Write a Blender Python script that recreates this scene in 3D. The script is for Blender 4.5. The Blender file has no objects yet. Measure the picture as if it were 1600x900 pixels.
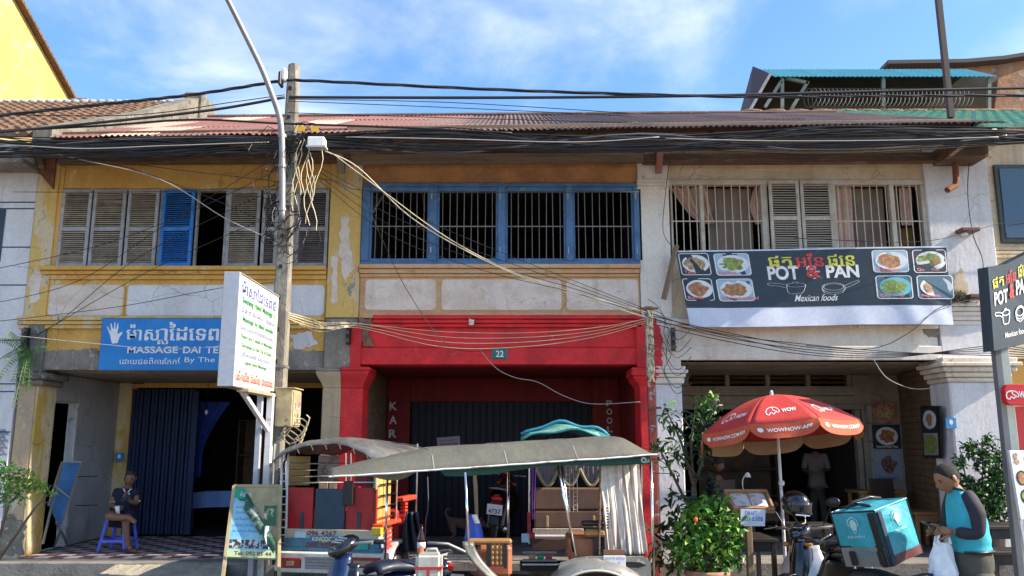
import bpy, bmesh, math, random
from math import sin, cos, pi, radians as RD, atan, tan, sqrt
from mathutils import Vector as V, Matrix as MX
random.seed(7)
sc = bpy.context.scene
COL = sc.collection
# ---------------------------------------------------------------- camera
CZ = 1.85; F = 1300.0; TH = atan(240 / 1300)
cam = bpy.data.objects.new('camera', bpy.data.cameras.new('camera')); COL.objects.link(cam)
cam.location = (0, 0, CZ); cam.rotation_euler = (pi / 2 + TH, 0, 0)
cam.data.sensor_width = 36; cam.data.lens = 36 * F / 1600; cam.data.clip_end = 3000; cam.data.clip_start = .05
sc.camera = cam
# ---------------------------------------------------------------- sky, sun, exposure
SUN_EL, SUN_A = 35, 7.5          # elevation; degrees in front of the facade plane (sun stands at +X)
w = bpy.data.worlds.new('World'); sc.world = w; w.use_nodes = True
nt = w.node_tree; N = nt.nodes; L = nt.links
bg = N['Background']; bg.inputs[1].default_value = .138
sky = N.new('ShaderNodeTexSky'); sky.sky_type = 'NISHITA'; sky.sun_disc = False
sky.sun_elevation = RD(SUN_EL); sky.sun_rotation = RD(90 + SUN_A); sky.dust_density = .6; sky.ozone_density = 3.0
tc = N.new('ShaderNodeTexCoord'); sp = N.new('ShaderNodeSeparateXYZ'); L.new(tc.outputs['Generated'], sp.inputs[0])
mx_ = N.new('ShaderNodeMath'); mx_.operation = 'MAXIMUM'; mx_.inputs[1].default_value = .08; L.new(sp.outputs[2], mx_.inputs[0])
dv = []
for k in (0, 1):
    d = N.new('ShaderNodeMath'); d.operation = 'DIVIDE'; L.new(sp.outputs[k], d.inputs[0]); L.new(mx_.outputs[0], d.inputs[1]); dv.append(d)
cb = N.new('ShaderNodeCombineXYZ'); L.new(dv[0].outputs[0], cb.inputs[0]); L.new(dv[1].outputs[0], cb.inputs[1])
mp = N.new('ShaderNodeMapping'); mp.inputs['Scale'].default_value = (1.0, .8, 1); mp.inputs['Location'].default_value = (8.15, 3.25, 0); mp.inputs['Rotation'].default_value = (0, 0, .5)
L.new(cb.outputs[0], mp.inputs[0])
n1 = N.new('ShaderNodeTexNoise'); n1.inputs['Scale'].default_value = 1.2; n1.inputs['Detail'].default_value = 9; n1.inputs['Roughness'].default_value = .56; n1.inputs['Distortion'].default_value = .5
L.new(mp.outputs[0], n1.inputs[0])
rp = N.new('ShaderNodeMapRange'); rp.inputs[1].default_value = .42; rp.inputs[2].default_value = .84; rp.interpolation_type = 'SMOOTHSTEP'; L.new(n1.outputs[0], rp.inputs[0])
mc = N.new('ShaderNodeMix'); mc.data_type = 'RGBA'; L.new(rp.outputs[0], mc.inputs[0])
hs = N.new('ShaderNodeHueSaturation'); hs.inputs['Saturation'].default_value = 1.14; L.new(sky.outputs[0], hs.inputs['Color'])
L.new(hs.outputs[0], mc.inputs[6]); mc.inputs[7].default_value = (4.0, 4.3, 4.7, 1)
L.new(mc.outputs[2], bg.inputs[0])
sl = bpy.data.lights.new('sun', 'SUN'); sl.energy = 4.6; sl.angle = RD(.55); sl.color = (1, .87, .70)
so = bpy.data.objects.new('sun', sl); COL.objects.link(so)
sdir = V((cos(RD(SUN_A)) * cos(RD(SUN_EL)), -sin(RD(SUN_A)) * cos(RD(SUN_EL)), sin(RD(SUN_EL))))
so.rotation_euler = sdir.to_track_quat('Z', 'Y').to_euler(); so.location = (20, -4, 20)
sc.view_settings.view_transform = 'Standard'; sc.view_settings.look = 'None'
sc.view_settings.exposure = 1.16; sc.view_settings.gamma = 1
sc.cycles.max_bounces = 6; sc.cycles.diffuse_bounces = 4

# ---------------------------------------------------------------- pixel -> place (on an upright plane Y)
def pz(py, Y): return CZ + Y * tan(TH + atan((450 - py) / F))
def P(px, py, Y, dy=0):
    z = pz(py, Y); d = Y * cos(TH) + (z - CZ) * sin(TH)
    return V(((px - 800) / F * d, Y + dy, z))
def PZ(px, py, z):
    Y = (z - CZ) / tan(TH + atan((450 - py) / F)); return P(px, py, Y)
def px_x(px, py, Y): return P(px, py, Y).x

# ---------------------------------------------------------------- materials
MATS = {}
def M(name, col, rough=.7, metal=0, col2=None, s2=2.5, t2=(.42, .62), col3=None, s3=9, t3=(.56, .6), stretch=(1, 1, 1), bump=0, bs=60, coat=0, spec=None, emit=0, trans=0, rnd=0, alpha=1, wave=None, streak=0, crack=0):
    if name in MATS: return MATS[name]
    m = bpy.data.materials.new(name); m.use_nodes = True; MATS[name] = m
    n = m.node_tree.nodes; l = m.node_tree.links; b = n['Principled BSDF']
    c4 = lambda c: (c[0], c[1], c[2], 1)
    b.inputs['Base Color'].default_value = c4(col); b.inputs['Roughness'].default_value = rough; b.inputs['Metallic'].default_value = metal
    if coat: b.inputs['Coat Weight'].default_value = coat; b.inputs['Coat Roughness'].default_value = .06
    if spec is not None: b.inputs['Specular IOR Level'].default_value = spec
    if trans: b.inputs['Transmission Weight'].default_value = trans
    if emit: b.inputs['Emission Color'].default_value = c4(col); b.inputs['Emission Strength'].default_value = emit
    geo = n.new('ShaderNodeNewGeometry'); mpn = n.new('ShaderNodeMapping'); mpn.inputs['Scale'].default_value = stretch
    l.new(geo.outputs['Position'], mpn.inputs[0])
    cur = None
    def noise(s, det=7, ro=.6, vec=None):
        t = n.new('ShaderNodeTexNoise'); t.inputs['Scale'].default_value = s; t.inputs['Detail'].default_value = det; t.inputs['Roughness'].default_value = ro
        l.new(vec or mpn.outputs[0], t.inputs[0]); return t.outputs[0]
    def mixc(fac, a, c):
        x = n.new('ShaderNodeMix'); x.data_type = 'RGBA'; l.new(fac, x.inputs[0])
        if isinstance(a, tuple): x.inputs[6].default_value = c4(a)
        else: l.new(a, x.inputs[6])
        x.inputs[7].default_value = c4(c); return x.outputs[2]
    def rng(o, a, c, lo=0, hi=1):
        r = n.new('ShaderNodeMapRange'); r.inputs[1].default_value = a; r.inputs[2].default_value = c; r.inputs[3].default_value = lo; r.inputs[4].default_value = hi; l.new(o, r.inputs[0]); return r.outputs[0]
    if wave:
        wv = n.new('ShaderNodeTexWave'); wv.inputs['Scale'].default_value = wave; wv.inputs['Distortion'].default_value = 3; wv.inputs['Detail'].default_value = 4
        l.new(mpn.outputs[0], wv.inputs[0]); cur = mixc(wv.outputs[1], tuple(col), tuple(x * .6 for x in col))
    if col2 is not None: cur = mixc(rng(noise(s2), *t2), cur or tuple(col), col2)
    if col3 is not None: cur = mixc(rng(noise(s3, 9, .68), *t3), cur or tuple(col), col3)
    if streak:
        ms_ = n.new('ShaderNodeMapping'); ms_.inputs['Scale'].default_value = (7, 7, .55); l.new(geo.outputs['Position'], ms_.inputs[0])
        a_ = rng(noise(1.0, 8, .62, ms_.outputs[0]), .52, .72, 0, streak); b2_ = rng(noise(1.1, 3, .5, geo.outputs['Position']), .42, .62)
        mu = n.new('ShaderNodeMath'); mu.operation = 'MULTIPLY'; l.new(a_, mu.inputs[0]); l.new(b2_, mu.inputs[1]); cur = mixc(mu.outputs[0], cur or tuple(col), (.14, .095, .06))
    if crack:
        nv = n.new('ShaderNodeTexNoise'); nv.inputs['Scale'].default_value = 2.2; nv.inputs['Detail'].default_value = 6; l.new(geo.outputs['Position'], nv.inputs[0])
        va_ = n.new('ShaderNodeMix'); va_.data_type = 'VECTOR'; va_.inputs[0].default_value = .22; l.new(geo.outputs['Position'], va_.inputs[4]); l.new(nv.outputs[1], va_.inputs[5])
        vo = n.new('ShaderNodeTexVoronoi'); vo.feature = 'DISTANCE_TO_EDGE'; vo.inputs['Scale'].default_value = 1.5; l.new(va_.outputs[1], vo.inputs[0])
        a_ = rng(vo.outputs[0], .002, .0075, crack, 0); b2_ = rng(noise(.9, 2, .5, geo.outputs['Position']), .50, .58)
        mu = n.new('ShaderNodeMath'); mu.operation = 'MULTIPLY'; l.new(a_, mu.inputs[0]); l.new(b2_, mu.inputs[1]); cur = mixc(mu.outputs[0], cur or tuple(col), (.06, .045, .035))
    if rnd:
        oi = n.new('ShaderNodeObjectInfo'); hv = n.new('ShaderNodeHueSaturation')
        l.new(rng(oi.outputs['Random'], 0, 1, 1 - rnd, 1 + rnd), hv.inputs['Value'])
        if cur: l.new(cur, hv.inputs['Color'])
        else: hv.inputs['Color'].default_value = c4(col)
        cur = hv.outputs[0]
    # fine grain on every surface
    g = n.new('ShaderNodeHueSaturation'); l.new(rng(noise(23, 5, .7, geo.outputs['Position']), .25, .75, .86, 1.12), g.inputs['Value'])
    if cur: l.new(cur, g.inputs['Color'])
    else: g.inputs['Color'].default_value = c4(col)
    l.new(g.outputs[0], b.inputs['Base Color'])
    if rough < .6: l.new(rng(noise(11, 5, .7, geo.outputs['Position']), .3, .7, max(.03, rough * .7), min(1, rough * 1.35)), b.inputs['Roughness'])
    if bump:
        bn = n.new('ShaderNodeBump'); bn.inputs['Strength'].default_value = bump; bn.inputs['Distance'].default_value = .02
        l.new(noise(bs, 8, .65), bn.inputs['Height']); l.new(bn.outputs[0], b.inputs['Normal'])
    return m
yel = M('yellow_plaster', (.74, .43, .11), .85, col2=(.66, .35, .08), s2=2.2, col3=(.68, .56, .38), s3=3.6, t3=(.61, .63), stretch=(1, 1, .6), bump=.35, bs=22, streak=0.33, crack=0.42)
yelpale = M('worn_yellow_plaster', (.70, .45, .14), .88, col2=(.68, .53, .32), s2=3.0, t2=(.53, .57), col3=(.30, .27, .22), s3=6, t3=(.62, .635), stretch=(1, 1, .45), bump=.5, bs=18, streak=0.42, crack=0.42)
pierlit = M('lit_cream_yellow_plaster', (.70, .56, .33), .88, col2=(.62, .40, .09), s2=2.4, t2=(.47, .56), col3=(.36, .27, .19), s3=5, t3=(.6, .65), stretch=(1, 1, .5), bump=.4, bs=18, streak=0.7, crack=0.5)
tanpl = M('tan_plaster', (.50, .36, .22), .9, col2=(.40, .30, .21), s2=2.6, col3=(.6, .5, .38), s3=4, t3=(.56, .6), stretch=(1, 1, .6), bump=.45, bs=20, streak=0.6, crack=0.6)
greypl = M('grey_render', (.30, .26, .22), .92, col2=(.20, .18, .16), s2=4, col3=(.42, .36, .28), s3=8, bump=.6, bs=22, streak=0.6, crack=0.4)
mould = M('mouldy_stone', (.20, .19, .16), .95, col2=(.10, .10, .085), s2=6, col3=(.33, .30, .24), s3=12, bump=.8, bs=26)
cream = M('cream_panel', (.76, .64, .55), .85, col2=(.68, .54, .44), s2=2.6, t2=(.46, .58), col3=(.40, .29, .21), s3=4.6, t3=(.6, .7), stretch=(1, 1, 1.3), bump=.25, bs=25, streak=0.33, crack=0.35)
orange = M('orange_plaster', (.64, .36, .18), .88, col2=(.64, .45, .27), s2=3, col3=(.34, .19, .10), s3=6, t3=(.6, .68), stretch=(.6, 1, 1.6), bump=.35, bs=22, streak=0.36, crack=0.35)
band = M('rust_orange_band', (.56, .26, .09), .88, col2=(.36, .17, .07), s2=2.5, col3=(.55, .35, .18), s3=5, t3=(.6, .68), bump=.3, streak=0.36, crack=0.00)
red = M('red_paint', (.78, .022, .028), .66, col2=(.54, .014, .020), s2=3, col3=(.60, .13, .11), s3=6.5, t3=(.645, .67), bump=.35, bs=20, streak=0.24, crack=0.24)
dred = M('shaded_red_paint', (.20, .007, .008), .75, col2=(.15, .006, .007), s2=3, bump=.15, streak=0.5, crack=0)  # red paint darkened so the arcade's shade sits in the colour
white = M('white_plaster', (.80, .73, .64), .85, col2=(.70, .60, .49), s2=2.2, t2=(.48, .66), col3=(.45, .35, .25), s3=3.8, t3=(.645, .665), stretch=(1, 1, .45), bump=.3, bs=20, streak=0.45, crack=0.42)
whiteb = M('white_wash', (.74, .72, .72), .85, col2=(.64, .61, .60), s2=2, col3=(.40, .40, .42), s3=7, t3=(.66, .72), stretch=(1, 1, .4), bump=.25, bs=20, streak=0.30, crack=0.35)
creamwall = M('pale_cream_plaster', (.74, .61, .43), .88, col2=(.66, .51, .33), s2=2.5, col3=(.42, .32, .22), s3=5, t3=(.63, .7), bump=.3, streak=0.39, crack=0.49)
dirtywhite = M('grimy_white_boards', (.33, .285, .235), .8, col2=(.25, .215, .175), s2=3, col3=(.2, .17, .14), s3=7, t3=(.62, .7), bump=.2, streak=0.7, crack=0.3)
oldwood = M('old_brown_timber', (.17, .105, .065), .85, col2=(.10, .062, .04), s2=4, col3=(.26, .19, .13), s3=9, t3=(.56, .62), stretch=(.3, 1, 4), bump=.5, bs=30)
greywood = M('weathered_grey_paint', (.42, .41, .42), .8, col2=(.31, .29, .28), s2=6, col3=(.33, .29, .24), s3=14, t3=(.57, .63), bump=.35, bs=50, rnd=.12)
slatm = M('weathered_slat', (.50, .40, .30), .85, col2=(.38, .29, .21), s2=8, bump=.4, bs=50, rnd=.15)
darkslat = M('brown_slat', (.24, .19, .17), .85, col2=(.17, .13, .12), s2=8, bump=.4, bs=50, rnd=.15)
blueshut = M('bright_blue_paint', (.03, .20, .56), .6, col2=(.02, .14, .42), s2=5, col3=(.12, .16, .2), s3=11, t3=(.62, .66), bump=.3, bs=40, rnd=.1)
blueframe = M('faded_blue_paint', (.085, .19, .36), .65, col2=(.06, .13, .26), s2=4, col3=(.22, .26, .3), s3=10, t3=(.6, .66), bump=.3, bs=40, rnd=.08)
creamshut = M('cream_shutter_paint', (.58, .52, .44), .75, col2=(.46, .39, .31), s2=5, col3=(.3, .24, .18), s3=12, t3=(.62, .67), bump=.3, bs=40, rnd=.08)
ironw = M('pale_iron_bar', (.22, .20, .19), .6, .2, col2=(.30, .2, .13), s2=12, t2=(.55, .6), rnd=.15)
rust = M('rusty_iron', (.20, .085, .045), .8, .3, col2=(.30, .12, .06), s2=8, bump=.4)
galv = M('galvanised_steel', (.30, .30, .30), .55, .6, col2=(.28, .27, .26), s2=7, bump=.1)
chrome = M('chrome', (.8, .8, .82), .16, 1)
steelw = M('white_painted_steel', (.66, .66, .68), .5, .1, col2=(.42, .38, .33), s2=9, t2=(.56, .64), bump=.1)
black = M('black_plastic', (.012, .012, .014), .4, spec=.5)
rubber = M('tyre_rubber', (.02, .02, .02), .9, bump=.3)
blackpaint = M('black_gloss', (.006, .007, .012), .18, coat=.7)
navy = M('navy_gloss', (.008, .02, .07), .2, coat=.8)
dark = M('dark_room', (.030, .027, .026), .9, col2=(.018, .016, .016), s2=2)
darkblue = M('dark_blue_shutter', (.006, .022, .085), .6, .1, col2=(.004, .014, .055), s2=3, stretch=(5, 1, .4), bump=.15)
concrete = M('pole_concrete', (.26, .24, .20), .9, col2=(.17, .16, .135), s2=4, col3=(.36, .32, .25), s3=14, stretch=(1, 1, .5), bump=.5, bs=45, streak=0.6, crack=0.5)
conc2 = M('pavement_concrete', (.24, .225, .205), .93, col2=(.15, .14, .13), s2=2.2, col3=(.08, .075, .07), s3=8, t3=(.6, .7), bump=.6, bs=30, streak=0.4, crack=0.6)
asphalt = M('dusty_bounce_road', (.20, .165, .125), .95, col2=(.13, .11, .09), s2=1.5, col3=(.26, .22, .17), s3=30, t3=(.55, .65), bump=.6, bs=120)  # unseen road's dust lightened to bounce warm light up under the eaves
earth = M('bare_earth', (.16, .12, .09), .95, col2=(.1, .085, .06), s2=.6)
tilelight = M('pale_floor_tile', (.50, .44, .42), .5, col2=(.36, .31, .3), s2=3, rnd=.12)
tiledark = M('maroon_floor_tile', (.13, .055, .06), .5, col2=(.09, .04, .05), s2=3, rnd=.15)
curt = M('white_curtain_cloth', (.66, .60, .54), .9, col2=(.52, .43, .36), s2=3, bump=.2, bs=30)
pinkcloth = M('dusty_pink_curtain', (.66, .48, .40), .9, col2=(.55, .38, .31), s2=3)
browncloth = M('brown_blind', (.25, .19, .155), .9, col2=(.19, .14, .115), s2=3)
bluecloth = M('blue_curtain_cloth', (.02, .06, .36), .9, col2=(.015, .04, .24), s2=4)
bluesheet = M('pale_blue_bedsheet', (.18, .30, .62), .9)
tarpgrey = M('grey_tarpaulin', (.32, .32, .30), .6, col2=(.23, .23, .22), s2=3, col3=(.13, .13, .12), s3=7, t3=(.6, .7), bump=.35, bs=14)
tarpdark = M('dark_tarpaulin', (.12, .12, .122), .5, col2=(.07, .073, .078), s2=3, col3=(.24, .235, .22), s3=6, t3=(.6, .66), bump=.8, bs=7)
greencl = M('dark_green_cloth', (.025, .09, .07), .9)
teal = M('teal_tarpaulin', (.04, .24, .25), .6, col2=(.03, .15, .15), s2=5, bump=.5, bs=9)
signblue = M('sign_blue', (.006, .19, .58), .5, col2=(.01, .23, .60), s2=2, streak=.22)
letterw = M('white_lettering', (.80, .80, .80), .6)
lettergrey = M('pale_grey_lettering', (.50, .50, .52), .6)
letterg = M('green_lettering', (.015, .24, .10), .6)
letterb = M('navy_lettering', (.05, .10, .42), .6)
letterr = M('red_lettering', (.62, .04, .03), .6)
lettery = M('yellow_lettering', (.75, .70, .08), .6)
letterk = M('dark_lettering', (.03, .03, .04), .6)
paperw = M('white_print_sheet', (.78, .78, .78), .6)
platew = M('plate_white', (.72, .76, .78), .6)
vinylblack = M('black_vinyl', (.012, .022, .035), .32, bump=.06, bs=5)
vinylwhite = M('white_vinyl', (.62, .66, .78), .4, bump=.06, bs=5)
foodA = M('food_print_green', (.28, .36, .08), .6, col2=(.10, .22, .04), s2=16, col3=(.55, .45, .2), s3=22)
foodB = M('food_print_red', (.38, .10, .05), .6, col2=(.5, .32, .14), s2=18, col3=(.16, .28, .05), s3=20)
foodC = M('food_print_tan', (.50, .36, .18), .6, col2=(.3, .14, .07), s2=20, col3=(.6, .55, .4), s3=24)
plasticblue = M('violet_blue_plastic', (.11, .15, .75), .4)
skin = M('tan_skin', (.30, .155, .085), .55, col2=(.26, .13, .07), s2=6)
skind = M('brown_skin', (.20, .10, .06), .55)
hairm = M('short_black_hair', (.03, .024, .022), .8, bump=.5, bs=160)
tealshirt = M('teal_jersey', (.04, .42, .52), .75, col2=(.035, .36, .46), s2=5, bump=.35, bs=7)
charcoal = M('charcoal_jersey', (.022, .020, .032), .8, col2=(.03, .028, .042), s2=5, bump=.35, bs=7)
olive = M('olive_grey_trousers', (.085, .08, .065), .9, col2=(.06, .057, .048), s2=5, bump=.5, bs=8)
navycl = M('navy_polo_cloth', (.010, .014, .035), .9)
bagteal = M('teal_delivery_vinyl', (.03, .38, .47), .38, col2=(.03, .31, .40), s2=4, col3=(.10, .30, .34), s3=9, t3=(.58, .68), bump=.7, bs=9)
baggrey = M('grey_delivery_vinyl', (.22, .22, .22), .6, bump=.2)
plastw = M('white_plastic_film', (.74, .77, .80), .45, bump=.12, bs=8)
fleaf = M('bush_leaf', (.09, .25, .032), .45, col2=(.06, .18, .024), s2=9, rnd=.35)
tleaf = M('dark_tree_leaf', (.035, .085, .025), .5, col2=(.02, .055, .015), s2=9, rnd=.4)
yleaf = M('yellow_green_leaf', (.21, .36, .045), .5, col2=(.14, .28, .03), s2=9, rnd=.3)
bark = M('grey_bark', (.14, .11, .085), .9, bump=.6, bs=50)
fernm = M('fern_green', (.10, .20, .045), .6, rnd=.3)
umbred = M('umbrella_red_cloth', (.50, .035, .03), .8, col2=(.45, .03, .026), s2=4, bump=.15, bs=12)
umbor = M('umbrella_orange_valance', (.56, .10, .04), .8, col2=(.50, .08, .035), s2=5, bump=.2, bs=12)
umbin = M('umbrella_tan_lining', (.42, .28, .17), .85)
brick = M('brown_stacked_boards', (.20, .125, .065), .85, col2=(.14, .085, .045), s2=5, bump=.3)

# ---------------------------------------------------------------- mesh helpers
MW = {}
class MB:
    def __init__(s): s.v = []; s.f = []; s.uvs = None
    def add(s, vs, fs):
        o = len(s.v); s.v += [V(a) for a in vs]; s.f += [tuple(i + o for i in f) for f in fs]; return s
    def box(s, a, b):
        x0, y0, z0 = a; x1, y1, z1 = b
        x0, x1 = min(x0, x1), max(x0, x1); y0, y1 = min(y0, y1), max(y0, y1); z0, z1 = min(z0, z1), max(z0, z1)
        return s.add([(x0, y0, z0), (x1, y0, z0), (x1, y1, z0), (x0, y1, z0), (x0, y0, z1), (x1, y0, z1), (x1, y1, z1), (x0, y1, z1)],
                     [(0, 3, 2, 1), (4, 5, 6, 7), (0, 1, 5, 4), (1, 2, 6, 5), (2, 3, 7, 6), (3, 0, 4, 7)])
    def obox(s, c, size, rot=None):
        m = MB().box([-k / 2 for k in size], [k / 2 for k in size]); r = rot or MX.Identity(3)
        return s.add([r @ p + V(c) for p in m.v], m.f)
    def bar(s, p, q, wx, wy=None, up=(0, 0, 1)):
        p, q = V(p), V(q); d = q - p; wy = wy or wx
        if d.length < 1e-6: return s
        z = d.normalized(); x = z.cross(V(up))
        if x.length < 1e-3: x = z.cross(V((0, 1, 0)))
        x.normalize(); y = z.cross(x)
        a = [p + x * (i * wx / 2) + y * (j * wy / 2) for i, j in ((-1, -1), (1, -1), (1, 1), (-1, 1))]
        b_ = [k + d for k in a]
        return s.add(a + b_, [(0, 1, 2, 3), (7, 6, 5, 4), (0, 4, 5, 1), (1, 5, 6, 2), (2, 6, 7, 3), (3, 7, 4, 0)])
    def tube(s, pts, r, n=8, cap=True):
        pts = [V(p) for p in pts]; R = r if isinstance(r, (list, tuple)) else [r] * len(pts)
        rings = []; prev = None
        for i, p in enumerate(pts):
            t = (pts[min(i + 1, len(pts) - 1)] - pts[max(i - 1, 0)])
            t = t.normalized() if t.length > 1e-9 else V((0, 0, 1))
            if prev is None:
                u = t.cross(V((0, 0, 1)));
                if u.length < .05: u = t.cross(V((0, 1, 0)))
            else: u = prev - t * prev.dot(t)
            u.normalize(); prev = u; v = t.cross(u)
            rings.append([p + (u * cos(2 * pi * k / n) + v * sin(2 * pi * k / n)) * R[i] for k in range(n)])
        vs = [q for ring in rings for q in ring]; fs = []
        for i in range(len(pts) - 1):
            for k in range(n):
                a = i * n + k; b_ = i * n + (k + 1) % n; fs.append((a, b_, b_ + n, a + n))
        if cap: fs.append(tuple(range(n - 1, -1, -1))); fs.append(tuple(range(len(vs) - n, len(vs))))
        return s.add(vs, fs)
    def lathe(s, prof, c=(0, 0, 0), n=20, ax='z', arc=2 * pi, sx=1, sy=1):
        vs = []; full = arc > 6.28
        m = n if full else n + 1
        for r, h in prof:
            for k in range(m):
                a = arc * k / n; x, y = r * cos(a) * sx, r * sin(a) * sy
                p = (x, y, h) if ax == 'z' else ((x, h, y) if ax == 'y' else (h, x, y))
                vs.append(V(c) + V(p))
        fs = []
        for i in range(len(prof) - 1):
            for k in range(n):
                k2 = (k + 1) % m; fs.append((i * m + k, i * m + k2, (i + 1) * m + k2, (i + 1) * m + k))
        return s.add(vs, fs)
    def ball(s, c, r, n=14, rot=None):
        r = r if isinstance(r, (tuple, list)) else (r, r, r); h = n // 2 + 1; vs = []; R3 = rot or MX.Identity(3)
        for i in range(h + 1):
            t = pi * i / h
            for k in range(n):
                a = 2 * pi * k / n; vs.append(V(c) + R3 @ V((r[0] * sin(t) * cos(a), r[1] * sin(t) * sin(a), r[2] * cos(t))))
        fs = [(i * n + k, (i + 1) * n + k, (i + 1) * n + (k + 1) % n, i * n + (k + 1) % n) for i in range(h) for k in range(n)]
        return s.add(vs, fs)
    def prism(s, poly, fn, d):
        n = len(poly); vs = [fn(a, b_, 0) for a, b_ in poly] + [fn(a, b_, d) for a, b_ in poly]
        fs = [tuple(range(n)), tuple(range(2 * n - 1, n - 1, -1))] + [(k, (k + 1) % n, (k + 1) % n + n, k + n)[::-1] for k in range(n)]
        return s.add(vs, fs)
    def grid(s, fn, nu, nv, th=0):
        vs = [fn(i / nu, j / nv) for j in range(nv + 1) for i in range(nu + 1)]
        q = lambda i, j: j * (nu + 1) + i
        fs = [(q(i, j), q(i + 1, j), q(i + 1, j + 1), q(i, j + 1)) for j in range(nv) for i in range(nu)]
        return s.add(vs, fs)
    def build(s, name, mat, parent=None, world=True, smooth=False, bevel=0, solid=0, sub=0, seg=1, weld=False):
        me = bpy.data.meshes.new(name); vs = s.v
        if parent is not None and world and parent in MW:
            inv = MW[parent].inverted(); vs = [inv @ p for p in vs]
        off = V((0, 0, 0))
        if parent is None and world and vs:   # own origin at the base of the thing
            xs = [p.x for p in vs]; ys = [p.y for p in vs]; zs = [p.z for p in vs]
            off = V(((min(xs) + max(xs)) / 2, (min(ys) + max(ys)) / 2, min(zs))); vs = [p - off for p in vs]
        me.from_pydata([tuple(p) for p in vs], [], s.f)
        bm = bmesh.new(); bm.from_mesh(me)
        if weld: bmesh.ops.remove_doubles(bm, verts=bm.verts, dist=1e-5)
        if bevel: bmesh.ops.bevel(bm, geom=list(bm.edges), offset=bevel, segments=seg, affect='EDGES', clamp_overlap=True)
        bmesh.ops.recalc_face_normals(bm, faces=bm.faces) if not solid and smooth != 'raw' else None
        bm.to_mesh(me); bm.free()
        if smooth: me.polygons.foreach_set('use_smooth', [True] * len(me.polygons))
        for m_ in (mat if isinstance(mat, (list, tuple)) else [mat]): me.materials.append(m_)
        o = bpy.data.objects.new(name, me); COL.objects.link(o)
        if parent is not None: o.parent = parent; MW[o] = MW.get(parent, MX.Identity(4))
        else: o.location = off; MW[o] = MX.Translation(off)
        if solid: md = o.modifiers.new('solid', 'SOLIDIFY'); md.thickness = solid; md.offset = 0
        if sub: md = o.modifiers.new('sub', 'SUBSURF'); md.levels = sub; md.render_levels = sub
        return o
def tag(o, label, cat, group=None):
    o['label'] = label; o['category'] = cat
    if group: o['group'] = group
    return o
def struct(o): o['kind'] = 'structure'; return o
def stuff(o): o['kind'] = 'stuff'; return o
def thing(name, label, cat, loc=(0, 0, 0), rz=0, group=None, rot=None):
    o = bpy.data.objects.new(name, None); COL.objects.link(o); o.empty_display_size = .2
    o.location = loc; o.rotation_euler = rot or (0, 0, rz)
    MW[o] = MX.Translation(V(loc)) @ o.rotation_euler.to_matrix().to_4x4(); return tag(o, label, cat, group)
def dup(o, parent=None, loc=None, mat=None):
    c = o.copy(); COL.objects.link(c)
    if parent is not None: c.parent = parent
    if loc is not None: c.location = loc
    MW[c] = MW.get(parent, MX.Identity(4)) if parent is not None else MX.Translation(c.location)
    return c
def W(parent, name, mat, px0, py0, px1, py1, Y, d=.1, bevel=.006, **k):
    pm = (py0 + py1) / 2
    return MB().box((px_x(px0, pm, Y), Y, pz(py1, Y)), (px_x(px1, pm, Y), Y + d, pz(py0, Y))).build(name, mat, parent, bevel=bevel, **k)
def B(parent, name, mat, x0, x1, y0, y1, z0, z1, bevel=.006, **k):
    return MB().box((x0, y0, z0), (x1, y1, z1)).build(name, mat, parent, bevel=bevel, **k)
def jag(pts, amp, step, seed=0):
    r = random.Random(seed); out = []
    for i, p in enumerate(pts):
        q = pts[(i + 1) % len(pts)]; n = max(1, int(math.hypot(q[0] - p[0], q[1] - p[1]) / step))
        for k in range(n): out.append((p[0] + (q[0] - p[0]) * k / n + r.uniform(-amp, amp), p[1] + (q[1] - p[1]) * k / n + r.uniform(-amp, amp)))
    return out
def patch(parent, name, mat, pts, Y, amp=1.6, step=5, th=.006, seed=1):
    pp = jag(pts, amp, step, seed)
    return MB().prism(pp, lambda a, b_, c: P(a, b_, Y, -.001 - c), th).build(name, mat, parent)

# ---- flat print: a frame is f(a, b, c) -> point (a to the right, b up, c out of the surface)
DG = None
def text_polys(s, bold=0):
    c = bpy.data.curves.new('t', 'FONT'); c.body = s; c.size = 1
    if bold > 0: c.offset = bold
    o = bpy.data.objects.new('t', c); COL.objects.link(o)
    bpy.context.view_layer.update()
    me = bpy.data.meshes.new_from_object(o.evaluated_get(bpy.context.evaluated_depsgraph_get()))
    vs = [(v.co.x, v.co.y) for v in me.vertices]; fs = [tuple(p.vertices) for p in me.polygons]
    bpy.data.objects.remove(o); bpy.data.curves.remove(c); bpy.data.meshes.remove(me)
    return vs, fs
TC = {}
def T(mb, f, s, a0, b0, a1, b1, c=.004, bold=.012, shear=0, fit=True, heavy=0):
    key = (s, bold)
    if key not in TC: TC[key] = text_polys(s, bold)
    vs, fs = TC[key]
    if not vs: return mb
    x0 = min(v[0] for v in vs); x1 = max(v[0] for v in vs); y0 = min(v[1] for v in vs); y1 = max(v[1] for v in vs)
    sx = (a1 - a0) / (x1 - x0); sy = (b1 - b0) / (y1 - y0)
    for k in range(heavy + 1):
        e = k * heavy and k * abs(a1 - a0) / len(s) * .035
        mb.add([f(a0 + (x - x0) * sx + (y - y0) * sy * shear + e, b0 + (y - y0) * sy, c + k * .0004) for x, y in vs], fs)
    return mb
def RECT(mb, f, a0, b0, a1, b1, c=.002, n=1, m=1):
    return mb.grid(lambda u, v: f(a0 + (a1 - a0) * u, b0 + (b1 - b0) * v, c), n, m)
def ELL(mb, f, a, b_, ra, rb, c=.003, n=24, jit=0, seed=1):
    r = random.Random(seed); vs = [f(a, b_, c)]
    for k in range(n):
        j = 1 + r.uniform(-jit, jit); vs.append(f(a + ra * cos(2 * pi * k / n) * j, b_ + rb * sin(2 * pi * k / n) * j, c))
    return mb.add(vs, [(0, k + 1, (k + 1) % n + 1) for k in range(n)])
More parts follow.
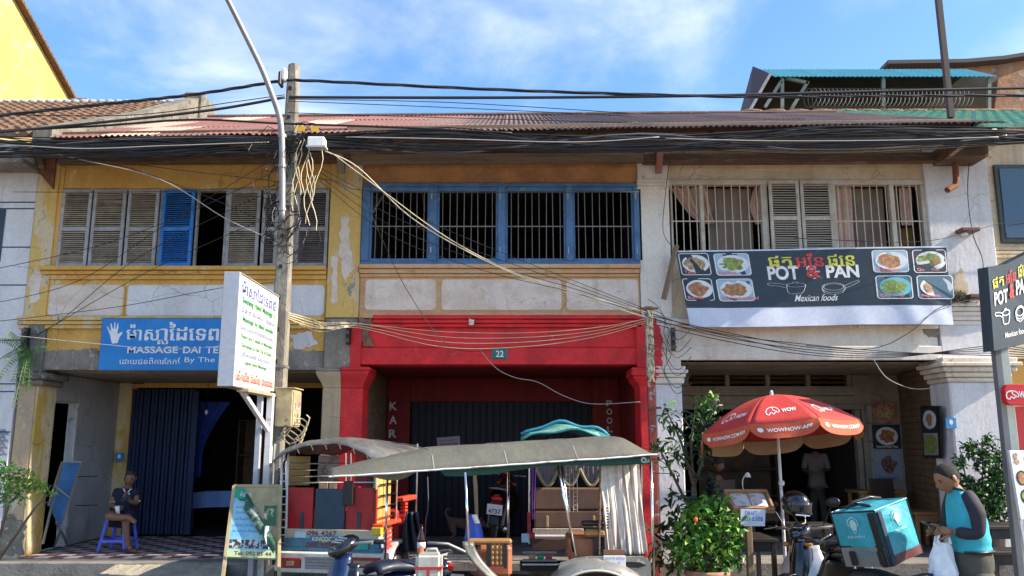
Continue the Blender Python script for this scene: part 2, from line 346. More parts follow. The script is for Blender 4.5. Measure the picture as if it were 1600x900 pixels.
def STROKE(mb, f, pts, w_, c=.003, closed=False):
    n = len(pts); vs = []
    for i, (a, b_) in enumerate(pts):
        p = pts[(i - 1) % n] if (closed or i) else pts[i]; q = pts[(i + 1) % n] if (closed or i < n - 1) else pts[i]
        dx, dy = q[0] - p[0], q[1] - p[1]; l = math.hypot(dx, dy) or 1
        vs += [f(a - dy / l * w_ / 2, b_ + dx / l * w_ / 2, c), f(a + dy / l * w_ / 2, b_ - dx / l * w_ / 2, c)]
    fs = [(2 * i, 2 * i + 1, 2 * ((i + 1) % n) + 1, 2 * ((i + 1) % n)) for i in range(n if closed else n - 1)]
    return mb.add(vs, fs)
def rrect(a0, b0, a1, b1, r, n=4):
    out = []
    for cx, cy, s in ((a1 - r, b1 - r, 0), (a0 + r, b1 - r, 1), (a0 + r, b0 + r, 2), (a1 - r, b0 + r, 3)):
        for k in range(n + 1):
            t = (s + k / n) * pi / 2; out.append((cx + r * cos(t), cy + r * sin(t)))
    return out
def frame(o, u, v, n):
    o, u, v, n = V(o), V(u).normalized(), V(v).normalized(), V(n).normalized()
    return lambda a, b_, c=0: o + u * a + v * b_ + n * c
def front(x0, Y, z0): return frame((x0, Y, z0), (1, 0, 0), (0, 0, 1), (0, -1, 0))

FY, BY = 11.5, 13.9
ZF = .35   # arcade floor level
def zr(py): return pz(py, FY)
# ================================================================ GROUND
struct(MB().box((-400, -400, -.4), (400, 400, -.02)).build('ground', earth))
struct(MB().grid(lambda u, v: V((-60 + 120 * u, -3 + 14.05 * v, 0)), 40, 10).build('road', asphalt))
pav = struct(MB().box((-14, 11.02, 0), (14, 16.2, ZF - .012)).build('pavement', conc2, bevel=.012))
floor_ = struct(MB().box((-6.5, 11.35, ZF - .011), (-2.0, 13.88, ZF - .006)).build('arcade_floor', conc2))
tm = None
cnt = 0
for j in range(13):
    for i in range(23):
        x0 = -6.47 + i * .195; y0 = 11.36 + j * .195
        if x0 > -2.1: continue
        lt = (i + j) % 2
        key = 'floor_tile'
        if tm is None:
            tm = {}
            for kk, mm in ((0, tiledark), (1, tilelight)):
                t = MB().box((0.002, .002, 0), (.193, .193, .008)).build('floor_tile', mm, floor_, world=False, bevel=.0015)
                tm[kk] = t; bpy.context.view_layer.update()
            base = {k_: v_ for k_, v_ in tm.items()}
            inv = MW[floor_].inverted(); used = set()
        if lt not in used: t = base[lt]; used.add(lt)
        else: t = dup(base[lt], floor_)
        t.location = inv @ V((x0, y0, ZF - .006 + random.uniform(0, .0015))); cnt += 1
# the low concrete ramp in front of the yellow arcade
def ramp():
    m = MB(); a = PZ(160, 900, .30); b_ = PZ(345, 900, .30)
    x0, x1 = px_x(175, 880, 10.9), px_x(352, 880, 10.9)
    def f(u, v):
        x = x0 - .25 * (1 - v) + (x1 - x0 + .35 * (1 - v)) * u
        return V((x + random.uniform(-.01, .01), 9.9 + 1.12 * v, .04 + .27 * v + random.uniform(0, .012)))
    m.grid(f, 26, 12); n = len(m.v)
    m.box((x0 - .2, 9.95, -.01), (x1 + .1, 11.0, .03))
    return m
struct(ramp().build('entrance_ramp', M('pale_ramp_concrete', (.40, .36, .28), .95, col2=(.3, .27, .22), s2=5, col3=(.14, .13, .11), s3=14, t3=(.58, .66), bump=.9, bs=40)))

# ================================================================ BUILDING HELPERS
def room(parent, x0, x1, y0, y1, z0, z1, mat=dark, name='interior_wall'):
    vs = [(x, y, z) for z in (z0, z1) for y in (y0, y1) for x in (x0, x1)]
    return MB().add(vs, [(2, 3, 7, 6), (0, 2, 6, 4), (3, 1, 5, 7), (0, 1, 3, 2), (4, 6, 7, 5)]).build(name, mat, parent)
slatmesh = {}
def shutter(parent, x0, x1, z0, z1, Y, fm, sm, n, label=None, tilt=35, yaw=0, st=.045):
    w_ = x1 - x0; h = z1 - z0; rx = MX.Translation((x0, Y, z0)) @ MX.Rotation(yaw, 4, 'Z')
    m = MB(); t = .035; zm = h * .49
    m.box((0, 0, 0), (st, t, h)).box((w_ - st, 0, 0), (w_, t, h)).box((st, .002, 0), (w_ - st, t - .002, .06)).box((st, .002, h - .05), (w_ - st, t - .002, h)).box((st, .002, zm - .03), (w_ - st, t - .002, zm + .03))
    inv = MW[parent].inverted()
    o = m.build('shutter', fm, parent, world=False, bevel=.003); o.matrix_local = inv @ rx
    MW[o] = rx
    if label: o['label'] = label
    for (a, b_) in ((.065, zm - .035), (zm + .035, h - .055)):
        for k in range(n):
            zz = a + (b_ - a) * (k + .5) / n; key = (sm.name, round(w_, 3), n)
            if key not in slatmesh:
                s = MB().obox((w_ / 2, 0, 0), (w_ - 2 * st + .004, .034, .006), MX.Rotation(RD(tilt), 3, 'X')).build('slat', sm, o, world=False)
                slatmesh[key] = s
            else: s = dup(slatmesh[key], o)
            s.location = (0, t / 2, zz); s.rotation_euler = (RD(random.uniform(-4, 4)), RD(random.uniform(-.4, .4)), 0)
    return o
def bars(parent, x0, x1, z0, z1, Y, n, mat, r=.006, rail=None):
    first = None; inv = MW[parent].inverted()
    for k in range(n):
        x = x0 + (x1 - x0) * (k + .5) / n
        if first is None:
            first = MB().tube([(0, 0, 0), (0, 0, z1 - z0)], r, 6).build('window_bar', mat, parent, world=False, smooth=False); b_ = first
        else: b_ = dup(first, parent)
        b_.location = inv @ V((x, Y, z0)); b_.rotation_euler = (0, RD(random.uniform(-.5, .5)), 0)
    if rail is not None: MB().box((x0, Y - .012, rail - .006), (x1, Y - .007, rail + .010)).build('cross_rail', mat, parent)
def moulding(parent, name, mat, x0, x1, prof, bev=.004):
    """stacked running strips: (z0, z1, how far they stand out)"""
    for z0, z1, d in prof:
        MB().box((x0, FY - d, z0), (x1, FY + .05, z1)).build(name, mat, parent, bevel=bev)
def panel(parent, px0, px1, py0, py1, mat, rim):
    z0, z1 = zr(py1), zr(py0); x0, x1 = px_x(px0, 465, FY), px_x(px1, 465, FY); fr = front(0, FY, 0)
    MB().prism(rrect(x0 - .02, z0 - .02, x1 + .02, z1 + .02, .07), lambda a, b_, c: fr(a, b_, c), .012).build('panel_rim', rim, parent)
    MB().prism(rrect(x0, z0, x1, z1, .055), lambda a, b_, c: fr(a, b_, c), .024).build('wall_panel', mat, parent, bevel=.004)
def pier_cap(parent, mat, x0, x1, zt, rows=((.05, .10), (.045, .07), (.05, .045), (.08, .02)), depth=.5, grow=1):
    z = zt
    for h, d in rows:
        MB().box((x0 - d, FY - .06 - d, z - h), (x1 + d, FY + depth + d * .5, z)).build('capital', mat, parent, bevel=.01); z -= h
def bracket(parent, px, py, mat, Y=FY, h=.36):
    p = P(px, py, Y)
    MB().prism([(0, 0), (0, -h), (.08, -h), (.34, -.04), (.34, 0)], lambda a, b_, c: V((p.x - .05 + c, Y - a, p.z + b_)), .09).build('eave_bracket', mat, parent, bevel=.008)

XL = -6.62; X1 = -2.14; XB0 = -2.60; X2 = 1.80; XC1 = 2.24; X3 = 5.92; XD1 = 6.83
ztop = zr(243); zfoot = ZF
# ---------------------------------------------------------------- yellow shophouse
ys = thing('shophouse', 'yellow plastered shophouse with grey louvred shutters and one bright blue shutter', 'building', ((XL + X1) / 2, FY, 0))
zw0, zw1 = zr(420), zr(294)
wx0, wx1 = px_x(88, 360, FY), px_x(518, 360, FY)
B(ys, 'wall', yel, XL, XB0, FY, FY + .24, zw1, ztop + .25)
B(ys, 'wall', yel, XL, wx0, FY, FY + .24, zw0, zw1 - .002)
B(ys, 'wall', yel, XL, XB0, FY + .002, FY + .24, zr(512), zw0 - .002)
B(ys, 'pier', yelpale, -6.80, -6.50, FY - .05, FY + .2, zr(497), ztop + .1, bevel=.01)
B(ys, 'pier', yelpale, XB0 + .005, X1 - .005, FY - .05, FY + .24, zr(497), ztop + .1, bevel=.01)
B(ys, 'pier_strip', yel, -6.50, -6.44, FY - .022, FY + .1, zr(497), zr(262), bevel=.004)
sills = ((zr(424), zr(418), .13), (zr(430), zr(424.5), .08), (zr(437), zr(430.5), .045))
moulding(ys, 'window_sill', yel, wx0 - .12, XB0 - .01, sills)
for a, b_ in ((78, 193), (200, 430), (438, 507)): panel(ys, a, b_, 446, 494, whiteb if a > 190 else cream, yelpale)
for z0, z1, d in ((zr(502), zr(496), .10), (zr(508), zr(502.5), .07), (zr(514), zr(508.5), .04)):
    MB().box((-6.85, FY - d - .02, z0), (X1 - .02 if d > .3 else XB0 - .01, FY + .05, z1)).build('cornice', yelpale, ys, bevel=.004)
B(ys, 'beam', yel, -6.5, XB0 - .01, FY + .004, FY + .3, zr(549), zr(513))
B(ys, 'beam', greypl, -6.5, XB0 - .008, FY, FY + .3, zr(578), zr(549.5), bevel=.01)
patch(ys, 'render_patch', greypl, [(72, 549), (150, 545), (158, 565), (158, 576), (60, 576), (62, 556)], FY, 2, 6, seed=3)
patch(ys, 'render_patch', greypl, [(432, 546), (496, 548), (500, 574), (430, 574)], FY, 2, 6, seed=4)
patch(ys, 'render_patch', whiteb, [(452, 522), (488, 518), (496, 540), (462, 545)], FY, 2.4, 5, seed=5)
patch(ys, 'render_patch', cream, [(60, 418), (68, 422), (66, 470), (52, 474), (48, 440)], FY, 2.2, 5, th=.056, seed=8)
patch(ys, 'render_patch', cream, [(534, 340), (545, 338), (548, 380), (556, 420), (540, 440), (532, 400)], FY, 2.6, 5, th=.056, seed=9)
patch(ys, 'render_patch', cream, [(520, 400), (530, 404), (528, 470), (519, 474)], FY, 2.2, 5, th=.056, seed=19)
# corbel and shoulder of the far pier, mouldy stone
B(ys, 'pier', mould, px_x(45, 530, FY), px_x(73, 530, FY), FY - .07, FY + .35, zr(583), zr(500), bevel=.02)
for (a, b_, p0, p1, dd) in ((40, 84, 573, 583, .06), (32, 100, 583, 593, .12), (38, 92, 593, 602, .07)):
    MB().box((px_x(a, 590, FY), FY - dd, zr(p1)), (px_x(b_, 590, FY) - .18, FY + .5, zr(p0))).build('capital', mould, ys, bevel=.02)
xa, xb = px_x(20, 700, FY), px_x(50, 700, FY)
B(ys, 'pier', tanpl, xa, xb - .012, FY - .02, FY + .46, 0, zr(601), bevel=.015)
B(ys, 'lit_pier_face', pierlit, xb - .011, xb + .012, FY - .02, FY + .46, .34, zr(600), bevel=.01)  # sunlit inner side; the sun's brightness is put into its paler plaster colour
patch(ys, 'stain', mould, [(0, 815), (22, 800), (40, 820), (38, 866), (0, 866)], FY, 3, 6, th=.026, seed=11)
# windows
sh = [(93.5, 140, 0), (143, 194, 0), (197, 246, 0), (251, 303, 1), (354, 405, 0), (409, 434, 2), (463, 513, 3)]
for a, b_, kind in sh:
    x0, x1 = px_x(a, 360, FY), px_x(b_, 360, FY)
    shutter(ys, x0, x1, zw0 + .02, zw1 - .03, FY - .02 + random.uniform(-.01, .01), (greywood, blueshut, greywood, greywood)[kind], (slatm, blueshut, darkslat, darkslat)[kind], 16,
            'bright blue shutter' if kind == 1 else ('half hidden dark louvred shutter' if kind > 1 else None), yaw=RD(random.uniform(-2, 1)) if kind != 1 else RD(-5))
for a, b_ in ((88, 93), (246, 251), (303, 306), (349, 353), (434, 462), (513.5, 518)):
    B(ys, 'window_post', greywood, px_x(a, 360, FY), px_x(b_, 360, FY), FY + .02, FY + .1, zw0, zw1)
B(ys, 'window_head', greywood, wx0, wx1, FY + .015, FY + .11, zw1 - .03, zw1 + .005)
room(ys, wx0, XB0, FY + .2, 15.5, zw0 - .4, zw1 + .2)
# ground floor of the yellow house
zc = zr(577)
B(ys, 'ceiling', dirtywhite, -6.5, -2.4, FY + .31, BY + .1, zc - .02, zc + .06)
xpl, Yb0 = -6.52, 12.62
B(ys, 'party_wall', M('grimy_shaded_whitewash', (.45, .45, .48), .85, col2=(.36, .36, .38), s2=2, streak=.6, crack=.5), xpl - .2, xpl, Yb0, BY, ZF, zc - .021, bevel=.01)  # streaks are grime; the greyed white carries the arcade's shade in its colour
B(ys, 'party_wall', M('grimy_shaded_whitewash', (.45, .45, .48)), xpl - .2, xpl, FY + .48, Yb0 - .002, 2.42, zc - .021, bevel=.01)
B(ys, 'door_frame', steelw, xpl - .12, xpl + .02, Yb0 - .07, Yb0 - .004, ZF, 2.415)
B(ys, 'side_door', M('dark_teal_door', (.02, .05, .07), .5, col2=(.01, .02, .03), s2=6), xpl - .14, xpl - .1, FY + .5, Yb0 - .08, 1.0, 2.41)
B(ys, 'side_door', M('dark_red_door', (.06, .012, .012), .6), xpl - .14, xpl - .1, FY + .5, Yb0 - .08, ZF, .995)
XK = .01055
bx = lambda px: (px - 800) * XK
B(ys, 'back_wall', pierlit, xpl + .001, bx(203), BY - .02, BY + .1, ZF, zc - .022, bevel=.01)
B(ys, 'door_jamb', yel, bx(203) + .001, bx(210), BY - .04, BY + .1, ZF, pz(606, BY))
B(ys, 'back_wall', yel, bx(203) + .002, -2.45, BY - .03, BY + .1, pz(606, BY) + .001, zc - .022)
B(ys, 'drain_pipe', rust, bx(166), bx(170.5), BY - .08, BY - .03, ZF, pz(612, BY), bevel=.01)
patch(ys, 'exposed_brick', M('exposed_brick', (.34, .13, .06), .9, col2=(.24, .09, .05), s2=9, bump=.6), [(161, 632), (170, 632), (169, 668), (160, 672)], BY - .06, 1.5, 5, seed=21)
patch(ys, 'stain', greypl, [(154, 672), (166, 674), (165, 735), (156, 790), (150, 830), (146, 780)], BY - .03, 2.5, 6, seed=22)
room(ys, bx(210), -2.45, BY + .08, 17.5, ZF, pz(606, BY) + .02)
# folded corrugated shutter door
for k in range(17):
    x = bx(206) + k * .062
    if x > bx(302): break
    B(ys, 'door_fold', darkblue, x, x + .052, BY - .075 + (k % 2) * .018 + random.uniform(-.008, .008), BY - .04, ZF + .03, pz(608, BY), bevel=.01)
B(ys, 'door_leaf', darkblue, bx(301), bx(311), BY - .09, BY - .04, ZF + .03, pz(612, BY))
for k in range(9):
    x = px_x(225 + k * 29, 580, BY - .05); B(ys, 'vent_slot', oldwood, x, x + .18, BY - .036, BY - .03, pz(594, BY), pz(591, BY)) if k else None
tag_n = B(ys, 'house_number_plate', black, px_x(208, 594, BY), px_x(228, 594, BY), BY - .07, BY - .045, pz(600, BY), pz(587, BY))
m = MB(); T(m, front(0, BY - .07, 0), '24', px_x(213, 594, BY), pz(597.5, BY), px_x(223, 594, BY), pz(589.5, BY)); m.build('lettering', lettergrey, ys)
# ---------------------------------------------------------------- red shophouse
rs = thing('shophouse', 'red painted ground floor shophouse with four barred blue windows above', 'building', ((X1 + X2) / 2, FY, 0))
zb1, zb0 = zr(287), zr(414)
fx0, fx1 = px_x(566, 350, FY), px_x(1002, 350, FY)
B(rs, 'wall', band, X1, X2, FY, FY + .24, zb1 + .01, ztop + .25)
B(rs, 'wall', orange, X1, X2, FY, FY + .24, zr(497), zb0 - .002)
moulding(rs, 'window_sill', orange, X1 + .0, X2 - .01, ((zr(421), zr(415), .12), (zr(428), zr(421.5), .07), (zr(433), zr(428.5), .035)))
for a, b_ in ((571, 681), (690, 877), (885, 997)): panel(rs, a, b_, 437, 485, cream, orange)
for z0, z1, d, x0 in ((zr(500), zr(494), .12, 584), (zr(506), zr(500.5), .085, 584), (zr(512), zr(506.5), .05, 578)):
    MB().box((px_x(x0, 503, FY), FY - d - .01, z0), (X2, FY + .05, z1)).build('cornice', red, rs, bevel=.006)
B(rs, 'beam', red, X1, X2, FY, FY + .3, zr(543), zr(512), bevel=.008)
B(rs, 'beam', red, X1 - .02, X2, FY - .035, FY + .3, zr(570), zr(543.5), bevel=.008)
B(rs, 'corner_render', greypl, XB0, X1 - .01, FY - .04, FY + .4, zr(577), zr(498), bevel=.015)
patch(rs, 'exposed_brick', M('exposed_brick2', (.30, .17, .10), .9, col2=(.2, .1, .07), s2=14, bump=.9), [(560, 497), (580, 499), (586, 510), (576, 520), (584, 540), (568, 541), (562, 520)], FY, 2, 4, th=.03, seed=31)
B(rs, 'corner_pillar', red, px_x(549, 540, FY), px_x(565, 540, FY), FY - .07, FY + .3, zr(577), zr(510), bevel=.008)
patch(rs, 'render_patch', cream, [(735, 500), (742, 501), (741, 508), (733, 510)], FY, 1.2, 3, th=.125, seed=32)
# pier between yellow and red: two paints
def pier(parent, name, mat, pxa, pxb, row, zt, zb=0, d=.5, y=0, cap=None, capw=.1):
    x0, x1 = px_x(pxa, row, FY), px_x(pxb, row, FY)
    B(parent, name, mat, x0, x1, FY - .03 - y, FY + d, zb, zt, bevel=.012)
pier(ys, 'pier', tanpl, 503, 532, 650, zr(606))
def flare(parent, name, mat, x0, x1, zt, zb, dl, dr, dy, Y0=FY - .03, Y1=FY + .5):
    n = 7; m = MB(); rings = []
    for k in range(n + 1):
        t = k / n; s_ = t * t * (3 - 2 * t); z = zb + (zt - zb) * t
        rings.append([(x0 - dl * s_, Y0 - dy * s_, z), (x1 + dr * s_, Y0 - dy * s_, z), (x1 + dr * s_, Y1, z), (x0 - dl * s_, Y1, z)])
    vs = [p for r_ in rings for p in r_]; fs = []
    for k in range(n):
        for i in range(4): a = k * 4 + i; b_ = k * 4 + (i + 1) % 4; fs.append((a, b_, b_ + 4, a + 4))
    fs += [(0, 3, 2, 1), tuple(range(len(vs) - 4, len(vs)))]
    m.add(vs, fs); return m.build(name, mat, parent, bevel=.006)
xq0, xq1, xq2 = px_x(503, 650, FY), px_x(532, 650, FY), px_x(566, 650, FY)
flare(ys, 'capital', tanpl, xq0, xq1 - .003, zr(581), zr(606), .09, 0, .06)
B(ys, 'capital', greypl, xq0 - .10, xq1 - .003, FY - .1, FY + .5, zr(581) + .001, zr(576.5), bevel=.01)
B(rs, 'pier', red, xq1, xq2, FY - .03, FY + .46, 0, zr(606), bevel=.012)
flare(rs, 'capital', red, xq1, xq2, zr(580), zr(606), 0, .09, .07)
B(rs, 'capital', red, xq1 + .003, xq2 + .10, FY - .11, FY + .5, zr(580) + .001, zr(574), bevel=.012)
# right hand red pier strip
xr0, xr1 = px_x(1000, 650, FY), px_x(1024, 650, FY)
B(rs, 'pier', red, xr0, xr1, FY - .045, FY + .46, 0, zr(604), bevel=.01)
flare(rs, 'capital', red, xr0, xr1, zr(588), zr(606), .09, .03, .06)
B(rs, 'capital', red, xr0 - .11, xr1 + .05, FY - .12, FY + .5, zr(588) + .001, zr(575), bevel=.012)
B(rs, 'corner_pillar', red, px_x(994, 540, FY), px_x(1026, 540, FY), FY - .06, FY + .3, zr(575) + .001, zr(498), bevel=.008)
patch(rs, 'peeling_paint', red, [(1018, 505), (1029, 508), (1034, 540), (1032, 575), (1036, 592), (1020, 594)], FY, 2.2, 4, th=.075, seed=35)
# blue windows
B(rs, 'window_frame', blueframe, fx0, fx1, FY - .045, FY + .08, zb1 - .055, zb1)
B(rs, 'window_frame', blueframe, fx0, fx1, FY - .045, FY + .08, zb0, zb0 + .05)
posts = [(566, 578), (671, 683), (778, 790), (884, 895), (990, 1002)]
for a, b_ in posts: B(rs, 'window_frame', blueframe, px_x(a, 350, FY), px_x(b_, 350, FY), FY - .05, FY + .08, zb0 + .051, zb1 - .056)
for (a, b_), (c, d) in zip(posts[:-1], posts[1:]):
    x0, x1 = px_x(b_, 350, FY), px_x(c, 350, FY)
    m = MB().box((x0, FY - .02, zb1 - .12), (x1, FY + .04, zb1 - .057)).box((x0, FY - .02, zb0 + .052), (x1, FY + .04, zb0 + .09)).box((x0, FY - .018, zb0 + .091), (x0 + .03, FY + .04, zb1 - .121)).box((x1 - .03, FY - .018, zb0 + .091), (x1, FY + .04, zb1 - .121))
    m.build('casement', blueframe, rs, bevel=.003)
    bars(rs, x0 + .03, x1 - .03, zb0 + .09, zb1 - .12, FY + .01, 8, ironw, rail=zr(354))
    for zz in (zb0 + .2, zb1 - .2): B(rs, 'hinge', greywood, x1 + .02, x1 + .04, FY - .062, FY - .051, zz - .05, zz + .05)
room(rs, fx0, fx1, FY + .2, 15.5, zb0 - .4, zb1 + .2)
MB().bar(P(598, 300, 12.3), P(566, 352, 12.0), .16, .02).build('leaning_board', whiteb, rs)
MB().bar(P(660, 300, 12.6), P(664, 330, 12.6), .1, .02).build('leaning_board', greypl, rs)
# red back wall with the two vertical words
zc2 = zr(568)
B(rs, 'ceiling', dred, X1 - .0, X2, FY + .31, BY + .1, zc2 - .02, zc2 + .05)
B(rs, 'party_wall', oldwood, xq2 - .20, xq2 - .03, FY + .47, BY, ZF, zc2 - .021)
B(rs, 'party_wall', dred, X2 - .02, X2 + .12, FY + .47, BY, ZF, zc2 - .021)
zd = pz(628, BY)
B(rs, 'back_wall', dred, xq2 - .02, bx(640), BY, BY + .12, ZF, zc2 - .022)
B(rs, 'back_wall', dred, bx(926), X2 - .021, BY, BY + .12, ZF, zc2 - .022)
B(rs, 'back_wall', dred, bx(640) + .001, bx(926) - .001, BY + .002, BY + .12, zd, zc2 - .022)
B(rs, 'meter_box', dirtywhite, bx(983), bx(998), BY - 1.9, BY - 1.75, pz(628, BY - 1.9), pz(572, BY - 1.9)) if 0 else None
B(rs, 'roller_shutter', M('dark_navy_shutter', (.006, .008, .018), .6, .2), bx(641), bx(925), BY + .07, BY + .09, ZF, zd)
for k in range(27):
    x = bx(642) + k * .112; B(rs, 'shutter_rib', M('dark_navy_shutter', (.012, .016, .035)), x, x + .03, BY + .05, BY + .069, ZF, zd - .01, bevel=.008)
fb = front(0, BY, 0)
for s_, cx, ys_ in (('KAR', 614, (628, 649.5, 671, 0)), ('POOL', 952.5, (625, 638.5, 652.5, 666))):
    for ch, yy in zip(s_, ys_):
        m = MB(); hw = 6.0 if s_ == 'KAR' else 4.4; hh = 13 if s_ == 'KAR' else 9.5
        T(m, fb, ch, bx(cx - hw), pz(yy + hh, BY), bx(cx + hw), pz(yy, BY), .006, bold=.03); m.build('lettering', lettergrey, rs)
nb = B(rs, 'house_number_plate', M('teal_enamel', (.015, .16, .15), .4), px_x(769, 553, FY), px_x(792, 553, FY), FY - .06, FY - .038, zr(561), zr(545))
B(rs, 'plate_rim', greypl, px_x(768, 553, FY), px_x(793, 553, FY), FY - .045, FY - .036, zr(562), zr(544))
m = MB(); T(m, front(0, FY - .06, 0), '22', px_x(775, 553, FY), zr(558.5), px_x(787, 553, FY), zr(548.5), bold=.02); m.build('lettering', letterw, rs)
# ---------------------------------------------------------------- white shophouse
ws = thing('shophouse', 'white plastered shophouse with barred curtained windows above an open restaurant', 'building', ((X2 + X3) / 2, FY, 0))
zt0, zt1 = zr(283), zr(400)
B(ws, 'pier', white, X2 + .003, XC1, FY - .05, FY + .24, zr(497), ztop + .18, bevel=.01)
for z in (282, 287.5, 293): B(ws, 'pilaster_band', white, X2 - .012, XC1 + .015, FY - .068, FY, zr(z + 4.5), zr(z))
B(ws, 'wall', creamwall, XC1 + .001, X3, FY, FY + .24, zr(283), ztop + .22)
B(ws, 'wall', creamwall, XC1 + .001, X3, FY, FY + .24, zr(497), zt1)
B(ws, 'wall', white, XC1 + .002, X3, FY - .004, FY + .28, zr(563), zr(497) - .001)
B(ws, 'beam', white, XC1, X3 + .02, FY - .04, FY + .3, zr(563), zr(541), bevel=.008)
for a, b_, d in ((500, 508, .09), (508.5, 514, .05)): B(ws, 'cornice', white, XC1 - .02, X3, FY - d, FY + .04, zr(b_), zr(a))
B(ws, 'pier', whiteb, X3, XD1, FY - .05, FY + .24, zr(498), ztop + .1, bevel=.01)
for k, z in enumerate((474, 481, 488, 495, 502)): B(ws, 'pilaster_band', white, X3 - .01 - .012 * (k % 2), XD1 + .02, FY - .12 + .018 * k, FY, zr(z + 6.3), zr(z), bevel=.012)
B(ws, 'pier', whiteb, X3 + .02, XD1 - .02, FY - .04, FY + .3, zr(562), zr(508.5), bevel=.01)
x0, x1 = px_x(1484, 650, FY), px_x(1572, 650, FY)
for k, (z0_, z1_, d) in enumerate(((560, 567, .13), (567.5, 574, .17), (574.5, 582, .12), (582.5, 590, .07), (590.5, 597, .03))): B(ws, 'capital', white, x0 - d, x1 + d, FY - .06 - d, FY + .5, zr(z1_), zr(z0_), bevel=.014)
B(ws, 'pier', whiteb, x0, x1, FY - .06, FY + .5, 0, zr(597.2), bevel=.02)
x0, x1 = px_x(1024.5, 650, FY), px_x(1066, 650, FY)
for k, (z0_, z1_, d) in enumerate(((573, 578, .05), (578.5, 584, .08), (584.5, 590, .05), (590.5, 600, .03))): B(ws, 'capital', white, x0, x1 + d, FY - .05 - d, FY + .5, zr(z1_), zr(z0_), bevel=.01)
B(ws, 'pier', whiteb, x0, x1, FY - .045, FY + .46, 0, zr(600.3), bevel=.015)
B(ws, 'pier', white, x0 - .03, x1, FY - .045, FY + .3, zr(572.5), zr(497), bevel=.01)
patch(ws, 'render_patch', creamwall, [(1487, 430), (1500, 420), (1506, 440), (1512, 458), (1498, 470), (1490, 466)], FY, 2.5, 5, th=.054, seed=41)
patch(ws, 'render_patch', greypl, [(1440, 515), (1462, 508), (1478, 516), (1472, 530), (1450, 527)], FY, 2.5, 5, th=.01, seed=42)
patch(ws, 'stain', mould, [(1485, 462), (1500, 455), (1512, 466), (1511, 474), (1486, 474)], FY, 3, 4, th=.07, seed=43)
# curtained barred windows and the two shutters
rows = 335
for a, b_ in ((1048, 1051), (1094, 1100), (1190, 1200), (1299, 1307), (1392, 1399), (1441, 1450)): B(ws, 'window_post', creamshut, px_x(a, rows, FY), px_x(b_, rows, FY), FY - .02, FY + .08, zt1, zt0 - .06)
B(ws, 'window_head', creamshut, px_x(1046, rows, FY), px_x(1450, rows, FY), FY - .025, FY + .09, zt0 - .059, zt0 + .02)
for a, b_, n in ((1051, 1094, 4), (1100, 1190, 7), (1307, 1392, 7), (1399, 1441, 4)):
    bars(ws, px_x(a, rows, FY), px_x(b_, rows, FY), zt1, zt0 - .06, FY + .005, n, M('cream_iron_bar', (.62, .52, .40), .6), r=.0075, rail=zr(346))
shutter(ws, px_x(1201, rows, FY), px_x(1248, rows, FY), zt1, zt0 - .01, FY - .075, creamshut, M('cream_slat', (.50, .43, .35), .8, rnd=.1), 13)
shutter(ws, px_x(1250, rows, FY), px_x(1299, rows, FY), zt1, zt0 - .01, FY - .075, creamshut, M('cream_slat', (.50, .43, .35)), 13)
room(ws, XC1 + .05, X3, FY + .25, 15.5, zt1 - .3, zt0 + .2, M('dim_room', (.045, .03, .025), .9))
def drape(parent, name, mat, fa, fb_, z0, z1, Y, amp=.03, waves=7, nu=48, nv=14, phase=0):
    m = MB(); m.grid(lambda u, v: V((fa(v) + (fb_(v) - fa(v)) * u, Y + amp * sin(u * waves * 2 * pi + phase + .6 * sin(5 * v)) + amp * .4 * sin(u * waves * 4.7 + 2 * v), z0 + (z1 - z0) * v)), nu, nv)
    return m.build(name, mat, parent, smooth=True)
X = lambda p: px_x(p, rows, FY)
drape(ws, 'curtain', pinkcloth, lambda v: X(1100) - (X(1100) - X(1051)) * v ** .7, lambda v: X(1119 - 12 * v), zr(346), zt0 - .05, FY + .13, waves=4)
drape(ws, 'curtain', browncloth, lambda v: X(1112), lambda v: X(1182), zt1, zt0 - .05, FY + .2, amp=.015, waves=3)
drape(ws, 'curtain', pinkcloth, lambda v: X(1184 - 8 * (1 - abs(2 * v - 1))), lambda v: X(1193), zr(346), zt0 - .05, FY + .13, waves=2, nu=16)
drape(ws, 'curtain', pinkcloth, lambda v: X(1307), lambda v: X(1338), zt1, zt0 - .05, FY + .12, amp=.015, waves=3)
drape(ws, 'curtain', browncloth, lambda v: X(1336), lambda v: X(1392), zt1, zt0 - .05, FY + .2, amp=.01, waves=3)
drape(ws, 'curtain', browncloth, lambda v: X(1399), lambda v: X(1415), zt1, zt0 - .05, FY + .2, amp=.01, waves=2)
drape(ws, 'curtain', pinkcloth, lambda v: X(1415), lambda v: X(1434), zr(348), zt0 - .05, FY + .14, amp=.02, waves=2)
B(ws, 'cupboard', M('ochre_wood', (.26, .12, .025), .6), X(1416), X(1440), FY + .3, FY + .6, zt1 - .1, zr(347))
# restaurant front
zc3 = zr(562)
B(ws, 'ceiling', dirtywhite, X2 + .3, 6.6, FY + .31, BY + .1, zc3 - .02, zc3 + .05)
zl = pz(603, BY)
for k in range(4):
    a = bx(1079 + k * 64); b_ = bx(1079 + k * 64 + 57)
    for j in range(4):
        zz = pz(600, BY) + j * .075; MB().obox(((a + b_) / 2, BY + .05, zz + .04), (b_ - a, .09, .012), MX.Rotation(RD(30), 3, 'X')).build('vent_louvre', oldwood, ws)
    B(ws, 'vent_post', dirtywhite, b_ + .001, bx(1079 + (k + 1) * 64) - .001, BY - .01, BY + .1, zl, pz(570, BY))
B(ws, 'vent_post', dirtywhite, bx(1066), bx(1079) - .001, BY - .01, BY + .1, zl, pz(570, BY))
B(ws, 'back_wall', dirtywhite, bx(1336), 6.55, BY - .012, BY + .12, pz(633, BY) + .001, zc3 - .021)
